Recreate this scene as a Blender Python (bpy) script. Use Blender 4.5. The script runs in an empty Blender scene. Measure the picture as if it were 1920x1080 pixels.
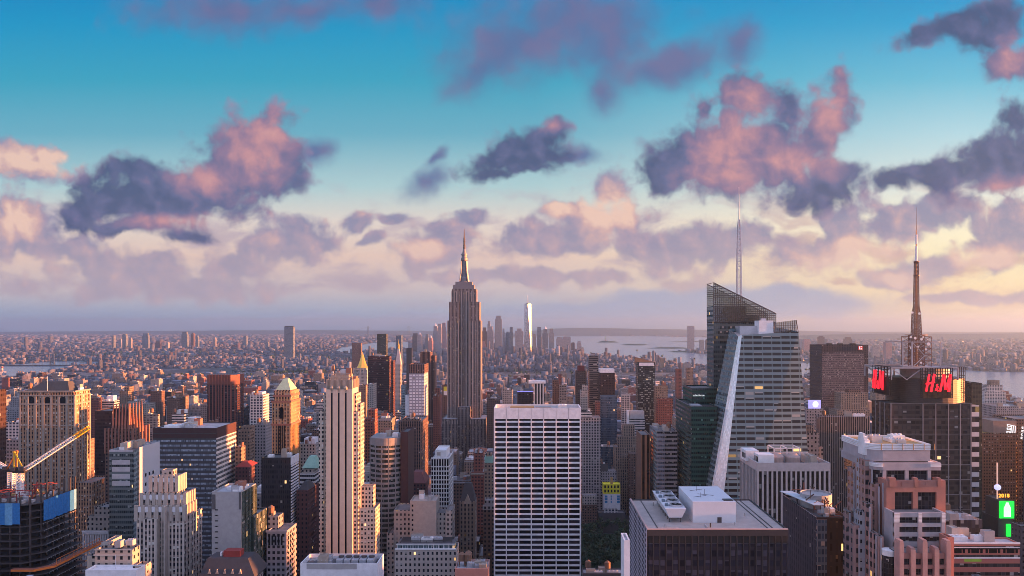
import bpy, math, random
import numpy as np
from mathutils import Vector
S = bpy.context.scene
C = S.collection
R = math.radians
# ------------------------------------------------------------------ camera, light, exposure
F, CX, CY, H = 1385.0, 1000.0, 613.0, 260.0        # focal length and principal point (1920 x 1080 units), eye height in metres
cam_d = bpy.data.cameras.new('camera'); cam = bpy.data.objects.new('camera', cam_d); C.objects.link(cam)
cam.location = (0, 0, H); cam.rotation_euler = (R(90), 0, 0)
cam_d.sensor_width = 36; cam_d.lens = F / 1920 * 36
cam_d.shift_x = -(CX - 960) / 1920; cam_d.shift_y = (CY - 540) / 1920
cam_d.clip_start = 1; cam_d.clip_end = 120000
S.camera = cam
EXPO = 2.6
S.view_settings.view_transform = 'Standard'; S.view_settings.look = 'None'
S.view_settings.exposure = EXPO; S.view_settings.gamma = 1
SUN_EL, SUN_AZ = 2.6, 91.8                          # degrees; azimuth clockwise from the way the camera looks
sun_d = bpy.data.lights.new('sun', 'SUN'); sun = bpy.data.objects.new('sun', sun_d); C.objects.link(sun)
sun_d.energy = 5.0; sun_d.angle = R(0.6); sun_d.color = (1.0, 0.33, 0.1)
sv = Vector((math.sin(R(SUN_AZ)) * math.cos(R(SUN_EL)), math.cos(R(SUN_AZ)) * math.cos(R(SUN_EL)), math.sin(R(SUN_EL))))
sun.rotation_euler = sv.to_track_quat('Z', 'Y').to_euler()
S.cycles.max_bounces = 5; S.cycles.diffuse_bounces = 2; S.cycles.glossy_bounces = 3; S.cycles.transmission_bounces = 3
S.cycles.transparent_max_bounces = 6; S.cycles.volume_bounces = 0; S.cycles.use_denoising = True
S.cycles.sample_clamp_indirect = 6; S.cycles.filter_width = .85

def lin(c):
    return tuple(((x / 255 + .055) / 1.055) ** 2.4 if x > 10 else x / 255 / 12.92 for x in c) + (1,)

class NT:                                            # small helper for node trees
    def __init__(s, t): s.t = t
    def n(s, ty, **k):
        o = s.t.nodes.new(ty)
        for a, b in k.items(): setattr(o, a, b)
        return o
    def put(s, sock, v):
        if v is None: return
        if isinstance(v, bpy.types.NodeSocket): s.t.links.new(v, sock)
        else:
            if hasattr(sock.default_value, '__len__') and len(sock.default_value) == 4 and len(v) == 3: v = tuple(v) + (1,)
            sock.default_value = v
    def m(s, op, a, b=None, c=None, cl=False):
        o = s.n('ShaderNodeMath', operation=op, use_clamp=cl)
        for i, v in enumerate((a, b, c)): s.put(o.inputs[i], v)
        return o.outputs[0]
    def v(s, op, a, b=None):
        o = s.n('ShaderNodeVectorMath', operation=op); s.put(o.inputs[0], a)
        if op == 'SCALE': s.put(o.inputs[3], b)
        else: s.put(o.inputs[1], b)
        return o.outputs[1] if op in ('DOT_PRODUCT', 'LENGTH', 'DISTANCE') else o.outputs[0]
    def mix(s, f, a, b, bl='MIX'):
        o = s.n('ShaderNodeMix', data_type='RGBA', blend_type=bl)
        s.put(o.inputs[0], f); s.put(o.inputs[6], a); s.put(o.inputs[7], b)
        return o.outputs[2]
    def xyz(s, x=0., y=0., z=0.):
        o = s.n('ShaderNodeCombineXYZ')
        for i, q in enumerate((x, y, z)): s.put(o.inputs[i], q)
        return o.outputs[0]
    def sep(s, a):
        o = s.n('ShaderNodeSeparateXYZ'); s.put(o.inputs[0], a); return o.outputs
    def noise(s, vec, scale=1., det=2., rough=.5, dim='3D', out=0, dist=0.):
        o = s.n('ShaderNodeTexNoise', noise_dimensions=dim); s.put(o.inputs['Vector'], vec)
        s.put(o.inputs['Scale'], scale); s.put(o.inputs['Detail'], det); s.put(o.inputs['Roughness'], rough); s.put(o.inputs['Distortion'], dist)
        return o.outputs[out]
    def ramp(s, f, stops):
        o = s.n('ShaderNodeValToRGB'); s.put(o.inputs[0], f); e = o.color_ramp.elements
        while len(e) < len(stops): e.new(0.5)
        for i, (p, c) in enumerate(stops): e[i].position = p; e[i].color = c
        return o.outputs[0]
    def rng(s, f, a, b, c=0., d=1., smooth=True):
        o = s.n('ShaderNodeMapRange', interpolation_type='SMOOTHSTEP' if smooth else 'LINEAR', clamp=True)
        for i, q in enumerate((f, a, b, c, d)): s.put(o.inputs[i], q)
        return o.outputs[0]

# ------------------------------------------------------------------ sky: Nishita all round, with the evening clouds of the southern sky
world = bpy.data.worlds.new('World'); S.world = world; world.use_nodes = True
def build_sky():
    t = world.node_tree; t.nodes.clear(); g = NT(t)
    out = g.n('ShaderNodeOutputWorld')
    nis = g.n('ShaderNodeTexSky', sky_type='NISHITA'); nis.sun_disc = False
    nis.sun_elevation = R(SUN_EL); nis.sun_rotation = R(SUN_AZ); nis.altitude = 200; nis.air_density = 1.2; nis.dust_density = 1.5; nis.ozone_density = 2.0
    bgn = g.n('ShaderNodeBackground'); bgn.inputs[1].default_value = 0.15
    nc = nis.outputs[0]
    d = g.n('ShaderNodeTexCoord').outputs['Generated']
    dx, dy, dz = g.sep(d)
    # the rest of the sky (behind and above): unseen bright cloud added over the Nishita gradient as fill light
    dzc = g.m('MAXIMUM', dz, 0.03)
    cl = g.rng(g.noise(g.xyz(g.m('DIVIDE', dx, dzc), g.m('DIVIDE', dy, dzc), 3.), .8, 4., .55), .42, .62)
    nsky = g.mix(g.m('MULTIPLY', cl, .75), nc, (2.9, 3.0, 4.3))
    t.links.new(g.mix(1., nsky, (SKYG[0], SKYG[1], SKYG[2]), 'MULTIPLY'), bgn.inputs[0])
    # southern sky in gnomonic coordinates, unit = 100 / F
    ys = g.m('MAXIMUM', dy, 0.05)
    u = g.m('MULTIPLY', g.m('DIVIDE', dx, ys), F / 100); w = g.m('MULTIPLY', g.m('DIVIDE', dz, ys), F / 100)
    P = g.xyz(u, w, 0.)
    def ramp(pts): return g.ramp(g.m('DIVIDE', w, 8.), [((613 - y) / 800, lin(c)) for y, c in sorted(pts, key=lambda q: -q[0])])
    A = ramp([(613, (140, 162, 190)), (590, (158, 176, 202)), (545, (206, 192, 194)), (480, (232, 202, 188)), (415, (228, 216, 206)), (350, (176, 208, 212)), (250, (108, 176, 198)), (150, (60, 164, 194)), (40, (26, 150, 198)), (-100, (10, 120, 190))])
    B = ramp([(613, (214, 186, 172)), (590, (236, 206, 178)), (545, (253, 226, 180)), (480, (255, 240, 196)), (415, (255, 246, 214)), (350, (228, 234, 226)), (250, (180, 218, 228)), (150, (112, 192, 218)), (40, (48, 164, 212)), (-100, (20, 130, 195))])
    col = g.mix(g.rng(u, 0., 8., smooth=False), A, B)
    # noise fields shared by all clouds
    warp = g.noise(P, .9, 3., .55, out=1)
    PW = g.v('ADD', P, g.v('SCALE', g.v('SUBTRACT', warp, (.5, .5, .5)), .55))
    PS = g.v('ADD', P, g.v('SCALE', g.v('SUBTRACT', warp, (.5, .5, .5)), .42))
    n1 = g.noise(PW, 1.5, 7., .55)
    def puff(q):                                     # rounded cumulus heads
        o = g.n('ShaderNodeTexVoronoi', voronoi_dimensions='2D', feature='SMOOTH_F1'); g.put(o.inputs['Vector'], q)
        o.inputs['Scale'].default_value = 1.55; o.inputs['Detail'].default_value = 3.; o.inputs['Roughness'].default_value = .5; o.inputs['Lacunarity'].default_value = 2.2; o.inputs['Smoothness'].default_value = .55
        return g.m('SUBTRACT', 1., g.m('MULTIPLY', o.outputs['Distance'], 1.25))
    w1 = puff(PW); w2 = puff(g.v('ADD', PW, (.16, .13, 0.)))
    relief = g.m('SUBTRACT', w1, w2)
    nb = g.m('ADD', g.m('MULTIPLY', g.m('SUBTRACT', n1, .5), .75), g.m('MULTIPLY', g.m('SUBTRACT', w1, .3), .34))
    def blobs(L, k=.4, q=None, gr=1.):
        acc = None
        for (x, y, rx, ry, a) in L:
            o = g.n('ShaderNodeMapping', vector_type='TEXTURE'); g.put(o.inputs[0], PW if q is None else q)
            o.inputs[1].default_value = ((x - CX) / 100, (CY - y) / 100, 0); o.inputs[2].default_value = (0, 0, R(a))
            if acc is None: o.inputs[3].default_value = (rx * gr / 100, ry * gr / 100, 1)
            else: g.put(o.inputs[3], g.xyz(rx * gr / 100, ry * gr / 100, acc))   # z is 0 in this plane; the link only orders the evaluation
            l = g.v('LENGTH', o.outputs[0])
            acc = l if acc is None else g.m('SMOOTH_MIN', acc, l, k)
        return acc
    def alpha(D, amp, lo, hi): return g.rng(g.m('ADD', g.m('SUBTRACT', 1., D), g.m('MULTIPLY', nb, amp)), lo, hi)
    # thin stratus texture low in the sky
    st = g.noise(g.v('MULTIPLY', PW, (.55, 1.5, 1.)), 1.3, 6., .55)
    low = g.m('MULTIPLY', g.rng(w, 3.2, 1.6), g.rng(w, .1, .8))
    stc = g.mix(g.rng(u, 1., 8.), lin((182, 164, 180)), lin((205, 165, 158)))
    col = g.mix(g.m('MULTIPLY', g.m('MULTIPLY', g.rng(st, .48, .64), low), .7), col, stc)
    # flat blue-grey bank above the harbour
    col = g.mix(g.m('MULTIPLY', alpha(blobs([(1380, 572, 330, 44, 0), (1130, 590, 260, 30, 0), (700, 600, 420, 16, 0), (200, 612, 400, 14, 0)]), .35, .0, .35), .85), col, lin((163, 172, 200)))
    # soft purple cloud high up
    pf = alpha(blobs([(960, 85, 120, 62, 10), (1080, 40, 140, 62, 0), (1140, 80, 60, 60, 0), (895, 130, 55, 28, 40), (1132, 165, 28, 42, 0), (1250, 120, 120, 30, 20), (420, 20, 150, 42, 0), (570, 22, 90, 30, 0), (720, 10, 60, 30, 0), (1390, 80, 40, 30, 60), (1290, 120, 60, 30, 20), (595, 285, 40, 22, 0), (800, 340, 46, 24, 20), (820, 290, 24, 10, 40), (1085, 285, 40, 16, 0)], .7, None, 1.6), .75, -.15, .85)
    col = g.mix(g.m('MULTIPLY', pf, .92), col, g.mix(g.rng(n1, .35, .7), lin((92, 112, 158)), lin((116, 112, 154))))
    # mauve and peach cumulus of the middle distance
    ML = [(35, 318, 110, 30, -6), (30, 285, 80, 24, 0), (45, 420, 85, 55, 0), (20, 450, 110, 40, 0), (540, 455, 95, 40, 0), (545, 425, 50, 30, 0), (600, 450, 45, 20, 0), (672, 418, 30, 24, 0), (690, 456, 34, 12, 20), (745, 410, 30, 14, 0),
          (800, 475, 75, 32, 15), (840, 440, 45, 30, 20), (880, 408, 36, 18, 0), (1000, 450, 85, 38, 0), (1050, 400, 40, 26, 0), (1110, 425, 95, 55, 12), (1155, 360, 42, 45, 0), (1170, 440, 60, 40, 0), (1260, 470, 110, 40, 0), (1340, 465, 90, 44, 20), (1420, 440, 40, 24, 0),
          (1540, 470, 95, 45, 10), (1640, 425, 130, 50, 8), (1740, 395, 130, 42, 5), (1880, 450, 95, 50, 14), (1900, 400, 60, 40, 30), (1700, 515, 75, 26, 8), (1760, 495, 40, 20, 0), (230, 505, 130, 36, 0), (330, 540, 220, 26, 0), (440, 500, 70, 26, 0), (120, 470, 70, 26, 0), (1850, 560, 160, 14, 0), (1000, 520, 200, 16, 0)]
    ma = alpha(blobs(ML, .45, None, 1.36), 1.45, -.08, .4)
    mp = g.m('ADD', g.rng(blobs([(1140, 395, 75, 60, 0), (1045, 392, 40, 22, 0), (60, 300, 100, 40, 0), (30, 420, 60, 40, 0), (1600, 480, 130, 40, 10), (1690, 520, 60, 24, 0), (800, 470, 70, 22, 0), (1850, 480, 90, 30, 0)]), 1.25, .2), g.m('MULTIPLY_ADD', relief, .55, .15))
    mcol = g.ramp(mp, [(0., lin((136, 136, 168))), (.35, lin((168, 150, 172))), (.7, lin((212, 172, 170))), (1., lin((240, 200, 182)))])
    mcol = g.mix(g.rng(w, 2.2, .6), mcol, g.mix(.5, mcol, lin((206, 184, 188))))
    col = g.mix(g.m('MULTIPLY', ma, .92), col, mcol)
    # the large near cumulus: slate in shade, rose where the low sun reaches
    SL = [(330, 365, 150, 60, 12), (460, 300, 85, 70, 30), (1385, 280, 130, 85, 10), (1340, 320, 120, 40, 0), (1500, 290, 70, 50, 20), (1880, 310, 120, 60, 20), (215, 372, 105, 48, 0), (330, 375, 150, 52, 0), (265, 320, 75, 32, 0), (420, 310, 95, 70, 35), (490, 255, 74, 58, 30), (535, 285, 34, 80, 0), (500, 340, 70, 40, 0), (270, 428, 140, 20, 0), (150, 400, 45, 40, 0), (350, 440, 70, 14, 0),
          (950, 292, 90, 27, 24), (1022, 258, 42, 30, 40), (925, 325, 60, 22, 0), (985, 310, 70, 22, 0), (1030, 290, 50, 22, 0), (960, 275, 60, 34, 30),
          (1290, 290, 80, 62, 30), (1250, 325, 55, 34, 0), (1385, 265, 105, 90, 0), (1400, 178, 54, 44, 0), (1480, 300, 80, 46, 0), (1545, 235, 46, 84, -18), (1575, 180, 30, 50, 0), (1340, 345, 95, 34, 0), (1440, 330, 70, 34, 20), (1318, 200, 22, 26, 0), (1470, 200, 28, 34, 0),
          (1540, 350, 85, 42, 20), (1590, 315, 36, 26, 0), (1680, 332, 52, 26, 0), (1745, 322, 58, 26, 0), (1880, 285, 85, 64, 30), (1860, 335, 130, 32, 0), (1910, 235, 50, 46, 0),
          (1780, 45, 110, 26, 20), (1870, 50, 90, 48, 20), (1895, 110, 60, 40, 0), ]
    SD = blobs(SL, .6, PS, 1.25)
    sa = alpha(SD, 1.35, -.12, .44)
    sp = g.m('ADD', g.m('MULTIPLY', g.rng(blobs([(480, 280, 90, 85, 30), (385, 335, 70, 34, 0), (330, 415, 120, 18, 0), (500, 250, 60, 60, 0), (1385, 255, 70, 95, 10), (1330, 300, 40, 50, 0), (1405, 190, 44, 44, 0), (1560, 205, 52, 80, -15), (1490, 300, 90, 40, 0), (1360, 330, 90, 30, 0), (1035, 236, 22, 16, 0), (1885, 350, 80, 22, 0), (1900, 110, 40, 40, 0)], q=P, gr=1.45, k=.7), 1.35, -.3), .66), g.m('MULTIPLY_ADD', relief, .24, .04))
    scol = g.ramp(sp, [(0., lin((74, 88, 126))), (.2, lin((98, 104, 144))), (.42, lin((146, 120, 150))), (.66, lin((198, 144, 152))), (1., lin((232, 176, 166)))])
    body = g.rng(SD, 1.15, .6)
    scol = g.mix(g.m('MULTIPLY', g.m('SUBTRACT', 1., body), .45), scol, lin((186, 158, 184)))
    col = g.mix(g.m('MULTIPLY', sa, .96), col, scol)
    bgs = g.n('ShaderNodeBackground'); g.put(bgs.inputs[0], col); bgs.inputs[1].default_value = 2 ** -EXPO
    mx = g.n('ShaderNodeMixShader'); g.put(mx.inputs[0], g.m('MULTIPLY', g.rng(dy, .25, .5), g.rng(dz, .75, .55)))
    t.links.new(bgn.outputs[0], mx.inputs[1]); t.links.new(bgs.outputs[0], mx.inputs[2]); t.links.new(mx.outputs[0], out.inputs[0])
SKYG = (.55, .53, .6)
build_sky()
world.cycles.sampling_method = 'MANUAL'; world.cycles.sample_map_resolution = 512
# ------------------------------------------------------------------ materials
def facade(name, wall, sp=None, mu=None, gl=(.018, .019, .023), bay=3., fl=3.7, ww=.5, wh=.55, blind=.2, lit=.006, rough=.18, roof=(.2, .19, .19), met=0., blc=(.3, .285, .27), attr=False, vo=0., jit=1.):
    m = bpy.data.materials.new(name); m.use_nodes = True; t = m.node_tree; g = NT(t)
    b = t.nodes['Principled BSDF']
    tc = g.n('ShaderNodeTexCoord'); p, nr = tc.outputs['Object'], tc.outputs['Normal']
    tg = g.v('NORMALIZE', g.v('CROSS_PRODUCT', (0, 0, 1), nr))
    u = g.m('DIVIDE', g.v('DOT_PRODUCT', p, tg), bay); z = g.m('DIVIDE', g.m('ADD', g.sep(p)[2], vo), fl)
    fu, fv = g.m('FRACT', u), g.m('FRACT', z)
    c = g.m('LESS_THAN', g.m('ABSOLUTE', g.m('SUBTRACT', fu, .5)), ww / 2); r = g.m('LESS_THAN', g.m('ABSOLUTE', g.m('SUBTRACT', fv, .5)), wh / 2)
    wn = g.n('ShaderNodeTexWhiteNoise', noise_dimensions='3D')
    g.put(wn.inputs[0], g.xyz(g.m('FLOOR', u), g.m('FLOOR', z), g.sep(tg)[0]))
    rc = g.sep(wn.outputs[1])
    rf = g.m('GREATER_THAN', g.sep(nr)[2], .6); wl = g.m('SUBTRACT', 1., rf)
    both = g.m('MULTIPLY', g.m('MULTIPLY', c, r), wl)
    inw = g.m('ADD', g.m('DIVIDE', g.m('SUBTRACT', fv, .5), wh), .5)
    bm = g.m('MULTIPLY', g.m('LESS_THAN', rc[0], blind), g.m('GREATER_THAN', inw, rc[1]))
    glc = g.mix(1., gl, g.xyz(*[g.m('MULTIPLY_ADD', rc[2], 1.3 * jit, 1 - .6 * jit)] * 3), 'MULTIPLY')
    glc = g.mix(bm, glc, blc)
    n1 = g.noise(p, .045, 3., .6); n2 = g.noise(g.v('MULTIPLY', p, (1., 1., .12)), .6, 2., .6)
    dirt = g.m('ADD', g.m('MULTIPLY', n1, .5), g.m('MULTIPLY_ADD', n2, .45, .53))
    if attr:
        a = g.n('ShaderNodeAttribute'); a.attribute_name = 'tint'; W = a.outputs[0]
    else: W = wall
    wc = g.mix(1., W, g.xyz(dirt, dirt, dirt), 'MULTIPLY')
    mc = g.mix(r, wc, mu if mu else wc); sc = g.mix(r, sp if sp else wc, glc)
    col = g.mix(c, mc, sc)
    if attr: rcol = wc
    else:
        rn = g.noise(p, .12, 4., .6)
        rcol = g.mix(1., roof, g.xyz(*[g.m('MULTIPLY_ADD', rn, 1.3, .35)] * 3), 'MULTIPLY')
    col = g.mix(rf, col, rcol)
    g.put(b.inputs['Base Color'], col)
    g.put(b.inputs['Roughness'], g.m('MULTIPLY_ADD', g.m('MULTIPLY', both, g.m('SUBTRACT', 1., bm)), rough - .8, .8))
    b.inputs['Specular IOR Level'].default_value = .3
    if met: g.put(b.inputs['Metallic'], g.m('MULTIPLY', both, met))
    if lit:
        g.put(b.inputs['Emission Color'], (1., .55, .2, 1)); g.put(b.inputs['Emission Strength'], g.m('MULTIPLY', g.m('MULTIPLY', both, g.m('LESS_THAN', rc[1], lit)), g.m('MULTIPLY', rc[2], .3)))
    return m
def plain(name, col, rough=.7, met=0., var=.3, sc=.3, emit=0.):
    m = bpy.data.materials.new(name); m.use_nodes = True; t = m.node_tree; g = NT(t); b = t.nodes['Principled BSDF']
    n = g.noise(g.n('ShaderNodeTexCoord').outputs['Object'], sc, 4., .6)
    g.put(b.inputs['Base Color'], g.mix(1., col, g.xyz(*[g.m('MULTIPLY_ADD', n, 2 * var, 1 - var)] * 3), 'MULTIPLY'))
    b.inputs['Roughness'].default_value = rough; b.inputs['Metallic'].default_value = met
    if emit: b.inputs['Emission Color'].default_value = tuple(col) + (1,); b.inputs['Emission Strength'].default_value = emit * .52
    return m
M = {}
def fm(k, **a):
    M[k] = facade(k, **a)
fm('tan_stone', wall=(0.288, 0.224, 0.18), sp=(.2, .15, .125), bay=3.1, fl=3.7, ww=.45, wh=.55, blind=0.26)
fm('tan_brick', wall=(0.264, 0.184, 0.136), bay=3.2, fl=3.6, ww=.42, wh=.5, blind=0.26)
fm('brown_brick', wall=(0.16, 0.1, 0.08), bay=3.2, fl=3.5, ww=.45, wh=.5, blind=0.22)
fm('red_brick', wall=(0.224, 0.08, 0.06), bay=3.2, fl=3.5, ww=.45, wh=.5, blind=0.22)
fm('pale_stone', wall=(0.4, 0.36, 0.328), bay=3.2, fl=3.6, ww=.45, wh=.52, blind=0.26)
fm('grey_stone', wall=(0.288, 0.272, 0.28), bay=3.2, fl=3.6, ww=.45, wh=.5, blind=0.22)
fm('white_grid', wall=(0.56, 0.544, 0.544), bay=4.2, fl=3.7, ww=.62, wh=.62, blind=0.11, gl=(.03, .035, .05))
fm('white_band', wall=(0.544, 0.528, 0.528), mu=(.1, .12, .14), bay=1.8, fl=3.6, ww=.85, wh=.5, blind=0.15)
fm('grey_band', wall=(0.288, 0.288, 0.304), mu=(.06, .07, .08), bay=1.6, fl=3.7, ww=.88, wh=.5, blind=0.19)
fm('dark_glass', wall=(0.024, 0.024, 0.028), sp=(.02, .02, .024), mu=(.05, .045, .05), gl=(.02, .02, .026), bay=1.6, fl=3.8, ww=.86, wh=.6, blind=0.045, rough=.12, roof=(.1, .1, .1))
fm('brown_glass', wall=(0.056, 0.032, 0.028), sp=(.045, .026, .024), mu=(.06, .035, .03), gl=(.035, .022, .022), bay=2.2, fl=3.8, ww=.7, wh=.55, blind=0.075, rough=.15)
fm('blue_glass', wall=(0.112, 0.152, 0.2), sp=(.07, .11, .16), mu=(.18, .22, .27), gl=(.04, .075, .12), bay=1.7, fl=3.6, ww=.86, wh=.66, blind=0.09, rough=.1, met=.3)
fm('pale_glass', wall=(0.272, 0.32, 0.336), sp=(.2, .26, .28), mu=(.4, .45, .46), gl=(.1, .14, .16), bay=1.7, fl=3.7, ww=.86, wh=.6, blind=0.19, rough=.1, met=.4)
fm('green_glass', wall=(0.02, 0.06, 0.052), sp=(.02, .075, .06), mu=(.03, .09, .075), gl=(.008, .02, .02), bay=1.5, fl=3.8, ww=.88, wh=.5, blind=0.06, rough=.1, blc=(.08, .2, .17))
fm('speckled_glass', wall=(0.04, 0.04, 0.04), sp=(.03, .03, .03), mu=(.05, .055, .055), gl=(.03, .035, .035), bay=2.6, fl=3., ww=.86, wh=.62, blind=0.41, rough=.15, blc=(.3, .36, .35), roof=(.25, .16, .1))
fm('stripe_stone', wall=(0.32, 0.272, 0.248), sp=(.1, .08, .075), bay=1.9, fl=3.7, ww=.55, wh=.5, blind=0.11)
fm('stripe_brown', wall=(0.208, 0.128, 0.104), sp=(.05, .03, .03), bay=2.4, fl=3.7, ww=.6, wh=.5, blind=0.075)
fm('stripe_red', wall=(0.16, 0.056, 0.04), sp=(.06, .028, .025), bay=6.2, fl=3.7, ww=.68, wh=.5, blind=0.09)
fm('empire_stone', wall=(0.272, 0.228, 0.212), sp=(.1, .075, .075), bay=2.3, fl=3.7, ww=.56, wh=.45, blind=0.3, gl=(.03, .028, .03), lit=.02)
fm('balcony', wall=(0.272, 0.24, 0.224), mu=(.24, .21, .2), bay=4., fl=2.9, ww=.6, wh=.5, blind=0.3)
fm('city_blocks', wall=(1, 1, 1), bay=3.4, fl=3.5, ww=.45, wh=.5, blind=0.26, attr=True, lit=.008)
for k, c in dict(stone=(.36, .3, .25), limestone=(.44, .38, .33), white_paint=(.75, .74, .74), travertine=(.74, .73, .75), concrete=(.36, .35, .35), gravel=(.42, .36, .33), dark_roof=(.06, .06, .065), silver_roof=(.42, .42, .44), tar=(.09, .085, .09), black=(.012, .012, .014),
                 granite=(.34, .155, .125), pink_granite=(.44, .25, .22), grey_granite=(.36, .33, .35), brick=(.3, .13, .09), red_metal=(.2, .03, .03), rust=(.22, .07, .04), wood=(.2, .11, .07), slate=(.05, .045, .05), copper=(.24, .42, .33), copper_pale=(.42, .5, .33),
                 steel_white=(.62, .62, .66), asphalt=(.045, .045, .05), net_blue=(.03, .2, .5), net_pale=(.16, .4, .6), crane_yellow=(.75, .42, .02), crane_orange=(.7, .18, .03), leaf=(.035, .07, .025), leaf_dark=(.022, .05, .02), bark=(.06, .045, .035), blue_panel=(.03, .2, .42), yellow_panel=(.72, .66, .05), red_roof=(.25, .035, .03), ochre=(.45, .27, .1), dark_red=(.13, .04, .04)).items():
    M[k] = plain(k, c)
M['metal'] = plain('metal', (.45, .45, .48), .4, .6); M['dark_metal'] = plain('dark_metal', (.09, .075, .075), .5, .5); M['gold'] = plain('gold', (.85, .5, .1), .35, .85, .1)
M['black_glass'] = plain('black_glass', (.008, .008, .01), .12, 0, .5, .05); M['black_glass'].node_tree.nodes['Principled BSDF'].inputs['Specular IOR Level'].default_value = .2; M['chrome'] = plain('chrome', (.4, .4, .42), .32, .9, .15)
M['mast_brown'] = plain('mast_brown', (.16, .09, .07), .6, .2); M['aluminium'] = plain('aluminium', (.5, .5, .53), .45, .5)

# ------------------------------------------------------------------ mesh building
class MB:
    def __init__(s): s.v, s.f, s.m = [], [], []
    def quad(s, pts, mi=0):
        k = len(s.v); s.v += [tuple(p) for p in pts]; s.f.append(tuple(range(k, k + len(pts)))); s.m.append(mi); return s
    def loft(s, rings, mi=0, top=None, bot=False):     # rings: lists of 3-D points, counter-clockwise seen from above
        k = len(s.v); n = len(rings[0])
        for r in rings: s.v += [tuple(p) for p in r]
        for j in range(len(rings) - 1):
            for i in range(n):
                a, b2 = k + j * n + i, k + j * n + (i + 1) % n
                s.f.append((a, b2, b2 + n, a + n)); s.m.append(mi)
        q = k + (len(rings) - 1) * n
        s.f.append(tuple(range(q, q + n))); s.m.append(mi if top is None else top)
        if bot: s.f.append(tuple(range(k + n - 1, k - 1, -1))); s.m.append(mi)
        return s
    def poly(s, pts, z0, z1, mi=0, top=None, bot=False):
        return s.loft([[(x, y, z0) for x, y in pts], [(x, y, z1) for x, y in pts]], mi, top, bot)
    def box(s, x0, x1, y0, y1, z0, z1, mi=0, top=None, bot=False):
        return s.poly([(x0, y0), (x1, y0), (x1, y1), (x0, y1)], z0, z1, mi, top, bot)
    def par(s, x0, x1, y0, y1, z0, z1, mi=0, top=None, p=1.2, w=.5):      # walls with a parapet round a sunk roof
        if min(x1 - x0, y1 - y0) < 3 * w: return s.box(x0, x1, y0, y1, z0, z1, mi, top)
        def rect(e, z): return [(x0 + e, y0 + e, z), (x1 - e, y0 + e, z), (x1 - e, y1 - e, z), (x0 + e, y1 - e, z)]
        return s.loft([rect(0, z0), rect(0, z1), rect(w, z1), rect(w, z1 - p)], mi, top)
    def cyl(s, x, y, z0, z1, r0, r1=None, n=12, mi=0, top=None, a0=0.):
        r1 = r0 if r1 is None else r1
        def ring(r, z): return [(x + r * math.cos(a0 + 2 * math.pi * i / n), y + r * math.sin(a0 + 2 * math.pi * i / n), z) for i in range(n)]
        return s.loft([ring(r0, z0), ring(max(r1, .02), z1)], mi, top)
    def lathe(s, x, y, prof, n=12, mi=0, sy=1.):
        return s.loft([[(x + max(r, .02) * math.cos(2 * math.pi * i / n), y + sy * max(r, .02) * math.sin(2 * math.pi * i / n), z) for i in range(n)] for r, z in prof], mi)
    def bar(s, p, q, w, mi=0):
        p, q = Vector(p), Vector(q); d = (q - p).normalized(); a = d.cross(Vector((0, 0, 1)) if abs(d.z) < .9 else Vector((0, 1, 0))).normalized() * w / 2; b = d.cross(a).normalized() * w / 2
        r = [[o + a + b, o - a + b, o - a - b, o + a - b] for o in (p, q)]
        return s.loft([[tuple(x) for x in y] for y in r], mi, None, True)
    def build(s, name, mats, parent=None, loc=None, smooth=False):
        me = bpy.data.meshes.new(name)
        L = parent.location if parent is not None else Vector(loc or (0, 0, 0))
        if parent is not None and parent.parent is not None: L = parent.parent.location + parent.location
        me.from_pydata([(x - L[0], y - L[1], z - L[2]) for x, y, z in s.v], [], s.f)
        for q in (mats if isinstance(mats, (list, tuple)) else [mats]): me.materials.append(M[q] if isinstance(q, str) else q)
        me.polygons.foreach_set('material_index', s.m)
        if smooth: me.polygons.foreach_set('use_smooth', [True] * len(s.f))
        me.update(); o = bpy.data.objects.new(name, me); C.objects.link(o)
        if parent is not None: o.parent = parent
        else: o.location = L
        return o
def X(px, Y): return (px - CX) / F * Y
def Z(py, Y): return H - (py - CY) / F * Y
def dep(edge, far, Y): return Y * ((edge - CX) / (far - CX) - 1)      # depth of a side face that ends at pixel 'far'
HERO = []                                            # (l, r, top, visible bottom, Y, reference phrase)
FOOT = []                                            # footprints in metres
def tag(o, label, cat, group=None, kind=None):
    o['label'] = label; o['category'] = cat
    if group: o['group'] = group
    if kind: o['kind'] = kind
    return o
def thing(name, label, cat, loc, group=None):
    o = bpy.data.objects.new(name, None); C.objects.link(o); o.location = loc; o.empty_display_size = .1
    return tag(o, label, cat, group)
def struct(name, mb, m): o = mb.build(name, m); o['kind'] = 'structure'; return o
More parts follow.
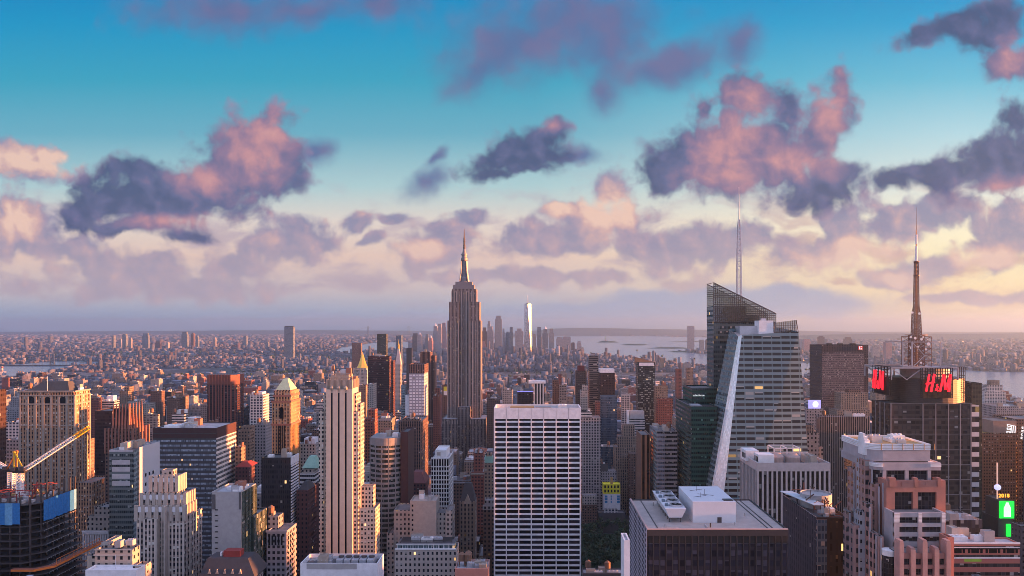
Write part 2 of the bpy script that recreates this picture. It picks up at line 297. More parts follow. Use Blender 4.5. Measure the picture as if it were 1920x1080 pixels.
def roofs(t, x0, x1, y0, y1, z, n, seed, kinds='ubt'):
    rg = random.Random(seed)
    for i in range(n):
        w, d, h = rg.uniform(.12, .3) * (x1 - x0), rg.uniform(.15, .4) * (y1 - y0), rg.uniform(2, 5)
        a, b = rg.uniform(x0 + .8, max(x0 + .9, x1 - w - .8)), rg.uniform(y0 + .8, max(y0 + .9, y1 - d - .8)); k = kinds[i % len(kinds)]
        if k == 'u':
            q = MB().box(a, a + w, b, b + d, z, z + h * .7)
            for j in range(3): q.cyl(a + w * (j + .5) / 3, b + d / 2, z + h * .7, z + h * .7 + .5, min(w / 8, d / 3), n=8)
            q.build('roof_unit', rg.choice(['aluminium', 'silver_roof', 'white_paint']), t)
        elif k == 'b': MB().par(a, a + w, b, b + d, z, z + h * 1.3, 0, 0, .5, .3).build('bulkhead', rg.choice(['stone', 'concrete', 'brick', 'limestone']), t)
        else:
            r = 2.1; q = MB()
            for sx in (-1, 1):
                for sy in (-1, 1): q.bar((a + sx * 1.4, b + sy * 1.4, z), (a + sx * 1.4, b + sy * 1.4, z + 3.2), .3)
            q.lathe(a, b, [(r, z + 3.2), (r, z + 7), (r + .15, z + 7), (0, z + 8.6)], 10).build('water_tank', 'wood', t)
def bl(name, label, cat, Y, tiers, vb=1080, ref=None, group=None, clut=0, seed=1, side=None):
    """a building from tiers: (part, l, r, top [, material, dy, depth, base z, parapet]) measured on its front plane at distance Y"""
    l0 = min(q[1] for q in tiers); t = thing(name, label, cat, (X(tiers[0][1], Y), Y, 0), group); last = None
    for q in tiers:
        part, l, r, top = q[:4]; o = q[4] if len(q) > 4 else {}
        dy = o.get('dy', 0.); yy = Y + dy; dpt = o.get('d', 25.)
        if o.get('far'):
            dpt = dep(r if r < CX else l, o['far'], yy)
            if not 3 < dpt < 110: dpt = min(40., max(14., (r - l) / F * yy * .9))
        x0, x1, z1 = X(l, yy), X(r, yy), Z(top, yy)
        mb = MB(); mats = [o.get('m', 'tan_stone'), o.get('roof', o.get('m', 'tan_stone'))]
        mb.par(x0, x1, yy, yy + dpt, o.get('z', 0.), z1, 0, 1, o.get('p', 1.2))
        mb.build(part, mats, t)
        HERO.append((l, r, top, vb, yy, ref, name)); FOOT.append((x0, x1, yy, yy + dpt, t)); last = (x0, x1, yy, yy + dpt, z1 - 1.2)
    if clut: roofs(t, *last, clut, seed)
    return t
M['steel_grey'] = plain('steel_grey', (.36, .36, .39))
M['empire_pier'] = plain('empire_pier', (.36, .3, .27))
M['mullion_grey'] = plain('mullion_grey', (.26, .24, .25), .5)
M['crown_metal'] = plain('crown_metal', (.2, .18, .19), .5, .3)
# ------------------------------------------------------------------ landmark: stepped limestone skyscraper with the tall spire
def empire():
    Y = 1240.; t = thing('skyscraper', 'tall stepped limestone skyscraper with silver crown and long needle spire, highest in the skyline', 'skyscraper', (X(839, Y), Y, 0))
    def tier(part, l, r, top, dy, d, m='empire_stone'):
        mb = MB().par(X(l, Y + dy), X(r, Y + dy), Y + dy, Y + dy + d, 0, Z(top, Y + dy), 0, 1); mb.build(part, [m, 'silver_roof'], t); HERO.append((l, r, top, 838, Y + dy, 'the spired skyscraper', t.name))
    tier('shoulder', 829, 858, 785, -22, 60); tier('shoulder', 882, 911, 785, -22, 60); tier('lower_bay', 858, 882, 763, -12, 50)
    tier('wing', 839, 860, 601, 0, 42); tier('wing', 881, 901, 601, 0, 42)
    tier('wing', 842, 861, 566, 2.5, 36); tier('wing', 880, 899, 566, 2.5, 36)
    tier('central_bay', 847, 893, 542, 6, 28); tier('shoulder', 816, 829, 800, -10, 50, 'grey_stone')
    FOOT.append((X(816, Y), X(911, Y), Y - 22, Y + 60, t))
    # projecting limestone piers on the shaft
    pm = MB()
    for (l, r, top, dy, nn) in ((839, 860, 601, 0, 5), (881, 901, 601, 0, 5), (847, 893, 545, 6, 11), (829, 858, 787, -22, 7), (882, 911, 787, -22, 7)):
        for i in range(nn):
            x = X(l + (r - l) * i / (nn - 1), Y + dy); pm.box(x - .55, x + .55, Y + dy - .8, Y + dy - .05, 100, Z(top, Y + dy) - 1, 0)
    pm.build('pier', 'empire_pier', t)
    cx, cy = X(870.5, Y + 20), Y + 20
    q = MB(); zz = lambda p: Z(p, cy)
    for (l, r, a, b) in ((851, 890, 545, 535), (855, 886, 535, 529)): q.par(X(l, cy), X(r, cy), cy - (r - l) * .33, cy + (r - l) * .33, zz(a) - 3, zz(b))
    q.build('observation_deck', 'crown_metal', t)
    s = F / cy
    mp = [(12, 531), (12, 528), (9.5, 527), (9.2, 521), (7, 519), (6.2, 489), (7.4, 488), (7.4, 484), (5.8, 483), (5.8, 479), (6.6, 478.6), (6.6, 476), (4.6, 475.6), (3.6, 471), (2.2, 467)]
    MB().lathe(cx, cy, [(r * .86 / s, zz(p)) for r, p in mp], 16).build('mooring_mast', 'crown_metal', t)
    w = MB()
    for i in range(4):
        a = math.pi / 4 + i * math.pi / 2; c_, s_ = math.cos(a), math.sin(a)
        w.loft([[(cx + c_ * 6 / s - s_ * .8, cy + s_ * 6 / s + c_ * .8, z), (cx + c_ * 6 / s + s_ * .8, cy + s_ * 6 / s - c_ * .8, z), (cx + c_ * k / s + s_ * .8, cy + s_ * k / s - c_ * .8, z), (cx + c_ * k / s - s_ * .8, cy + s_ * k / s + c_ * .8, z)][::-1] for k, z in ((12.5, zz(531)), (8.6, zz(512)), (7., zz(490)))])
    w.build('buttress', 'crown_metal', t)
    a = MB(); a.lathe(cx, cy, [(2.1 / s, zz(468)), (1.6 / s, zz(458)), (1.7 / s, zz(456)), (1.1 / s, zz(444)), (.5 / s, zz(430))], 8)
    for p in (464, 460, 452, 448): a.cyl(cx, cy, zz(p) - .6, zz(p) + .6, 2.6 / s, n=8)
    a.build('spire', 'dark_metal', t)
empire()

# ------------------------------------------------------------------ landmark: white travertine office slab in the centre, real bays and windows
def slab():
    Y = 550.; x0, x1 = X(926, Y), X(1089.5, Y); zt = Z(765, Y); d = 27.; b = 4.6
    t = thing('office_slab', 'white travertine office slab with wide black windows and blank top band, centre front', 'office tower', (x0, Y, 0))
    HERO.append((926, 1090, 757, 1080, Y, 'the white centre slab', t.name)); FOOT.append((x0 - 5, x1 + 5, Y - 5, Y + d + 5, t))
    zb = zt - 34 * 3.82 - 12; bw = (x1 - x0) / 7; fh = 3.82; ztop = zt - 8.2
    MB().box(x0 + .1, x1 - .1, Y + .9, Y + d, 0, ztop + 1, 0).build('core', 'black_glass', t)
    cap = MB()
    for i in range(7): cap.box(x0 + i * bw + (.12 if i else 0), x0 + (i + 1) * bw - (.12 if i < 6 else 0), Y - .25, Y + .6, ztop, zt, 0, None, True)
    cap.box(x0, x1, Y + .6, Y + 1.2, ztop, zt).box(x0, x0 + .8, Y + 1.2, Y + d, ztop, zt).box(x1 - .8, x1, Y + 1.2, Y + d, ztop, zt).box(x0 + .8, x1 - .8, Y + d - .8, Y + d, ztop, zt)
    cap.build('parapet', 'travertine', t)
    MB().box(x0 + .8, x1 - .8, Y + 1.2, Y + d - .8, ztop + 1, zt - 3.5).build('roof', 'dark_roof', t)
    p = MB()
    for i in range(8):
        w = .75 if 0 < i < 7 else 1.0; xc = min(max(x0 + i * bw, x0 + w / 2), x1 - w / 2); p.box(xc - w / 2, xc + w / 2, Y - .2, Y + .9, 0, ztop - .02)
    for k in range(9): yy = Y + .9 + (d - .9) * k / 8; p.box(x0 - .1, x0 + .25, yy - .4, yy + .4, 0, ztop).box(x1 - .25, x1 + .1, yy - .4, yy + .4, 0, ztop)
    p.build('pier', 'travertine', t)
    sp = MB(); n = 0; win = []
    zs = ztop - 1.4
    z = ztop - 2.7
    sp.box(x0, x1, Y, Y + .88, z, z + 1.25, 0, None, True)
    while z > zb:
        for side in ((x0 - .05, x0 + .3, Y + .9, Y + d), (x1 - .3, x1 + .05, Y + .9, Y + d)): sp.box(*side, z, z + 1.25, 0, None, True)
        for i in range(7): win.append((x0 + i * bw + .5, z - fh + 1.1, z))
        z -= fh
        sp.box(x0, x1, Y, Y + .88, z, z + 1.25, 0, None, True)
    sp.build('spandrel', 'travertine', t)
    me = None; rg = random.Random(4); wmats = [M['black_glass'], plain('tinted_glass', (.03, .027, .035), .1, 0, .6, .4)]
    rest = MB()
    for k, (wx, z0, z1) in enumerate(win):
        if k < 98:
            q = MB().quad([(wx, Y + .75, z0), (wx + bw - 1, Y + .75, z0), (wx + bw - 1, Y + .75, z1), (wx, Y + .75, z1)])
            for j in range(1, 4): xx = wx + (bw - 1) * j / 4; q.box(xx - .06, xx + .06, Y + .68, Y + .74, z0, z1, 1)
            q.build('window', [rg.choice(wmats), 'black'], t)
        else: rest.quad([(wx, Y + .75, z0), (wx + bw - 1, Y + .75, z0), (wx + bw - 1, Y + .75, z1), (wx, Y + .75, z1)], rg.randrange(2))
    o = rest.build('window', wmats, t); o['kind'] = 'stuff'
    zr = zt - 3.5
    MB().box(x0 + 12, x0 + 30, Y + 6, Y + 16, zr, zr + 3.6).build('bulkhead', 'ochre', t)
    MB().box(x0 + 31, x0 + 43, Y + 8, Y + 18, zr, zr + 3.3).build('roof_unit', 'concrete', t)
    u = MB().box(x0 + 48, x0 + 55, Y + 10, Y + 19, zr, zr + 4.6)
    for j in range(3): u.cyl(x0 + 49.5 + j * 2, Y + 14, zr + 4.6, zr + 5.1, .8)
    u.build('roof_unit', 'white_paint', t)
slab()

# ------------------------------------------------------------------ landmark: crystalline glass tower on the right with its lattice mast
def crystal():
    t = thing('glass_tower', 'faceted pale glass tower with slanted lattice top and bright chamfered corner', 'skyscraper', (X(1338, 590), 565, 0))
    HERO.extend([(1332, 1520, 615, 1080, 560, 'the faceted glass tower', t.name), (1338, 1455, 530, 640, 620, None, t.name)]); FOOT.append((80, 240, 560, 660, t))
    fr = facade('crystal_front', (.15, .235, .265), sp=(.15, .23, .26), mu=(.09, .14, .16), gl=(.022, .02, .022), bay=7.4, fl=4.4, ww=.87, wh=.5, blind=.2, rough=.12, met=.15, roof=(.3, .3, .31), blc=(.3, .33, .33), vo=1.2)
    fa = facade('crystal_facet', (.55, .6, .62), sp=(.6, .65, .67), mu=(.55, .6, .62), gl=(.95, .97, .98), bay=1.7, fl=2.07, ww=.86, wh=.84, blind=0, lit=0, rough=.2, met=.3, jit=.3)  # near-white panes: the bright sky reflection is put into the glass colour
    lf = facade('crystal_left', (.13, .19, .21), sp=(.12, .18, .2), mu=(.11, .16, .18), gl=(.1, .15, .17), bay=1.8, fl=4.15, ww=.86, wh=.6, blind=.15, rough=.1, met=.5, blc=(.2, .26, .28))
    def P(px, Y, py): return (X(px, Y), Y, Z(py, Y))
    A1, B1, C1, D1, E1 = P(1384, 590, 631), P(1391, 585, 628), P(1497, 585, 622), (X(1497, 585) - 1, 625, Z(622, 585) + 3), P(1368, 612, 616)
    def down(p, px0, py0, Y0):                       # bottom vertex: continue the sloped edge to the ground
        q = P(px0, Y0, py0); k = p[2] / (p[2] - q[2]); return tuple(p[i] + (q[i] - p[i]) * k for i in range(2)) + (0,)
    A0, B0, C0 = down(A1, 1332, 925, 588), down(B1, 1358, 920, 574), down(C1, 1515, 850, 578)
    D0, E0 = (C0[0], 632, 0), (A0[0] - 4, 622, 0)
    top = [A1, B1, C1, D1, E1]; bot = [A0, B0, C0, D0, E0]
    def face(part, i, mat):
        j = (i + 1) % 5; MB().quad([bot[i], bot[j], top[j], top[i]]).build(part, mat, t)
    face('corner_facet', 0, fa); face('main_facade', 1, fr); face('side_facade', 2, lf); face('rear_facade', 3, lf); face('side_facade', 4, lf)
    MB().quad([(x, y, z - 3) for x, y, z in top]).build('roof', 'gravel', t)
    # rear slab with the sloped open screen
    x0, x1, y0, y1 = X(1338, 632), X(1455, 632), 632, 656
    zl, zr = Z(530, 632), Z(588, 632)
    body = MB(); zb = Z(574, 632)
    kx = x0 + (x1 - x0) * (zl - zb) / (zl - zr)
    body.poly([(x0, y0 + .6), (x1, y0 + .6), (x1, y1), (x0, y1)], 0, Z(604, 632)).poly([(x0, y0 + .6), (x1 - 14, y0 + .6), (x1 - 14, y1), (x0, y1)], Z(604, 632) - .5, Z(590, 632)).poly([(x0, y0 + .6), (x0 + 28, y0 + .6), (x0 + 28, y1), (x0, y1)], Z(590, 632) - .5, zb)
    body.build('rear_slab', facade('crystal_slab', (.085, .115, .12), sp=(.07, .1, .105), mu=(.1, .13, .135), gl=(.05, .07, .075), bay=1.75, fl=4.15, ww=.84, wh=.55, blind=.08, rough=.12, met=.4), t)
    lat = MB()
    def zt(x): return zl + (zr - zl) * (x - x0) / (x1 - x0)
    for yy in (y0, y1):
        nx = 30
        for i in range(nx + 1):
            x = x0 + (x1 - x0) * i / nx; lat.box(x - .16, x + .16, yy - .2, yy + .2, Z(604, 632), zt(x), 0, None, True)
        z = Z(604, 632)
        while z < zl:
            xe = x1 if z <= zr else x0 + (x1 - x0) * (zl - z) / (zl - zr)
            if xe - x0 > 1: lat.box(x0, xe, yy - .16, yy + .16, z - .2, z + .2, 0, None, True)
            z += 1.9
        lat.bar((x0, yy, zl), (x1, yy, zr), .7)
    for i in range(13):
        x = x0 + (x1 - x0) * i / 12; lat.bar((x, y0, zt(x)), (x, y1, zt(x)), .35)
    lat.build('screen_frame', 'dark_metal', t)
    gm = bpy.data.materials.new('screen_glass'); gm.use_nodes = True; g = NT(gm.node_tree); gm.node_tree.nodes.remove(gm.node_tree.nodes['Principled BSDF'])
    tr, gl_ = g.n('ShaderNodeBsdfTransparent'), g.n('ShaderNodeBsdfGlossy'); tr.inputs[0].default_value = (.5, .5, .45, 1); gl_.inputs[0].default_value = (.5, .55, .55, 1); gl_.inputs[1].default_value = .08
    mx = g.n('ShaderNodeMixShader'); mx.inputs[0].default_value = .2
    for i, o in enumerate((tr, gl_)): g.put(mx.inputs[1 + i], o.outputs[0])
    g.put(gm.node_tree.nodes['Material Output'].inputs[0], mx.outputs[0])
    zq = Z(604, 632)
    MB().quad([(x0, y0 + .3, zq), (x1, y0 + .3, zq), (x1, y0 + .3, zr), (x0, y0 + .3, zl)]).quad([(x0, y1 - .3, zq), (x1, y1 - .3, zq), (x1, y1 - .3, zr), (x0, y1 - .3, zl)]).build('screen_glass', gm, t)
    # screen on the right-hand roof edge and the white plant boxes
    s2 = MB(); xa, xb = X(1452, 600), X(1493, 600); za, zb2 = Z(605, 600), Z(600, 600)
    for i in range(13): x = xa + (xb - xa) * i / 12; s2.box(x - .13, x + .13, 599.8, 600.2, Z(628, 600), za + (zb2 - za) * i / 12)
    for k in range(6): z = Z(628, 600) + k * 1.9; s2.box(xa, xb, 599.86, 600.14, z, z + .25, 0, None, True)
    s2.bar((xb, 600, zb2), (X(1497, 600), 600, Z(624, 600)), .4); s2.build('screen_frame', 'dark_metal', t)
    MB().quad([(xa, 600.5, Z(628, 600)), (xb, 600.5, Z(628, 600)), (xb, 600.5, zb2), (xa, 600.5, za)]).build('screen_glass', gm, t)
    MB().par(X(1387, 604), X(1420, 604), 604, 618, 245, Z(611, 604), 0, 0, .6).build('roof_unit', 'aluminium', t)
    MB().par(X(1423, 600), X(1450, 600), 600, 612, 245, Z(601, 600), 0, 0, .6).build('roof_unit', 'white_paint', t)
    MB().box(X(1428, 604), X(1437, 604), 605, 609, Z(601, 604) - 2, Z(597, 604)).build('roof_unit', 'aluminium', t)
    mast = MB(); cx, cy = X(1385.5, 645), 645.; zz = lambda p: Z(p, cy)
    lv = [(2.0, zz(566)), (1.8, zz(520)), (1.5, zz(470)), (1.1, zz(428)), (.6, zz(412))]
    for i in range(len(lv) - 1):
        (r0, z0), (r1, z1) = lv[i], lv[i + 1]; nseg = max(1, int((z1 - z0) / 4.2))
        for k in range(nseg):
            a, b = k / nseg, (k + 1) / nseg; ra, rb, za_, zb_ = r0 + (r1 - r0) * a, r0 + (r1 - r0) * b, z0 + (z1 - z0) * a, z0 + (z1 - z0) * b
            pa = [(cx + sx * ra, cy + sy * ra, za_) for sx, sy in ((-1, -1), (1, -1), (1, 1), (-1, 1))]; pb = [(cx + sx * rb, cy + sy * rb, zb_) for sx, sy in ((-1, -1), (1, -1), (1, 1), (-1, 1))]
            for j in range(4):
                mast.bar(pa[j], pb[j], .42); mast.bar(pa[j], pb[(j + 1) % 4], .3); mast.bar(pb[j], pb[(j + 1) % 4], .3)
    mast.cyl(cx, cy, zz(412), zz(350), .45, .12, 6); mast.build('spire', 'aluminium', t)
crystal()

# ------------------------------------------------------------------ landmark: dark glass tower with drum, sign scaffolds and broadcast mast
def signtower():
    Y = 600.; t = thing('glass_tower', 'dark brown glass tower with ribbed drum, white roof trusses and tall broadcast mast', 'skyscraper', (X(1668, Y), Y, 0))
    HERO.extend([(1632, 1838, 757, 1080, Y, 'the red-sign tower', t.name), (1665, 1812, 690, 760, Y + 20, None, t.name)])
    x0, x1 = X(1668, Y), X(1822, Y); d = 32; FOOT.append((x0 - 3, x1 + 20, Y - 5, Y + 60, t)); z1 = Z(757, Y)
    fm('sign_glass', wall=(.05, .036, .032), sp=(.06, .045, .042), mu=(.03, .024, .024), gl=(.075, .055, .05), bay=3.5, fl=4.1, ww=.84, wh=.62, blind=.1, lit=.004, rough=.08, met=.25)
    MB().par(x0, x1, Y, Y + d, 0, z1, 0, 1).build('tower', ['sign_glass', 'tar'], t)
    mu = MB()
    for px in (1670, 1730, 1754, 1778, 1800, 1820): x = X(px, Y); mu.box(x - .3, x + .3, Y - .7, Y - .02, 60, z1 + .3)
    k = 0
    while z1 - k * 12.3 > 60: z = z1 - k * 12.3; mu.box(x0, x1, Y - .4, Y - .03, z - .16, z + .16, 0, None, True); k += 1
    for yy in (Y + 8, Y + 16, Y + 24): mu.box(x0 - .6, x0 - .02, yy - .35, yy + .35, 60, z1)
    mu.build('mullion', 'mullion_grey', t)
    # drum (ribbed) and white truss crown
    cx, cy, r = X(1733, 632), 632., X(1800, 632) - X(1733, 632); dr = MB(); z = z1 - 2; rows = []
    while z < Z(711, 605): rows += [(r, z), (r, z + 1.0), (r - .5, z + 1.05), (r - .5, z + 1.5)]; z += 1.55
    dr.lathe(cx, cy, rows, 40, sy=.93).build('drum', M['dark_metal'], t, smooth=False)
    MB().lathe(cx, cy, [(r * .62, z), (r * .62, z + 9), (r * .4, z + 9)], 24).build('penthouse', 'silver_roof', t)
    tr = MB(); zt, zb = Z(690, 604), Z(712, 604); xs = [X(p, 604) for p in (1671, 1700, 1730, 1760, 1796)]
    for yy in (604., 652.):
        tr.bar((xs[0], yy, zt), (xs[-1], yy, zt), .9)
        for i, x in enumerate(xs):
            if i in (0, 2, 4): tr.bar((x, yy, zb), (x, yy, zt), 1.)
            if i < 4: tr.bar((x, yy, zt if i % 2 == 0 else zb), (xs[i + 1], yy, zb if i % 2 == 0 else zt), .55)
    for x in (xs[0], xs[-1]): tr.bar((x, 604, zt), (x, 652, zt), .9); tr.bar((x, 604, zb), (x, 652, zt), .5)
    zc = Z(641, 620)
    ys = (613, 643); xc = (X(1685, 620), X(1755, 620))
    for x in xc:
        for yy in ys: tr.bar((x, yy, zt), (x, yy, zc), .8)
        tr.bar((x, ys[0], zc), (x, ys[1], zc), .7)
    xm = X(1709, 612)
    for yy in ys: tr.bar((xc[0], yy, zc), (xc[1], yy, zc), .7)
    tr.bar((xm, 611, zt), (xm, 611, zc), .9); tr.bar((xm, 611, zc), (X(1735, 611), 611, Z(668, 611)), .5); tr.bar((xm, 611, zt), (X(1735, 611), 611, Z(666, 611)), .5)
    tr.build('roof_truss', 'steel_grey', t)
    MB().box(xs[0], xs[-1], 604, 650, zt - .8, zt - .2, 0, None, True).build('roof', 'tar', t)
    ms = MB(); ax, ay = X(1718, 632), 632.; zz = lambda p: Z(p, ay)
    def lattice(r0, r1, p0, p1, n, w):
        for k in range(n):
            a, b = k / n, (k + 1) / n; ra, rb = r0 + (r1 - r0) * a, r0 + (r1 - r0) * b; za, zb_ = zz(p0 + (p1 - p0) * a), zz(p0 + (p1 - p0) * b)
            q = [[(ax + sx * rr, ay + sy * rr, z_) for sx, sy in ((-1, -1), (1, -1), (1, 1), (-1, 1))] for rr, z_ in ((ra, za), (rb, zb_))]
            for j in range(4): ms.bar(q[0][j], q[1][j], w); ms.bar(q[0][j], q[1][(j + 1) % 4], w * .7); ms.bar(q[0][(j + 1) % 4], q[1][j], w * .7); ms.bar(q[1][j], q[1][(j + 1) % 4], w)
    lattice(4.6, 4.4, 686, 628, 7, .55); lattice(8.4, 8.4, 686, 631, 5, .34); lattice(3., 2.5, 628, 590, 6, .5); lattice(2.5, 1.7, 590, 575, 2, .5); lattice(1.7, 1.2, 575, 490, 12, .36)
    ms.cyl(ax, ay, zz(686), zz(575), .9, .5, 8).cyl(ax, ay, zz(575), zz(432), .45, .4, 8).cyl(ax, ay, zz(432), zz(388), .25, .1, 6)
    for p, rr in ((517, 2.6), (491, 2.3), (628, 8.8)): ms.cyl(ax, ay, zz(p) - .3, zz(p) + .3, rr, n=12)
    ms.build('mast', 'mast_brown', t)
    MB().cyl(ax, ay, zz(489), zz(462), .85, n=10).cyl(ax, ay, zz(458), zz(440), .75, n=10).build('antenna_cover', 'white_paint', t)
    rg = random.Random(3); ds = MB()
    for (px, py) in ((1711, 586), (1724, 588), (1708, 632), (1716, 634), (1728, 636), (1731, 632), (1722, 650), (1709, 652), (1736, 655), (1727, 680), (1741, 645)):
        yy = ay - (9.2 if py > 600 else 3); c_ = Vector((X(px, yy), yy, Z(py, yy))); rr = rg.uniform(.8, 1.5)
        a = [(c_.x + rr * math.cos(k * .785), c_.y, c_.z + rr * math.sin(k * .785)) for k in range(8)]; b = [(c_.x, c_.y + 1.2, c_.z)]
        ds.quad(a)
        for k in range(8): ds.quad([a[k], (c_.x + .3, c_.y + 1.2, c_.z), a[(k + 1) % 8]])
    ds.build('dish', 'white_paint', t)
    MB().par(X(1822, 640), X(1841, 640), 640, 670, 0, Z(718, 640), 0, 1).build('wing', ['green_dark', 'tar'], t)
    MB().par(x1 + .2, X(1836, Y + 4), Y + 4, Y + 30, 0, Z(761, Y), 0, 1).build('wing', ['white_band_thick', 'tar'], t)
    # signs on their scaffolds
    def glyph(mb, org, ex, ez, sc):
        def st(a, b, w):
            a, b = Vector((a[0], a[1])), Vector((b[0], b[1])); dd = (b - a).normalized(); nrm = Vector((-dd.y, dd.x)) * w / 2
            pts = [a + nrm, b + nrm, b - nrm, a - nrm]; o = Vector(org); e1, e2 = Vector(ex), Vector(ez); nn = e1.cross(e2).normalized() * .35
            f = [o + (e1 * p.x + e2 * p.y) * sc for p in pts]; mb.loft([[tuple(p - nn) for p in f], [tuple(p + nn) for p in f]], 0, None, True)
        for a, b, w in (((.02, 0), (.2, 1), .11), ((.3, -.02), (.5, 1.02), .13), ((0, .42), (.52, .55), .1),                       # H
                        ((.68, .15), (.62, .38), .07), ((.6, .12), (.72, .02), .08), ((.58, .14), (.74, .3), .07), ((.62, .38), (.7, .42), .06), ((.56, .05), (.6, .2), .07),   # ampersand
                        ((.82, 0), (1.04, 1), .11), ((1.04, 1), (1.14, .1), .13), ((1.14, .1), (1.42, 1), .1), ((1.42, 1), (1.32, -.02), .15)): st(a, b, w)
    red = plain('sign_red', (.9, .012, .03), .4, 0, .05, .1, emit=.45)
    def board(name, lab, p0, p1, zlo, zhi, glo, nx):
        s_ = thing(name, lab, 'sign', p0); fr = MB(); a, b = Vector(p0), Vector(p1); e = (b - a).normalized(); L = (b - a).length; nv = Vector((e.y, -e.x, 0))
        for off in (0., 3.):
            for i in range(nx + 1):
                q = a + e * L * i / nx - nv * off; fr.bar((q.x, q.y, zlo), (q.x, q.y, zhi), .42)
            z = zlo
            while z <= zhi + .1: fr.bar((a.x - nv.x * off, a.y - nv.y * off, z), (b.x - nv.x * off, b.y - nv.y * off, z), .36); z += (zhi - zlo) / 9
        fr.build('frame', 'black', s_)
        o = a + nv * .2 - nv * 1.4; e2 = a + e * L - nv * 1.4
        MB().loft([[(o.x, o.y, z_), (e2.x, e2.y, z_), (e2.x - nv.x * .3, e2.y - nv.y * .3, z_), (o.x - nv.x * .3, o.y - nv.y * .3, z_)] for z_ in (zlo, zlo + (zhi - zlo) * .62)]).build('backing_panel', 'black', s_)
        gm = MB(); q = a + nv * .7 + e * L * .09; glyph(gm, (q.x, q.y, glo), tuple(e), (0, 0, 1), min(L * .84 / 1.45, (zhi - glo) * .8)); gm.build('lettering', red, s_)
    board('sign', 'large red H&M lettering on black scaffold frame facing front below the mast', (X(1730, 597), 597, 0), (X(1786, 597), 597, 0), Z(746, 597), Z(690, 597), Z(734, 597), 6)
    board('sign', 'red H&M lettering on black scaffold at the tower corner by the striped block', (X(1635.5, 632), 632, 0), (X(1663, 602), 602, 0), Z(738, 617), Z(686, 617), Z(729, 617), 5)
    fr = MB(); 
    for i in range(5): fr.bar((X(1796 + i * 3.4, 610), 610, Z(752, 610)), (X(1796 + i * 3.4, 610), 610, Z(688, 610)), .4)
    for k in range(8): fr.bar((X(1796, 610), 610, Z(688 + k * 8, 610)), (X(1810, 610), 610, Z(688 + k * 8, 610)), .35)
    fr.build('scaffold', 'black', t)
fm('green_dark', wall=(.06, .065, .05), sp=(.04, .045, .035), mu=(.05, .055, .045), gl=(.03, .033, .028), bay=2.4, fl=3.8, ww=.8, wh=.55, blind=.1)
fm('white_band_thick', wall=(.6, .58, .58), mu=(.05, .04, .04), bay=6, fl=8.2, ww=1., wh=.55, blind=0, gl=(.035, .03, .03))
signtower()

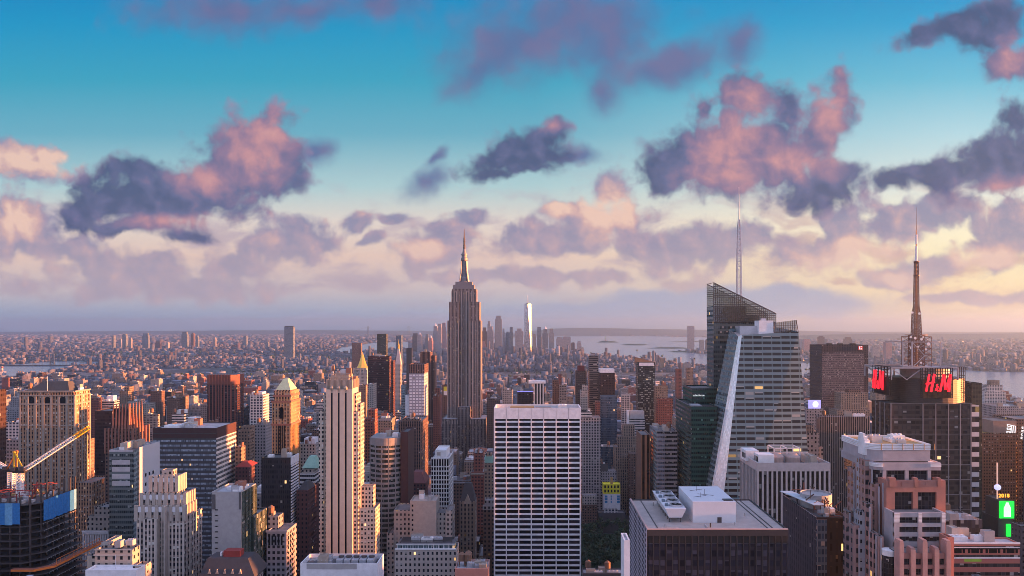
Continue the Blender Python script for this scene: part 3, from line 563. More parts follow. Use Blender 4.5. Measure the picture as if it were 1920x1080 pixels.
# ------------------------------------------------------------------ landmark: pink granite stepped tower, lower right
def granite():
    Y = 300.; t = thing('granite_tower', 'pink granite and grey stone stepped tower with curved white cap, lower right', 'office tower', (X(1690, Y), Y, 0))
    HERO.extend([(1590, 1780, 830, 1080, Y, 'the pink granite tower', t.name)]); FOOT.append((X(1590, 290), X(1785, 290), 285, 350, t))
    z = lambda p, yy=Y: Z(p, yy); x = lambda p, yy=Y: X(p, yy)
    def rbox(l, r, yy, d, z0, z1, rad, mi=0, q=None, top=None, lip=0.):
        q = q or MB(); pts = []
        a, b = x(l, yy), x(r, yy)
        for k in range(7): an = math.pi * 1.0 + k * math.pi / 12; pts.append((a + rad + rad * math.cos(an), yy + rad + rad * math.sin(an)))
        pts += [(b, yy), (b, yy + d), (a, yy + d)]
        if lip:
            cxm, cym = (a + b) / 2, yy + d / 2; sh = lambda p, e: (cxm + (p[0] - cxm) * (1 - e / (b - a) * 2), cym + (p[1] - cym) * (1 - e / d * 2))
            inn = [sh(p, lip) for p in pts]; return q.loft([[(u, v, z0) for u, v in pts], [(u, v, z1) for u, v in pts], [(u, v, z1) for u, v in inn], [(u, v, z1 - 1.6) for u, v in inn]], mi, top)
        return q.poly(pts, z0, z1, mi, top, True)
    # cap: white louvred band over grey granite
    yc = 304.; c = rbox(1628, 1744, yc, 25, z(865, yc), z(844, yc), 6); c.build('cap', 'grey_granite', t)
    c = MB(); zz0, zz1 = z(843.6, yc), z(832, yc)
    for k in range(4): rbox(1626.5, 1745, yc - .3, 25.6, zz0 + (zz1 - zz0) * k / 4, zz0 + (zz1 - zz0) * (k + .86) / 4, 6, 0, c, 1, .8 if k == 3 else 0.)
    for k in range(6): c.box(x(1652 + k * 20, yc) - .12, x(1652 + k * 20, yc) + .12, yc - .42, yc - .2, zz0, zz1, 1)
    c.build('louvre_band', ['white_paint', 'ochre'], t)
    rbox(1634, 1740, yc + 1.5, 22, z(868, yc), z(864, yc), 5).build('recess', 'black', t)
    y2 = 302.; rbox(1638, 1764, y2, 32, z(882, y2), z(867.5, y2), 4, 0, None, 0, .7).build('cornice', 'grey_granite', t)
    c = MB()
    for (l, r) in ((1638, 1656), (1745, 1765)):
        for k in range(3): rbox(l, r, y2 - .25, 8, z(875.5, y2) + k * .5, z(875.5, y2) + k * .5 + .38, 3 if l < 1700 else .3, 0, c)
    c.build('louvre_band', 'white_paint', t)
    rbox(1640, 1763, y2 + 1, 30, z(905, y2), z(882, y2), 3).build('glazed_storey', 'granite_glass', t)
    p = MB()
    for px in (1659, 1701, 1743): p.box(x(px - 3.2, y2), x(px + 3.2, y2), y2 + .1, y2 + 1.2, z(900, y2), z(882, y2))
    p.build('pier', 'grey_granite', t)
    # red granite frame with two large openings
    y3 = 296.; a, b = x(1662, y3), x(1773, y3)
    c = MB(); zt = z(901, y3); zo, zb = z(923, y3), z(962, y3)
    c.box(a, b, y3, y3 + 1.5, zo, zt, 0, None, True).box(a, x(1678, y3), y3, y3 + 1.5, 0, zo - .01).box(x(1712, y3), x(1721, y3), y3, y3 + 1.5, 0, zo - .01).box(x(1756, y3), b, y3, y3 + 1.5, 0, zo - .01)
    for px in (1667, 1673, 1714, 1757): c.box(x(px, y3), x(px + 6, y3), y3 - .5, y3 + 2, zt - 2.4, zt + 1.1, 0, None, True)
    for px in (1690, 1736): c.box(x(px, y3), x(px + 2, y3), y3 - .25, y3 + 1, zt - 2.2, zt - .6, 0, None, True)
    c.box(a, a + 1.5, y3 + 1.5, y3 + 36, 0, zt).box(b - 1.5, b, y3 + 1.5, y3 + 36, 0, zt); c.build('granite_frame', 'granite', t)
    MB().box(a + 1.5, b - 1.5, y3 + 1.2, y3 + 34, 0, zt - 1.2, 0, 1).build('tower', ['granite_glass', 'gravel'], t)
    # grey lower block with four window bands
    y4 = 288.; a, b = x(1676, y4), x(1772, y4); zt = z(961, y4)
    MB().box(a + .3, b - .3, y4 + .7, y4 + 8, 0, zt - .8).build('window_block', 'granite_glass', t)
    c = MB()
    for l, r in ((1676, 1686), (1721.5, 1728.5), (1765, 1772)): c.box(x(l, y4), x(r, y4), y4 - .2, y4 + 1, 0, zt)
    for t0, b0 in ((961, 970), (981, 988), (998, 1006), (1016, 1025)): c.box(a, b, y4, y4 + .9, z(b0, y4), z(t0, y4) - .01, 0, None, True)
    c.box(a, a + .8, y4 + 1, y4 + 8, 0, zt).box(b - .8, b, y4 + 1, y4 + 8, 0, zt); c.build('grey_frame', 'grey_granite', t)
    c = MB()
    for l, r in ((1676, 1686), (1721.5, 1728), (1765, 1772)):
        for k in range(7): c.box(x(l, y4), x(r, y4), y4 - .4, y4 - .15, z(979, y4) + k * .52, z(979, y4) + k * .52 + .36, 0, None, True)
    c.build('louvre_band', 'white_paint', t)
    # front colonnade of pink piers
    y5 = 278.; c = MB()
    for k, (px, tp) in enumerate(((1689, 1013), (1711, 1027), (1733, 1012), (1755, 1026), (1777, 1013))):
        w = 4.2; c.box(x(px - w, y5), x(px + w, y5), y5 - .8, y5 + 3.4, 0, z(tp, y5) - .8).box(x(px - w * .8, y5), x(px + w * .8, y5), y5 - .6, y5 + 3, z(tp, y5) - .8, z(tp, y5))
    c.build('pier', 'pink_granite', t)
    c = MB()
    for t0, b0 in ((1038, 1048), (1060, 1067), (1079, 1087)): c.box(x(1689, y5), x(1777, y5), y5 + .3, y5 + 1.3, z(b0, y5), z(t0, y5), 0, None, True)
    c.build('spandrel', 'granite', t)
    MB().box(x(1689, y5), x(1777, y5), y5 + 1, y5 + 9, 0, z(1040, y5)).build('window_block', 'granite_glass', t)
    cx, cy = x(1672, 284), 286.; MB().cyl(cx, cy, 0, z(1043, 284), 2.6, n=20).build('bay_window', 'granite_glass', t); MB().cyl(cx, cy, z(1043, 284), z(1033, 284), 2.7, n=20).build('bay_cap', 'white_paint', t)
    MB().par(x(1777.5, y5 + 3), x(1789, y5 + 3), y5 + 3, y5 + 9, 0, z(1012, y5)).build('pier', 'granite', t)
    # stepping slabs and fins on the left flank
    for k, (l, r, tp, yy, dd, m_) in enumerate(((1591, 1597, 960, 316, 12, 'granite_fin'), (1599, 1607, 878, 320, 14, 'granite_fin'), (1607, 1616, 852, 318, 16, 'granite_fin'), (1616.5, 1625, 845, 310, 22, 'grey_fin'), (1622, 1640, 862, 306, 22, 'granite_fin'), (1638, 1650, 908, 301, 22, 'granite_fin'), (1612, 1624, 960, 300, 12, 'grey_fin'), (1626, 1636, 945, 298, 10, 'granite_fin'), (1600, 1611, 985, 300, 12, 'granite_fin'), (1638, 1647, 1000, 293, 10, 'granite_fin'), (1648, 1657, 1006, 290, 10, 'granite_fin'))):
        MB().par(x(l, yy), x(r, yy), yy, yy + 5.5, 0, z(tp, yy)).build('stepped_bay', [m_, m_], t)
    c = MB()
    for k, (l, r, tp) in enumerate(((1616, 1620, 812), (1617, 1624, 818), (1618, 1628, 824), (1620, 1632, 832))): c.box(x(l, 309), x(r, 309), 308 - k * .3, 312 + k, z(852, 309), z(tp, 309))
    c.build('stepped_fin', 'white_paint', t)
    c = MB()
    for px, tp, yy in ((1593, 962, 315), (1601, 880, 319), (1610, 990, 299), (1619, 850, 309), (1630, 950, 297), (1642, 1004, 292), (1651, 1008, 289), (1634, 866, 305), (1647, 912, 300), (1655, 905, 299)): c.box(x(px - 1, yy), x(px + 1, yy), yy - .9, yy - .05, 0, z(tp, yy))
    c.build('fin', 'grey_granite', t)
    roofs(t, x(1640, yc), x(1735, yc), yc + 3, yc + 22, z(836, yc), 5, 8, 'u')
fm('granite_glass', wall=(.05, .045, .05), sp=(.03, .03, .035), mu=(.06, .05, .05), gl=(.022, .02, .026), bay=1.35, fl=1.9, ww=.88, wh=.86, blind=.05, lit=.006, rough=.1)
fm('granite_fin', wall=(.36, .22, .2), sp=(.3, .18, .17), bay=3.2, fl=3.8, ww=.45, wh=.55, blind=.1)
fm('grey_fin', wall=(.34, .33, .36), bay=2.2, fl=3.8, ww=.5, wh=.4, blind=.1)
granite()
M['dark_red_plain'] = plain('dark_red_plain', (.06, .025, .025))
M['side_white'] = plain('side_white', (.5, .5, .53), .6, 0, .1, .1)
# ------------------------------------------------------------------ tower of 1913-30 masonry on the left: wide arcaded slab with black mansard
def arcaded():
    Y = 700.; m = 'arcade'; fm('arcade', wall=(.46, .27, .165), sp=(.22, .125, .085), bay=2.55, fl=3.75, ww=.46, wh=.58, blind=.45, blc=(.5, .46, .42))
    D = dep(140, 168, Y)
    t = bl('arcaded_tower', 'wide brown stone tower with arched top windows and black mansard roof, far left', 'office tower', Y, [('tower', 38, 140, 733, dict(m=m, d=D)), ('wing', 140.5, 172, 905, dict(m=m, dy=2, d=D + 10)), ('wing', 30, 38, 890, dict(m=m, dy=6, d=D))], ref='the black mansard tower')
    a, b = X(38, Y), X(140, Y); q = MB()
    for p, w in ((733, 1.3), (741, .8), (757, .7), (797, .5)): q.box(a - w, b + w, Y - w, Y - .02, Z(p, Y) - .9, Z(p, Y) + .25, 0, None, True).box(b + .02, b + w, Y, Y + D, Z(p, Y) - .9, Z(p, Y) + .25, 0, None, True)
    for i in range(8): xx = a + (b - a) * i / 7; q.box(xx - .9, xx + .9, Y - .55, Y - .02, 60, Z(742, Y))
    for i in range(3): yy = Y + D * i / 2; q.box(b + .02, b + .55, yy - .9, yy + .9, 60, Z(742, Y))
    for i in range(50): xx = a + (b - a) * (i + .5) / 50; q.box(xx - .25, xx + .25, Y - 1.6, Y - 1.0, Z(735.5, Y), Z(733.6, Y))
    q.build('cornice', 'stone', t)
    for i, wd in ((1, 3.6), (3, 3.), (5, 3.)):           # tall arched openings under the cornice
        xc = a + (b - a) * (i + .5) / 7 + (0 if i > 1 else -1); pts = [(xc - wd, Z(760, Y)), (xc + wd, Z(760, Y))] + [(xc + wd * math.cos(k * math.pi / 8), Z(750, Y) + wd * math.sin(k * math.pi / 8)) for k in range(9)]
        MB().loft([[(u, Y - .12, v) for u, v in pts], [(u, Y - .3, v) for u, v in pts]][::-1]).build('arched_window', 'black_glass', t)
    x0, x1, z0 = X(52, Y + 4), X(130, Y + 4), Z(733, Y) - 1
    q = MB(); q.loft([[(x0, Y + 4, z0), (x1, Y + 4, z0), (x1, Y + D - 4, z0), (x0, Y + D - 4, z0)], [(x0 + 12, Y + 8, Z(716, Y)), (x1 - 4, Y + 8, Z(716, Y)), (x1 - 4, Y + D - 8, Z(716, Y)), (x0 + 12, Y + D - 8, Z(716, Y))]]).build('mansard_roof', 'dark_roof', t)
    roofs(t, a + 1, x0 + 4, Y + 3, Y + D - 2, z0, 3, 3); roofs(t, x1 - 2, b - 1, Y + 3, Y + D - 2, z0, 2, 5)
    MB().bar((X(85, Y), Y + 3, z0), (X(85, Y), Y + 3, Z(706, Y)), .3).build('antenna', 'steel_white', t)
arcaded()
def fins(t, x0, x1, y, z0, z1, n, w, dd, mat, taper=True, part='buttress', sides=None):
    q = MB()
    for i in range(n):
        x = x0 + (x1 - x0) * i / (n - 1); r0 = [(x - w, y - dd, z0), (x + w, y - dd, z0), (x + w, y + dd, z0), (x - w, y + dd, z0)]; k = .25 if taper else 1
        q.loft([r0, [(x + (a - x) * k, y + (b - y) * k, z1) for a, b, c in r0]])
    if sides:
        X1, ya, yb, m_ = sides
        for i in range(m_):
            yy = ya + (yb - ya) * i / (m_ - 1); r0 = [(X1 - dd, yy - w, z0), (X1 + dd, yy - w, z0), (X1 + dd, yy + w, z0), (X1 - dd, yy + w, z0)]; k = .25 if taper else 1
            q.loft([r0, [(X1 + (a - X1) * k, yy + (b - yy) * k, z1) for a, b, c in r0]])
    q.build(part, mat, t)
def gothic():
    Y = 705.; t = bl('gothic_tower', 'brown brick tower with a crown of pointed buttresses, left of centre behind dark glass', 'office tower', Y,
        [('lower_tower', 197, 250, 805, dict(m='brown_brick', far=262)), ('tower', 211, 240, 766, dict(m='stripe_brown', dy=2, far=252))], ref='the pointed-buttress tower')
    fins(t, X(211, Y), X(240, Y), Y + 1.5, Z(815, Y), Z(757, Y), 6, 1., 1.5, 'brick', sides=(X(240, Y) + .3, Y + 3, Y + 24, 5))
    fins(t, X(198, Y), X(249, Y), Y - .4, Z(850, Y), Z(803, Y), 9, .7, .8, 'brick', False, sides=(X(250, Y), Y + 3, Y + 28, 5))
gothic()
bl('glass_block', 'plain dark brown glass block between the wide stone tower and the buttressed crown', 'office tower', 810, [('tower', 178, 210, 770, dict(m='brown_glass', d=30))])
bl('glass_block', 'sliver of dark bronze glass tower at the left edge above the cranes', 'office tower', 560, [('tower', -90, -22, 733, dict(m='brown_glass', far=12))])
bl('brick_tower', 'narrow sunlit brick wing with stacked windows right of the wide stone tower', 'building', 745, [('tower', 160, 169, 823, dict(m='tan_brick', far=177))])
def banded():
    Y = 668.; D = dep(405, 442, Y); fm('banded', wall=(.075, .07, .075), mu=(.3, .32, .36), gl=(.24, .28, .34), bay=1.5, fl=4.3, ww=.9, wh=.42, blind=.3, rough=.15, met=.2, roof=(.45, .42, .42), blc=(.4, .44, .5))
    fm('banded_side', wall=(.62, .58, .55), mu=(.3, .27, .26), gl=(.1, .12, .14), bay=1.5, fl=4.3, ww=.86, wh=.52, blind=.2, rough=.12, met=.3, roof=(.45, .42, .42))
    t = bl('banded_block', 'broad office block of horizontal dark glass bands with a pale flat roof', 'office tower', Y, [('tower', 287, 405, 803, dict(m='banded', d=D))], ref='the broad banded block')
    x0, x1, zt = X(287, Y), X(405, Y), Z(803, Y)
    MB().box(x1 + .05, x1 + .5, Y + .2, Y + D, 0, zt - 9, 0, None, True).build('side_facade', 'banded_side', t)
    MB().box(x0 - .1, x1 + .6, Y - .3, Y - .03, zt - 8.6, zt - 5, 0, None, True).box(x0 - .1, x1 + .6, Y - .3, Y - .03, zt - 4.2, zt + .3, 0, None, True).box(x1 + .05, x1 + .6, Y, Y + D, zt - 9, zt + .3, 0, None, True).build('cornice', 'dark_red_plain', t)
    roofs(t, x0 + 2, x1 - 12, Y + 4, Y + D - 3, zt - 1, 5, 11, 'ubu')
banded()
def chamfered():
    Y = 545.; D = dep(256, 306, Y); xa, xb, xc = X(205, Y), X(249, Y), X(256, Y + 6); z = Z(847, Y)
    t = thing('glass_block', 'slim grey-green glass block with plain white metal side wall, left of centre', 'office tower', (xa, Y, 0)); HERO.append((205, 306, 833, 1080, Y, 'the white-sided slim block', t.name)); FOOT.append((xa, xc, Y, Y + D, t))
    fm('greygreen', wall=(.14, .17, .17), sp=(.13, .16, .165), mu=(.1, .125, .13), gl=(.05, .065, .07), bay=1.5, fl=3.8, ww=.88, wh=.52, blind=.2, rough=.1, met=.3, blc=(.3, .34, .34))
    MB().poly([(xa, Y), (xb, Y), (xc, Y + 7), (xc, Y + D), (xa, Y + D)], 0, z, 0, 1).build('tower', ['greygreen', 'tar'], t)
    w = MB().box(xc + .02, xc + .5, Y + 9, Y + D, 0, z + 1.6); w.build('side_wall', 'side_white', t)
    MB().quad([(xb + .3, Y - .02 + .3, 0), (xc + .05, Y + 7, 0), (xc + .05, Y + 7, z + .8), (xb + .3, Y - .02 + .3, z + .8)]).build('corner_facet', 'pale_glass', t)
    me = None
    for k in range(16):
        for j in range(3): MB().box(xc + .5, xc + .62, Y + 17 + j * 5.5, Y + 19 + j * 5.5, z - 22 - k * 7, z - 19.5 - k * 7, 0, None, True).build('window', 'black_glass', t)
    q = MB()
    for k in range(4): q.box(xa + 2, xb - 2, Y - .12, Y - .02, z - 9.5 - k * 5.2, z - 6 - k * 5.2, 0, None, True)
    q.build('louvre', 'aluminium', t)
    q = MB().box(xa, xb, Y - .15, Y + .3, z, z + 1.4).box(xa, xa + .4, Y + .3, Y + D, z, z + 1.4).box(xa + .4, xc, Y + D - .4, Y + D, z, z + 1.4); q.build('parapet', 'aluminium', t)
    roofs(t, xa + 1, xc - 1, Y + 4, Y + D - 2, z, 5, 6, 'ub')
chamfered()
def deco():
    Y = 495.; fm('deco', wall=(.6, .52, .46), sp=(.24, .19, .17), bay=2.4, fl=3.8, ww=.5, wh=.6, blind=.35, blc=(.6, .57, .52), lit=.02)
    T_ = [('tower', 256, 346, 951, dict(m='deco', far=367)), ('setback', 266, 347, 928, dict(m='deco', dy=3, far=364)), ('crown', 283, 332, 896, dict(m='deco', dy=6, far=348)), ('penthouse', 303, 324, 881, dict(m='pale_stone', dy=10, far=332)), ('wing', 268, 292, 973, dict(m='deco', dy=-4, d=3.9)), ('wing', 352, 357, 965, dict(m='deco', dy=5, d=18))]
    t = bl('stepped_tower', 'white stepped tower with scalloped crown and sunlit right edge, lower left', 'office tower', Y, T_, ref='the white scalloped tower')
    for (l, r, tp, dy, n, far) in ((256, 346, 951, 0, 8, 367), (266, 347, 928, 3, 8, 364), (283, 332, 896, 6, 6, 348)):
        yy = Y + dy; fins(t, X(l, yy), X(r, yy), yy - .2, Z(tp + 26, yy), Z(tp - 4, yy), n, 1.1, .7, 'limestone', False, 'pier', sides=(X(r, yy) + .2, yy + 2, yy + dep(r, far, yy) - 1, 4))
        q = MB()
        for i in range(n - 1):
            x = X(l, yy) + (X(r, yy) - X(l, yy)) * (i + .5) / (n - 1); rr = (X(r, yy) - X(l, yy)) / (n - 1) * .42
            pts = [(x + rr * math.cos(k * math.pi / 5), Z(tp + 4, yy) + rr * math.sin(k * math.pi / 5)) for k in range(10)]; q.loft([[(u, yy - .12, v) for u, v in pts][::-1], [(u, yy - .5, v) for u, v in pts][::-1]])
        q.build('medallion', 'travertine', t)
    for px, tp in ((293, 973), (308, 950)): yy = Y - 3.9; MB().box(X(px - 1.5, yy), X(px + 1.5, yy), yy, Y - .02, 0, Z(tp, yy)).build('pier', 'limestone', t)
deco()
def cream():
    Y = 400.; t = bl('stone_block', 'cream stone block with box penthouse and white ledge, bottom left', 'building', Y, [('tower', 178, 248, 1030, dict(m='cream', far=262)), ('penthouse', 190, 202, 1017, dict(m='pale_stone', dy=8, far=206)), ('ledge', 160, 255, 1069, dict(m='travertine', dy=-10, d=9)), ('wing', 163, 178, 1042, dict(m='cream', dy=2, d=16)), ('wing', 249, 268, 1062, dict(m='cream', dy=-3, far=284))], ref='the cream stone block')
    a, b = X(178, Y), X(248, Y); MB().box(a - .5, b + .5, Y - .5, Y - .03, Z(1042, Y), Z(1039.5, Y), 0, None, True).box(a - .3, b + .6, Y - .35, Y - .03, Z(1031.5, Y), Z(1029.5, Y), 0, None, True).build('cornice', 'limestone', t)
    MB().bar((X(217, 396), 396, Z(1075, 396)), (X(217, 396), 396, Z(1040, 396)), .2).build('flagpole', 'steel_white', t); roofs(t, a + 6, b - 2, Y + 3, Y + 15, Z(1031, Y), 3, 2, 'ub')
fm('cream', wall=(.42, .34, .28), bay=4.1, fl=3.8, ww=.34, wh=.5, blind=.1)
cream()
def temple():
    Y = 560.; t = bl('classical_block', 'small pale classical block with columns and stepped attic beside the slim white-sided block', 'building', Y, [('base', 157, 205, 996, dict(m='plain_pale', d=30)), ('storey', 165, 205, 968, dict(m='pale_stone', dy=3, d=24)), ('attic', 177, 205, 951, dict(m='pale_stone', dy=8, d=16))])
    fins(t, X(158, Y), X(204, Y), Y - .8, 60, Z(1001, Y), 11, .55, .55, 'travertine', False, 'column'); MB().box(X(156, Y), X(205, Y), Y - 1.6, Y - .02, Z(1001, Y), Z(995, Y), 0, None, True).build('cornice', 'travertine', t)
M['plain_pale'] = M['stone']; temple()
def blank():
    Y = 470.; D = dep(452, 480, Y); t = bl('concrete_block', 'plain grey concrete wall block with green glass side, left of the tall striped stone tower', 'office tower', Y, [('tower', 397, 452, 922, dict(m='concrete', roof='silver_roof', d=D)), ('wing', 452.5, 476, 968, dict(m='green_dark_glass', dy=14, far=500))], ref='the plain concrete wall block')
    x = X(452, Y); MB().box(x + .02, x + .5, Y + 1, Y + D, 0, Z(922, Y) - .5, 0, None, True).build('side_facade', 'green_dark_glass', t)
    MB().box(X(398, Y), X(404, Y), Y - .2, Y - .02, Z(955, Y), Z(927, Y), 0, None, True).box(X(448, Y), X(452, Y), Y - .2, Y - .02, Z(955, Y), Z(923, Y), 0, None, True).build('panel', 'tar', t)
    for k in range(12): MB().box(X(403, Y), X(409, Y), Y - .15, Y - .02, Z(957 + k * 10.3, Y), Z(955 + k * 10.3, Y), 0, None, True).build('window', 'black_glass', t)
    roofs(t, X(399, Y), X(450, Y), Y + 2, Y + D - 2, Z(922, Y) - 1.2, 7, 9, 'uub')
fm('green_dark_glass', wall=(.06, .08, .07), sp=(.03, .045, .04), mu=(.2, .24, .22), gl=(.05, .07, .055), bay=2.4, fl=4., ww=.86, wh=.86, blind=.1, rough=.08, met=.4)
blank()
def blackbox():
    Y = 560.; D = dep(545, 556, Y); t = bl('glass_block', 'squat black glass block with white striped side edge in front of the ornate gold-lit tower', 'office tower', Y, [('tower', 490, 545, 858, dict(m='dark_glass', d=D + 4))], ref='the squat black block')
    x = X(545, Y); q = MB().box(x + .02, x + .6, Y, Y + D + 4, Z(872, Y), Z(857, Y), 0, None, True)
    for k in range(32): q.box(x + .02, x + .5, Y + .2, Y + D + 4, Z(876 + k * 5.6, Y), Z(873.4 + k * 5.6, Y), 0, None, True)
    q.build('side_band', 'travertine', t); roofs(t, X(492, Y), X(543, Y), Y + 2, Y + D, Z(858, Y) - 1.2, 4, 5, 'ub')
blackbox()
def arcade_small():
    Y = 500.; fm('lav_block', wall=(.33, .31, .34), bay=3.2, fl=3.9, ww=.55, wh=.5, blind=.2)
    t = bl('stone_block', 'grey stone block with tall arcade windows under its cornice, left of the striped stone tower', 'building', Y, [('tower', 500, 537, 996, dict(m='lav_block', far=556)), ('penthouse', 503, 522, 968, dict(m='grey_stone', dy=9, d=10))], clut=3, seed=7)
    x0, x1 = X(500, Y), X(537, Y); MB().box(x0 - .4, x1 + .5, Y - .6, Y - .03, Z(998, Y), Z(994, Y), 0, None, True).build('cornice', 'grey_granite', t)
    for i in range(5): x = x0 + 1.2 + i * 2.1; MB().box(x, x + 1.2, Y - .12, Y - .02, Z(1022, Y), Z(1004, Y), 0, None, True).build('window', 'black_glass', t)
    for k in range(16):
        for j in range(3): MB().box(x1 + .02, x1 + .12, Y + 2.5 + j * 4.6, Y + 5 + j * 4.6, Z(1013 + k * 9.8, Y), Z(1008 + k * 9.8, Y), 0, None, True).build('window', 'black_glass', t)
arcade_small()
def striped():
    Y = 528.; fm('fifth', wall=(.52, .44, .365), bay=2.38, fl=3.15, ww=.52, wh=.56, blind=.42, blc=(.55, .52, .48))
    sw = 'fifth'; D = dep(661, 672, Y)
    T_ = [('tower', 612, 661, 712, dict(m='plain_tan', d=D)), ('wing', 606, 612, 740, dict(m=sw, dy=4, d=D)), ('wing', 598, 606.5, 770, dict(m=sw, dy=3, d=D)), ('wing', 661.5, 668, 738, dict(m=sw, dy=2.5, far=677)), ('wing', 661.5, 676, 757, dict(m=sw, dy=4, far=683)), ('wing', 661.5, 672, 771, dict(m=sw, dy=1, d=12)), ('wing', 673, 700, 911, dict(m=sw, dy=5, far=704)), ('wing', 662, 704, 953, dict(m=sw, dy=2, far=712)), ('wing', 598, 661, 1100, dict(m=sw, dy=-.5, d=3))]
    t = bl('striped_tower', 'tall beige stone tower with three black vertical stripes and crenellated top', 'skyscraper', Y, T_, vb=1050, ref='the black-striped beige tower')
    z0 = 40; q = MB()
    for px in (622.4, 635.4, 648.6): q.box(X(px, Y) - .75, X(px, Y) + .75, Y - .08, Y - .02, z0, Z(737, Y), 0, None, True)
    q.build('window_stripe', 'black_glass', t)
    q = MB()
    for l, r in ((612, 620.6), (624.2, 633.6), (637.2, 646.8), (650.4, 661)): q.box(X(l, Y), X(r, Y), Y - .7, Y - .1, z0, Z(729, Y))
    q.build('pier', 'tan_plain', t)
    q = MB(); a, b = X(612, Y), X(661, Y)
    for i in range(22): x = a + (b - a) * (i + .5) / 22; q.box(x - .3, x + .3, Y - .9, Y - .03, Z(728.5, Y), Z(711 + (i % 3), Y), 0, None, True)
    for i in range(8): yy = Y + D * (i + .5) / 8; q.box(b + .03, b + .8, yy - .3, yy + .3, Z(728, Y), Z(711, Y), 0, None, True)
    for px in (622.4, 635.4, 648.6): q.lathe(X(px, Y), Y - .5, [(1.4, Z(730, Y)), (1.7, Z(727, Y)), (0, Z(722, Y))], 6)
    q.build('crenellation', 'stone', t)
    zr = Z(712, Y) - 1.2; MB().par(X(618, Y), X(652, Y), Y + 3, Y + 15, zr, Z(703, Y), 0, 1).build('penthouse', ['stone', 'tar'], t)
    f = MB()
    for x in (X(615, Y), X(628, Y), X(640, Y), X(655, Y)): f.bar((x, Y + 1.5, zr), (x, Y + 1.5, zr + 5.5), .35)
    for h in (2.7, 5.5): f.bar((X(615, Y), Y + 1.5, zr + h), (X(655, Y), Y + 1.5, zr + h), .35)
    f.build('railing', 'stone', t)
    MB().box(X(634, Y), X(644, Y), Y + 6, Y + 12, Z(703, Y), Z(694, Y)).build('roof_unit', 'aluminium', t); MB().box(X(645, Y), X(654, Y), Y + 6, Y + 9, Z(706, Y), Z(691, Y)).box(X(657, Y), X(664, Y), Y + 6, Y + 12, Z(715, Y), Z(707, Y)).build('bulkhead', 'brick', t); roofs(t, X(613, Y), X(635, Y), Y + 4, Y + 14, Z(704, Y), 2, 4, 'ub')
M['tan_plain'] = plain('tan_plain', (.54, .455, .375), .8, 0, .2, .25); M['plain_tan'] = M['tan_plain']; striped()
def plant():
    Y = 380.; t = bl('plant_building', 'low white building crowded with roof fans and cooling units, bottom left of centre', 'building', Y, [('tower', 563, 708, 1056, dict(m='travertine', roof='tar', d=16, p=2.5))])
    x0, x1, z = X(563, Y), X(708, Y), Z(1056, Y) - 2.5; MB().box(X(575, Y), X(669, Y), Y - .15, Y - .02, Z(1067, Y), Z(1056.5, Y), 0, None, True).build('louvre', 'concrete', t)
    for i in range(5):
        c = x0 + 19 + i * 4; q = MB().box(c - 1.7, c + 1.7, Y + 4, Y + 13, z, z + 3); q.cyl(c, Y + 8.5, z + 3, z + 3.8, 1.5, 1.5, 14, 1); q.build('cooling_fan', ['aluminium', 'dark_metal'], t)
    roofs(t, x0 + 1, x0 + 17, Y + 2, Y + 14, z, 6, 3, 'ub'); q = MB()
    for k in range(6): q.bar((x0 + 2 + k * 2, Y + 3, z + 3), (x0 + 14, Y + 6 + k, z + 3.5), .35)
    q.build('duct', 'silver_roof', t)
plant()
def curved():
    Y = 590.; t = thing('curved_block', 'bowed office block of dark window bands between pale spandrels, right of the striped stone tower', 'office tower', (X(694, Y), Y, 0)); HERO.append((694, 772, 815, 1000, Y, 'the bowed banded block', t.name)); FOOT.append((X(694, Y), X(772, Y), Y - 6, Y + 30, t))
    x0, x1 = X(694, Y), X(751, Y); zt = Z(820, Y); n = 14; cx = (x0 + x1) / 2; hw = (x1 - x0) / 2
    def arc(e, z): return [(x0 - e + (x1 - x0 + 2 * e) * i / n, Y - e - 6 * (1 - ((i / n - .5) * 2) ** 2), z) for i in range(n + 1)] + [(x1 + e, Y + 26, z), (x0 - e, Y + 26, z)]
    MB().loft([arc(-.4, 0), arc(-.4, zt - .5)], 0, 1).build('glazing', ['bow_glass', 'silver_roof'], t)
    q = MB(); z = zt - 3; q.loft([arc(0, zt - 6), arc(0, zt)], 0, None, True); z = zt - 7.7
    while z > 40: q.loft([arc(0, z - 1.6), arc(0, z)], 0, None, True); z -= 3.9
    for i in range(0, n + 1, 3): p = arc(.05, 0)[i]; q.box(p[0] - .35, p[0] + .35, p[1], p[1] + .8, 30, zt)
    q.build('spandrel', 'bow_spandrel', t)
    xs, xe = x1 + .3, X(766, Y); MB().par(xs, xe, Y - 2, Y + 26, 0, Z(809, Y), 0, 1).build('service_core', ['dark_red_plain', 'tar'], t); roofs(t, x0 + 3, x1 - 1, Y + 2, Y + 22, zt, 5, 21, 'bub')
M['dark_red_plain'] = plain('dark_red_plain', (.06, .025, .025)); M['bow_spandrel'] = plain('bow_spandrel', (.26, .25, .25)); fm('bow_glass', wall=(.04, .045, .045), gl=(.05, .06, .055), bay=1.5, fl=3.9, ww=.85, wh=.95, blind=.2, rough=.12, met=.2)
curved()
bl('ribbed_tower', 'dark red brick tower with ribbed shaft and sunlit right flank behind the bowed block', 'office tower', 800, [('tower', 747, 790, 790, dict(m='stripe_brown', far=803)), ('penthouse', 753, 786, 786, dict(m='brown_brick', dy=5, d=14))], vb=930, clut=3, seed=14, ref='the dark red ribbed tower')
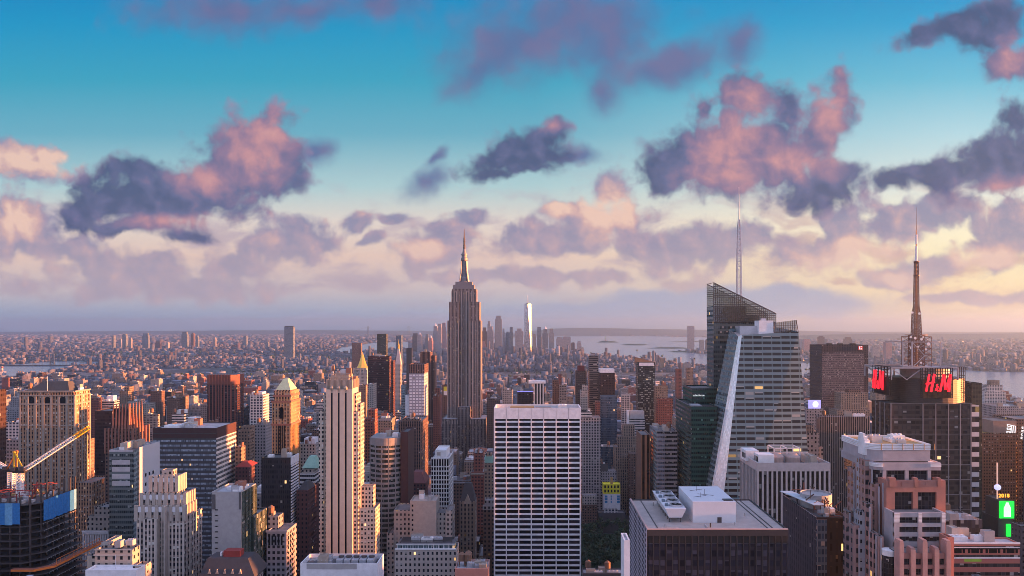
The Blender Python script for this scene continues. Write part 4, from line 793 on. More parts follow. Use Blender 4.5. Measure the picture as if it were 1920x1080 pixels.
def whitewindow():
    Y = 1050.; fm('mirror_grid', wall=(.3, .29, .34), sp=(.26, .25, .3), gl=(.75, .76, .8), bay=4.55, fl=4.2, ww=.74, wh=.6, blind=.12, lit=0, rough=.25, met=.2, jit=.3)
    t = bl('grid_tower', 'slender tower with rows of bright white windows and brown banded top', 'office tower', Y, [('tower', 767, 795, 700, dict(m='mirror_grid', far=803)), ('crown', 766.5, 796, 683, dict(m='stripe_brown', z=Z(700, Y) + .1, dy=-.5, far=803.5)), ('wing', 760, 767, 741, dict(m='travertine', dy=3, d=15)), ('wing', 752, 760, 722, dict(m='pale_glass', dy=8, d=15))], vb=785, clut=2, seed=4, ref='the white-windowed tower')
whitewindow()
def whitegrid():
    Y = 650.; x0, x1 = X(808, Y), X(842, Y); D = dep(842, 850, Y); zt = Z(858, Y)
    t = thing('grid_block', 'clean white grid block with square dark windows below the tall spired skyscraper', 'office building', (x0, Y, 0)); HERO.append((807, 851, 845, 960, Y, 'the white grid block', t.name)); FOOT.append((x0, x1, Y, Y + D, t))
    MB().box(x0 + .3, x1 - .3, Y + .6, Y + D - .3, 0, zt - 1.5, 0, 1).build('core', ['black_glass', 'silver_roof'], t)
    q = MB(); n = 7
    for i in range(n + 1): x = x0 + (x1 - x0) * i / n; q.box(max(x0, x - .35), min(x1, x + .35), Y, Y + .9, 40, zt, 0, None, True)
    for i in range(7): yy = Y + .9 + (D - .9) * i / 6; q.box(x1 - .5, x1, yy - .35, yy + .35, 40, zt)
    z = zt; k = 0
    while z > 60:
        q.box(x0 + .02, x1 - .02, Y + .08, Y + .8, z - .9, z - .02, 0, None, True).box(x1 - .45, x1 - .03, Y + 1, Y + D, z - .9, z - .02, 0, None, True); z -= 7.6 if k == 0 else 3.85; k += 1
    q.build('frame', 'white_paint', t); MB().par(x0 + 3, x1 - 3, Y + 5, Y + D - 3, zt - 1.5, Z(846, Y), 0, 0).build('penthouse', 'white_paint', t); roofs(t, x0 + 1, x1 - 1, Y + 3, Y + D - 2, zt - 1.4, 4, 6, 'ub')
whitegrid()
def hotel():
    Y = 560.; m = 'hotel'; fm('hotel', wall=(.4, .35, .315), bay=3., fl=3.6, ww=.42, wh=.5, blind=.3)
    t = bl('stone_block', 'buff stone block with blank central slab and stepped wings, bottom centre-left', 'building', Y, [('central_slab', 769, 818, 939, dict(m='buff_plain', d=20)), ('wing', 738, 769, 957, dict(m=m, dy=3, d=24)), ('wing', 818.5, 838, 962, dict(m=m, dy=4, d=18)), ('wing', 836, 848, 957, dict(m=m, dy=2, far=853)), ('wing', 725, 738, 1000, dict(m=m, dy=1, d=20))], ref='the buff stone block')
    q = MB()
    for i in range(6): q.box(X(772, Y), X(775, Y), Y - .12, Y - .02, Z(950 + i * 9, Y), Z(946 + i * 9, Y), 0, None, True)
    q.build('window', 'black_glass', t); roofs(t, X(771, Y), X(816, Y), Y + 3, Y + 18, Z(939, Y) - 1.2, 4, 17, 'ub')
    Y = 480.; t = bl('stone_block', 'pale stone block with a glazed penthouse and black pergola roof, bottom centre-left', 'building', Y, [('tower', 740, 856, 1030, dict(m='pale_lit', roof='tar', d=16))], ref='the glazed-penthouse block')
    x0, x1, z = X(741, Y), X(855, Y), Z(1030, Y); MB().box(x0 + 1, x1 - 1, Y + .8, Y + 14, z - .6, z + 3.2, 0, 1).build('penthouse', ['pale_glass', 'tar'], t)
    q = MB().box(x0, x1, Y - .3, Y + .7, z - .4, z + .5, 0, None, True).box(x0 + .5, x1 - .5, Y + .3, Y + .78, z + 2.9, z + 3.4, 0, None, True)
    for i in range(12): x = x0 + 1.5 + (x1 - x0 - 3) * i / 11; q.box(x - .15, x + .15, Y + .5, Y + .78, z + .5, z + 2.9)
    q.build('glazing_frame', 'white_paint', t); q = MB()
    for i in range(9): y = Y + 3 + i * 1.2; q.bar((x0 + 3, y, z + 4.4), (x1 - 3, y, z + 4.4), .3)
    for x in (x0 + 3, (x0 + x1) / 2, x1 - 3): q.bar((x, Y + 3, z + 3.2), (x, Y + 3, z + 4.4), .3); q.bar((x, Y + 12.6, z + 3.2), (x, Y + 12.6, z + 4.4), .3)
    q.build('pergola', 'dark_metal', t); roofs(t, x0 + 6, x1 - 6, Y + 4, Y + 12, z + 3.2, 7, 12, 'uub')
M['buff_plain'] = plain('buff_plain', (.4, .35, .31)); fm('pale_lit', wall=(.46, .4, .36), bay=2.9, fl=3.7, ww=.42, wh=.5, blind=.3, lit=.06)
hotel()
def gable():
    Y = 640.; t = bl('gabled_tower', 'narrow tan building with steep slate gable roof, left of the white centre slab', 'building', Y, [('tower', 862, 891, 940, dict(m='tan_stone', d=16))])
    x0, x1, z, z2 = X(862, Y), X(891, Y), Z(940, Y) - 1.2, Z(908, Y); MB().loft([[(x0, Y + .6, z), (x1, Y + .6, z), (x1, Y + 16, z), (x0, Y + 16, z)], [(x0 + 3.5, Y + 6, z2), (x1 - 3.5, Y + 6, z2), (x1 - 3.5, Y + 10, z2), (x0 + 3.5, Y + 10, z2)]]).build('roof', 'slate', t)
    c = (x0 + x1) / 2; MB().loft([[(c - 3.6, Y - .1, z - 1), (c + 3.6, Y - .1, z - 1), (c, Y - .1, z + 7)], [(c - 3.6, Y + 6, z - 1), (c + 3.6, Y + 6, z - 1), (c, Y + 6, z + 7)]], 0, None, True).build('dormer', 'stone', t)
gable()
bl('ornate_block', 'dark ornate brick block pressed against the left edge of the white centre slab', 'building', 600, [('tower', 906, 926, 955, dict(m='brown_brick', d=20)), ('cornice', 905, 926, 948, dict(m='grey_stone', z=Z(956, 600), dy=-.8, d=3)), ('attic', 909, 925, 938, dict(m='grey_stone', dy=4, d=12))])
bl('plant_building', 'low pinkish block with grey roof plant and tanks, bottom centre left of the white slab', 'building', 430, [('tower', 853, 915, 1066, dict(m='pink_granite', roof='silver_roof', d=17))], clut=9, seed=31)
bl('green_crown_block', 'narrow dark block with pale green upper storeys just left of the white slab', 'building', 720, [('tower', 908, 925, 868, dict(m='tan_brick', d=14)), ('crown', 909, 924, 856, dict(m='copper', dy=3, d=9)), ('penthouse', 911, 922, 850, dict(m='tan_brick', dy=5, d=6))], vb=930)
# ------------------------------------------------------------------ right of centre
bl('grid_block', 'grey concrete grid tower just right of the white centre slab', 'office tower', 985, [('tower', 1088, 1126, 783, dict(m='conc_grid', d=25)), ('penthouse', 1087, 1110, 771, dict(m='white_band', dy=8, d=14))], vb=960, clut=2, seed=9, ref='the concrete grid tower') if M.setdefault('conc_grid', facade('conc_grid', (.36, .32, .32), sp=(.33, .29, .29), gl=(.04, .034, .036), bay=3.6, fl=3.75, ww=.58, wh=.6, blind=.2)) else 0
def fan_block():
    Y = 285.; D = dep(1213, 1181, Y); x0, x1, y1, z = X(1213, Y), X(1478, Y), Y + D, Z(993, Y)
    t = thing('office_block', 'near black office block with gravel roof, lattice left wall and pink roof edge', 'office building', (x0, Y, 0)); HERO.append((1181, 1480, 930, 1080, Y, 'the gravel-roof black block', t.name)); FOOT.append((x0 - 3, x1 + 3, Y - 5, y1 + 3, t))
    fm('near_black', wall=(.016, .015, .02), sp=(.02, .018, .026), mu=(.014, .013, .016), gl=(.02, .02, .032), bay=2.45, fl=3.8, ww=.8, wh=.62, blind=.42, lit=.004, rough=.12, blc=(.055, .052, .075), vo=.3)
    MB().box(x0 + .6, x1 - .6, Y + .02, y1, 0, z - 5.4).build('facade', 'near_black', t)
    q = MB().box(x0, x1, Y - .25, Y + .5, z - 2.4, z, 0, None, True).box(x1 - .5, x1, Y + .5, y1, z - 6, z).box(x0 + .5, x1 - .5, y1 - .5, y1, z - 6, z)
    n = 22
    for i in range(n + 1): x = x0 + (x1 - x0) * i / n; q.box(max(x0, x - .2), min(x1, x + .2), Y - .28, Y + .01, 100, z - 2.42)
    q.build('parapet', 'black_metal', t)
    MB().box(x0 + .6, x1 - .6, Y + .2, y1 - .5, z - 5.38, z - 2.42).build('louvre', 'black', t)
    MB().box(x0 + .1, x1 - .1, Y - .32, Y + .62, z + .003, z + .35, 0, None, True).box(x0, x0 + .6, Y + .63, y1, z + .003, z + .35, 0, None, True).build('coping', 'granite_coping', t)
    MB().box(x0 + .5, x1 - .5, Y + .5, y1 - .5, z - 2.3, z - .5).build('roof', 'gravel', t)
    for u in (x1 - 7, x0 + 4.6, x1 - 5): MB().box(u, u + .35, Y + .6, y1 - .6, z - .5, z - .28).build('roof_rail', 'dark_metal', t)
    for k, (u, v) in enumerate(((x0 + 8, Y + 6), (x0 + 36, Y + 8), (x0 + 44, Y + 22), (x0 + 9, Y + 40), (x0 + 30, Y + 44))): MB().cyl(u, v, z - .5, z + .5 + .2 * k, .22, n=8).build('vent_pipe', 'concrete', t)
    for u, v, w_, d_ in ((x0 + 7, Y + 3, 6, .5), (x0 + 38, Y + 30, .5, 9), (x0 + 24, Y + 4, .4, 4)): MB().box(u, u + w_, v, v + d_, z - .5, z + .1).build('duct', 'silver_roof', t)
    lf = facade('lattice_wall', (.3, .3, .36), gl=(.016, .018, .03), bay=3.9, fl=2.05, ww=.7, wh=.62, blind=.0, lit=0, rough=.8)
    MB().box(x0 - .35, x0 - .02, Y - .2, y1, 0, z + .1, 0, None, True).build('side_wall', lf, t)
    # white plant room
    a, b, ya, yb = X(1299, 297), X(1380, 297), 297., 326.; zr = z - .5; zb = Z(941, 297)
    q = MB().box(a, b, ya, yb, zr, zb); q.build('plant_room', 'plant_white', t)
    q = MB().box(b - 7.5, b - 5.8, ya - .12, ya - .02, zr, zr + 2.2, 0, None, True); q.build('door', 'dark_metal', t)
    MB().box(b - 4.5, b - .6, ya + 1.5, ya + 4.5, zb + .01, zb + .3).build('roof_hatch', 'dark_metal', t)
    q = MB()
    for p, s in (((a + 5, ya + 8), 1), ((a + 8, ya + 14), -1), ((a + 6, ya + 20), 1)): q.bar((p[0] - 3, p[1], zb + .1), (p[0] + 3, p[1] + s * 3, zb + .1), .12); q.bar((p[0], p[1], zb), (p[0], p[1], zb + 2), .12)
    q.build('lightning_rod', 'dark_metal', t)
    # cooling unit with four fans
    ua, ub, uy0, uy1 = X(1247, 297), X(1286, 297), 297., 329.; zu0, zu1 = zr + 2., Z(953, 297)
    q = MB(); q.loft([[(ua + 1.6, uy0, zu0), (ub - 1.6, uy0, zu0), (ub - 1.6, uy1, zu0), (ua + 1.6, uy1, zu0)], [(ua, uy0 - 1, zu1), (ub, uy0 - 1, zu1), (ub, uy1, zu1), (ua, uy1, zu1)]], 0, 1, True)
    for k in range(7):
        for s_ in (ua + 2, ub - 2): q.bar((s_, uy0 + 1 + k * (uy1 - uy0 - 2) / 6, zr), (s_, uy0 + 1 + k * (uy1 - uy0 - 2) / 6, zu0 + .3), .3, 2)
    q.build('cooling_unit', ['plant_white', 'plant_white', 'dark_metal'], t)
    for k in range(4):
        cy = uy0 + 4.2 + k * 7.6; cx = (ua + ub) / 2 + 1; q = MB(); q.lathe(cx, cy, [(2.7, zu1), (2.7, zu1 + .8), (2.45, zu1 + .8), (2.45, zu1 + .2)], 18); o = q.build('fan', 'aluminium', t)
        q = MB().cyl(cx, cy, zu1 + .2, zu1 + .6, .6, n=10)
        for j in range(6): an = j * math.pi / 3; q.bar((cx, cy, zu1 + .45), (cx + 2.2 * math.cos(an), cy + 2.2 * math.sin(an), zu1 + .4), .5)
        q.build('fan_blade', 'black', o)
        MB().box(ua + .8, ua + 2, cy - .9, cy + .9, zu1 + .01, zu1 + .9).build('motor_box', 'slate_blue', t)
    MB().cyl(X(1332, 290), 290, zr, zr + 1.7, .25, n=8).build('vent_pipe', 'black', t); MB().cyl(X(1427, 291), 291, zr, zr + 1.3, .15, n=8).build('vent_pipe', 'concrete', t)
M['plant_white'] = plain('plant_white', (.6, .62, .66), .6, 0, .08, .3); M['black_metal'] = plain('black_metal', (.03, .026, .03), .5); M['granite_coping'] = plain('granite_coping', (.5, .34, .31)); M['slate_blue'] = plain('slate_blue', (.12, .16, .2))
fan_block()
bl('stone_pylon', 'slim white pylon with stepped edge in front of the lattice wall, bottom centre', 'tower', 250, [('pylon', 1170, 1181, 1013, dict(m='travertine', d=9))])
bl('rooftop', 'low dark roof with pale louvred plant at the bottom edge right of the white slab', 'building', 520, [('tower', 1093, 1172, 1075, dict(m='tar', roof='silver_roof', d=12))], clut=6, seed=77)
def pier_block():
    Y = 440.; D = dep(1420, 1387, Y); x0, x1, y1, z = X(1420, Y), X(1557, Y), Y + D, Z(868, Y)
    t = thing('pier_block', 'white stone block of tall narrow piers in front of the faceted glass tower', 'office tower', (x0, Y, 0)); HERO.append((1387, 1558, 846, 1080, Y, 'the white piered block', t.name)); FOOT.append((x0, x1, Y, y1, t))
    MB().box(x0 + .7, x1 - .4, Y + .8, y1 - .3, 0, z - 5).build('core', 'pier_glass', t)
    q = MB(); n = 15; st = 'travertine'
    for i in range(n + 1): x = x0 + .5 + (x1 - x0 - 1) * i / n; q.box(x - .52, x + .52, Y, Y + .9, 30, z - 5.02)
    m2 = 12
    for i in range(m2 + 1): yy = Y + .9 + (D - 1.2) * i / m2; q.box(x0, x0 + .8, yy - .3, yy + .3, 30, z - 5.02)
    q.build('pier', 'pale_pier', t)
    q = MB().par(x0, x1, Y, y1, z - 5, z, 0, 1, 2.2, .8); zb = z - 5 - 31
    q.box(x0 + .02, x1 - .02, Y + .05, Y + .85, zb - 3, zb, 0, None, True).box(x0 + .05, x0 + .75, Y + .9, y1, zb - 3, zb, 0, None, True)
    q.build('spandrel', ['pale_pier', 'tar'], t)
    zr = z - 2.2
    for (a, b, c, d_, h) in ((1428, 1458, 446, 455, 6), (1415, 1440, 458, 470, 6.5)):
        q = MB().box(X(a, Y), X(b, Y), c, d_, zr, zr + h)
        for k in range(3): q.box(X(a, Y) - .06, X(a, Y) - .01, c + 1 + k * 2.6, c + 3 + k * 2.6, zr + 1.5, zr + 4.6, 1, None, True)
        q.build('roof_unit', ['white_paint', 'black'], t)
    for px, c in ((1468, 452), (1498, 451)): MB().lathe(X(px, Y), c, [(4.2, zr), (4.4, zr + 4), (4.2, zr + 4.4), (2.4, zr + 6.2)], 18).build('water_tank', 'tank_pink', t)
    q = MB(); fx0, fx1 = X(1470, Y), X(1520, Y)
    for x in (fx0, (fx0 + fx1) / 2, fx1): q.bar((x, 458, zr), (x, 458, zr + 8), .5); q.bar((x, 470, zr), (x, 470, zr + 8), .5); q.bar((x, 458, zr + 8), (x, 470, zr + 8), .5)
    q.bar((fx0, 458, zr + 8), (fx1, 458, zr + 8), .5); q.bar((fx0, 470, zr + 8), (fx1, 470, zr + 8), .5); q.build('roof_frame', 'steel_white', t); roofs(t, X(1505, Y), X(1550, Y), Y + 3, y1 - 4, zr, 6, 3, 'ub')
M['pale_pier'] = plain('pale_pier', (.47, .41, .4)); M['tank_pink'] = plain('tank_pink', (.38, .28, .25)); fm('pier_glass', wall=(.02, .018, .02), gl=(.025, .022, .024), bay=1.4, fl=3.7, ww=.9, wh=.92, blind=.08, lit=.004, rough=.12)
pier_block()
def rigged():
    Y = 340.; D = dep(1532, 1469, Y); x0, x1, y1, z = X(1532, Y), X(1592, Y), Y + D, Z(970, Y)
    fm('rig_front', wall=(.02, .017, .02), sp=(.016, .014, .016), gl=(.03, .024, .022), bay=2.6, fl=5.2, ww=.4, wh=.62, blind=.2, lit=.05, rough=.15, roof=(.05, .04, .04), blc=(.12, .08, .05)); fm('rig_side', wall=(.07, .055, .07), sp=(.05, .04, .05), gl=(.012, .012, .016), bay=3., fl=3.7, ww=.4, wh=.6, blind=.05, rough=.7)
    t = bl('plant_block', 'dark block with rusty pipework and tilted pale panel on its roof, by the granite tower', 'office building', Y, [('tower', 1532, 1592, 970, dict(m='rig_front', roof='tar', d=D))], ref='the rusty-pipework block')
    MB().box(x0 - .4, x0 - .03, Y, y1, 0, z, 0, None, True).build('side_wall', 'rig_side', t); MB().box(x0 - .5, x0 + 4.4, Y - .4, Y - .03, 0, z - 1, 0, None, True).build('corner_bay', 'blue_glass', t)
    zr = z - 1.2; rg = random.Random(8); q = MB()
    for i in range(46):
        a = (rg.uniform(x0 + 1, x1 - 1), rg.uniform(Y + 3, y1 - 3), zr + rg.uniform(0, 6)); d_ = rg.choice(((6, 0, 0), (0, 8, 0), (0, 0, 4), (5, 6, 0), (0, 4, 2), (4, 0, 3))); q.bar(a, (min(x1, a[0] + d_[0]), min(y1, a[1] + d_[1]), a[2] + d_[2]), rg.uniform(.2, .5), rg.randrange(2))
    q.build('pipework', ['rust', 'dark_metal'], t)
    pz = z + 2.6; MB().loft([[(x0 - 4, y1 - 6, pz + .5), (x0 + 3, Y + 12, pz), (x0 + 9, Y + 12, pz), (x0 + 2, y1 - 6, pz + .5)], [(x0 - 4, y1 - 6, pz + .8), (x0 + 3, Y + 12, pz + .3), (x0 + 9, Y + 12, pz + .3), (x0 + 2, y1 - 6, pz + .8)]], 0, None, True).build('roof_panel', 'panel_pale', t)
    q = MB()
    for a, b in ((x0 + 3.4, Y + 13), (x0 + 7, Y + 14), (x0 + 1, Y + 28), (x0 + 4, y1 - 8)): q.bar((a, b, zr), (a, b, pz), .35)
    q.build('panel_post', 'dark_metal', t); MB().lathe(x1 - 5, Y + 27, [(7.5, zr), (7.5, zr + 6.5), (7.1, zr + 6.5), (7.1, zr + 5.6)], 24).build('drum', 'concrete', t); roofs(t, x0 + 4, x1 - 2, Y + 3, Y + 14, zr, 8, 5, 'uub')
M['panel_pale'] = plain('panel_pale', (.5, .56, .6)); rigged()
def green_tower():
    Y = 600.; D = dep(1297, 1268, Y); t = bl('green_tower', 'dark green glass tower with raised rear block, left of the faceted glass tower', 'office tower', Y, [('tower', 1297, 1345, 762, dict(m='green_glass', roof='dark_roof', d=D)), ('rear_block', 1298, 1345, 728, dict(m='green_glass', dy=26, d=D - 26, z=100))], ref='the dark green glass tower')
    MB().box(X(1297, Y) - .5, X(1297, Y) - .03, Y, Y + D, 0, Z(762, Y), 0, None, True).build('side_wall', 'green_side', t); MB().box(X(1299, Y + 4), X(1316, Y + 4), Y + 5, Y + 18, Z(762, Y) - 1.2, Z(762, Y) + .4).build('roof_unit', 'silver_roof', t)
    cu = bpy.data.curves.new('lettering', 'FONT'); cu.body = 'salesforce'; cu.size = 2.4; cu.extrude = .15; o = bpy.data.objects.new('lettering', cu); C.objects.link(o); bpy.context.view_layer.update()
    me = bpy.data.meshes.new_from_object(o.evaluated_get(bpy.context.evaluated_depsgraph_get())); bpy.data.objects.remove(o); me.materials.append(M['white_lit'])
    w = bpy.data.objects.new('sign', me); C.objects.link(w); w.location = (X(1300, Y + 25), Y + 25.6, Z(743, Y + 25)); w.rotation_euler = (R(90), 0, 0); tag(w, 'small white lettering on the raised block of the dark green glass tower', 'sign')
fm('green_side', wall=(.045, .075, .07), sp=(.03, .06, .055), mu=(.06, .1, .09), gl=(.02, .035, .032), bay=1.5, fl=3.8, ww=.88, wh=.5, blind=.1, rough=.08, met=.3); M['white_lit'] = plain('white_lit', (.8, .85, .85), .5, 0, 0, 1, emit=.25)
green_tower()
bl('bronze_tower', 'slim tower of bronze vertical stripes left of the reflective corner block', 'office tower', 655, [('tower', 1202, 1219, 815, dict(m='bronze', d=30))], vb=940) if M.setdefault('bronze', facade('bronze', (.3, .16, .1), gl=(.02, .014, .012), bay=4.2, fl=3.7, ww=.5, wh=1., blind=0, lit=0)) else 0
def mirrored():
    Y = 640.; D = dep(1232, 1219, Y); t = bl('mirror_block', 'grey banded office block with mirrored glass corner, left of the dark green glass tower', 'office tower', Y, [('tower', 1232, 1270, 808, dict(m='grey_band', d=D))], clut=5, seed=3, vb=935)
    MB().box(X(1232, Y) - .5, X(1232, Y) - .03, Y, Y + D, 0, Z(808, Y), 0, None, True).build('side_wall', 'pale_glass', t); MB().box(X(1231, Y), X(1246, Y), Y - .6, Y - .03, 0, Z(812, Y), 0, None, True).build('corner_bay', 'mirror_bay', t)
fm('mirror_bay', wall=(.3, .3, .34), mu=(.3, .27, .26), gl=(.6, .62, .75), bay=1.6, fl=3.7, ww=.9, wh=.45, blind=0, lit=0, rough=.06, met=.85); mirrored()
bl('stepped_block', 'pinkish stone ziggurat block with many setbacks, right of the concrete grid tower', 'office building', 1020, [('tower', 1150, 1201, 880, dict(m='tan_stone', d=30)), ('setback', 1153, 1197, 838, dict(m='tan_stone', dy=4, d=24)), ('setback', 1159, 1193, 818, dict(m='tan_stone', dy=7, d=18)), ('crown', 1168, 1190, 797, dict(m='tan_stone', dy=10, d=12)), ('wing', 1180, 1203, 850, dict(m='brown_brick', dy=-14, d=13))], vb=935, ref='the pinkish ziggurat block')
bl('white_block', 'white banded block with grey roof box in front of the speckled dark tower', 'office building', 1085, [('tower', 1180, 1209, 785, dict(m='white_band', far=1175)), ('penthouse', 1181, 1208, 771, dict(m='aluminium', dy=2, d=14)), ('frame', 1176, 1180, 770, dict(m='white_paint', dy=1, d=12))], vb=830)
bl('speckled_tower', 'tall dark tower speckled with pale panes and a curved bronze crown, right of centre', 'office tower', 1150, [('tower', 1196, 1228, 679, dict(m='speckled_glass', roof='ochre', far=1192))], vb=775, ref='the speckled dark tower')
def crown():
    Y = 1150.; o = [q for q in bpy.data.objects if q.name.startswith('speckled_tower')][0]; x0, x1 = X(1192, Y), X(1227, Y); z0 = Z(681, Y); n = 10
    pts = [(x0 + (x1 - x0) * i / n, Z(671 + 9 * (i / n) ** 1.6, Y)) for i in range(n + 1)]; fr = [(x0, z0 - 1)] + [(x1, z0 - 1)] + pts[::-1]
    MB().loft([[(u, Y + 12, v) for u, v in fr], [(u, Y + 14, v) for u, v in fr]][::-1], 0, None, True).build('crown', 'ochre_dark', o); MB().box(x0 + 5, x1 - 1, Y - .4, Y - .04, Z(686, Y), Z(680, Y), 0, None, True).build('band', 'travertine', o)
M['ochre_dark'] = plain('ochre_dark', (.26, .15, .09)); crown()
bl('dark_tower', 'dark glass tower with white band at its top, left of the speckled tower', 'office tower', 1140, [('tower', 1125, 1153, 699, dict(m='brown_glass', d=28)), ('band', 1125, 1152, 692, dict(m='travertine', z=Z(699, 1140) + .1, dy=.5, d=26))], vb=745)
bl('blue_tower', 'deep blue glass slab in front of the white-banded dark tower', 'office tower', 1110, [('tower', 1127, 1157, 743, dict(m='blue_glass', d=22))], vb=815)
bl('slab_tower', 'slender dark grey apartment slab with horizontal balcony lines and notched top', 'apartment tower', 1180, [('tower', 1105, 1122, 668, dict(m='slab_grid', far=1103)), ('crown', 1108, 1116, 662, dict(m='grey_stone', dy=6, d=10))], vb=760) if M.setdefault('slab_grid', facade('slab_grid', (.15, .14, .14), mu=(.03, .03, .03), bay=6, fl=3.1, ww=.92, wh=.55, blind=.2, gl=(.03, .03, .032))) else 0
bl('brown_tower', 'purple-brown stepped apartment tower left of the slender dark grey slab', 'apartment tower', 1200, [('tower', 1080, 1100, 696, dict(m='brown_brick', d=24)), ('crown', 1083, 1096, 686, dict(m='dark_red', dy=5, d=12))], vb=760)
bl('pale_tower', 'short pale pinkish tower with rounded head in front of the purple-brown apartment tower', 'apartment tower', 1120, [('tower', 1089, 1103, 732, dict(m='pale_stone', d=20)), ('crown', 1092, 1101, 722, dict(m='pale_stone', dy=4, d=10))], vb=770)
bl('rounded_block', 'dark blue rounded glass block below the white banded block', 'office building', 1050, [('tower', 1127, 1153, 838, dict(m='blue_glass', d=22))], vb=895, clut=3, seed=2)
def colour():
    Y = 955.; t = bl('painted_building', 'white building with yellow painted upper storeys and blue window panels', 'apartment building', Y, [('tower', 1132, 1163, 926, dict(m='travertine', d=15)), ('upper_storeys', 1131, 1163, 908, dict(m='yellow_panel', z=Z(926, Y) + .05, dy=-.3, d=14)), ('lift_shaft', 1145, 1149, 896, dict(m='ochre', dy=1, d=4))], vb=960)
    q = MB()
    for i in range(5):
        for k in range(2): x = X(1133 + i * 6.1, Y); q.box(x, x + 2, Y - .5, Y - .33, Z(923 - k * 8, Y), Z(918 - k * 8, Y), 0, None, True)
    q.build('window', 'black_glass', t); q = MB()
    for px in (1134, 1145, 1157):
        for k in range(3): q.box(X(px, Y), X(px + (5 if px != 1145 else 2), Y), Y - .12, Y - .02, Z(933 + k * 5, Y), Z(929 + k * 5, Y), 0, None, True)
    q.build('blue_panel', 'blue_panel', t)
colour()
bl('grey_block', 'grey stone block with round water tanks behind the yellow painted building', 'building', 990, [('tower', 1112, 1156, 884, dict(m='grey_stone', d=20)), ('bulkhead', 1125, 1140, 870, dict(m='tar', dy=5, d=8))], vb=960, clut=3, seed=19)
bl('dark_block', 'dark office block with a pale arched top storey, above the park', 'building', 930, [('tower', 1091, 1120, 936, dict(m='brown_brick', d=16)), ('attic', 1092, 1119, 929, dict(m='pale_stone', z=Z(946, 930), dy=-.5, d=15))], vb=1000)
bl('low_block', 'black low block with three white skylights above the park', 'building', 932, [('tower', 1122, 1172, 962, dict(m='tar', d=16)), ('skylight', 1133, 1158, 955, dict(m='white_grid', dy=3, d=5))], vb=1000)
bl('striped_block', 'broad brown block of fine vertical stripes right of the faceted glass tower', 'office tower', 800, [('tower', 1537, 1632, 781, dict(m='fine_stripe', roof='silver_roof', far=1529))], clut=3, seed=5, ref='the finely striped block') if M.setdefault('fine_stripe', facade('fine_stripe', (.33, .26, .24), gl=(.03, .024, .024), bay=2.35, fl=3.8, ww=.6, wh=1., blind=.1, lit=.006)) else 0
bl('grid_block', 'grey stone block with paired dark windows between faceted glass tower and striped block', 'office building', 640, [('tower', 1512, 1536, 812, dict(m='grey_stone', d=20)), ('setback', 1512, 1527, 797, dict(m='stripe_stone', dy=4, d=14)), ('wing', 1536.5, 1543, 838, dict(m='grey_stone', dy=2, d=16))])
def onepenn():
    Y = 1340.; t = bl('slab_tower', 'wide dark brown slab tower with grey gridded face, small red emblem at its top corner', 'office tower', Y, [('tower', 1541, 1628, 647, dict(m='penn_dark', far=1518))], vb=780, ref='the red-emblem slab')
    MB().box(X(1541, Y), X(1619, Y), Y - 1.2, Y - .03, 0, Z(661, Y), 0, None, True).build('front_panel', facade('penn_grid', (.17, .13, .135), sp=(.15, .115, .12), mu=(.1, .075, .08), gl=(.07, .055, .058), bay=1.6, fl=3.9, ww=.7, wh=.55, blind=.3, lit=0), t)
    for px in (1556, 1576, 1600): MB().box(X(px, Y), X(px + 8, Y), Y + 8, Y + 16, Z(648, Y), Z(644, Y)).build('roof_unit', 'black', t)
    s = thing('sign', 'tiny red and white square emblem at the top right corner of the wide dark slab', 'sign', (X(1609, Y), Y - 1.5, Z(655, Y))); z0, z1, a, b = Z(656, Y), Z(648.5, Y), X(1609, Y), X(1617, Y)
    q = MB().box(a, b, Y - 1., Y - .2, z0, z1, 0, None, True); q.build('panel', plain('emblem_red', (.5, .03, .03), .5, 0, 0, 1, .2), s); e = (b - a) / 8; zz = (z1 - z0) / 8
    MB().box(a + 1.2 * e, a + 2.6 * e, Y - 1.3, Y - 1.02, z0 + zz, z1 - zz, 0, None, True).box(a + 4 * e, a + 7 * e, Y - 1.3, Y - 1.02, z1 - 2.4 * zz, z1 - zz, 0, None, True).box(a + 4 * e, a + 7 * e, Y - 1.3, Y - 1.02, z0 + zz, z0 + 3 * zz, 0, None, True).build('lettering', 'white_lit', s)
fm('penn_dark', wall=(.055, .04, .045), sp=(.045, .034, .038), gl=(.03, .024, .026), bay=3., fl=4., ww=.5, wh=.5, blind=.05, lit=0); onepenn()
bl('stepped_hotel', 'beige stepped masonry hotel block in front of the wide dark slab', 'hotel', 1300, [('tower', 1570, 1631, 768, dict(m='tan_stone', d=40)), ('setback', 1577, 1627, 736, dict(m='tan_stone', dy=5, d=30)), ('crown', 1590, 1614, 730, dict(m='brown_brick', dy=10, d=14))], vb=785)
def ledbox():
    Y = 900.; t = bl('screen_building', 'small grey block carrying a white lit screen beside the faceted glass tower', 'building', Y, [('tower', 1512, 1543, 766, dict(m='grey_stone', d=20))], vb=785)
    s = thing('screen', 'small lit screen showing a white disc on pale violet, above the striped block', 'screen', (X(1516, Y), Y - 1, Z(766, Y))); a, b, z0, z1 = X(1516, Y - 1), X(1539, Y - 1), Z(766, Y - 1), Z(750, Y - 1)
    MB().box(a, b, Y - 1, Y - .2, z0, z1, 0, None, True).build('panel', plain('screen_violet', (.35, .33, .75), .5, 0, 0, 1, .36), s); c = ((a + b) / 2 + 1, (z0 + z1) / 2)
    MB().quad([(c[0] + 3.6 * math.cos(k * .39), Y - 1.15, c[1] + 3.6 * math.sin(k * .39)) for k in range(16)]).build('disc', plain('screen_white', (.8, .8, .9), .5, 0, 0, 1, .45), s)
ledbox()
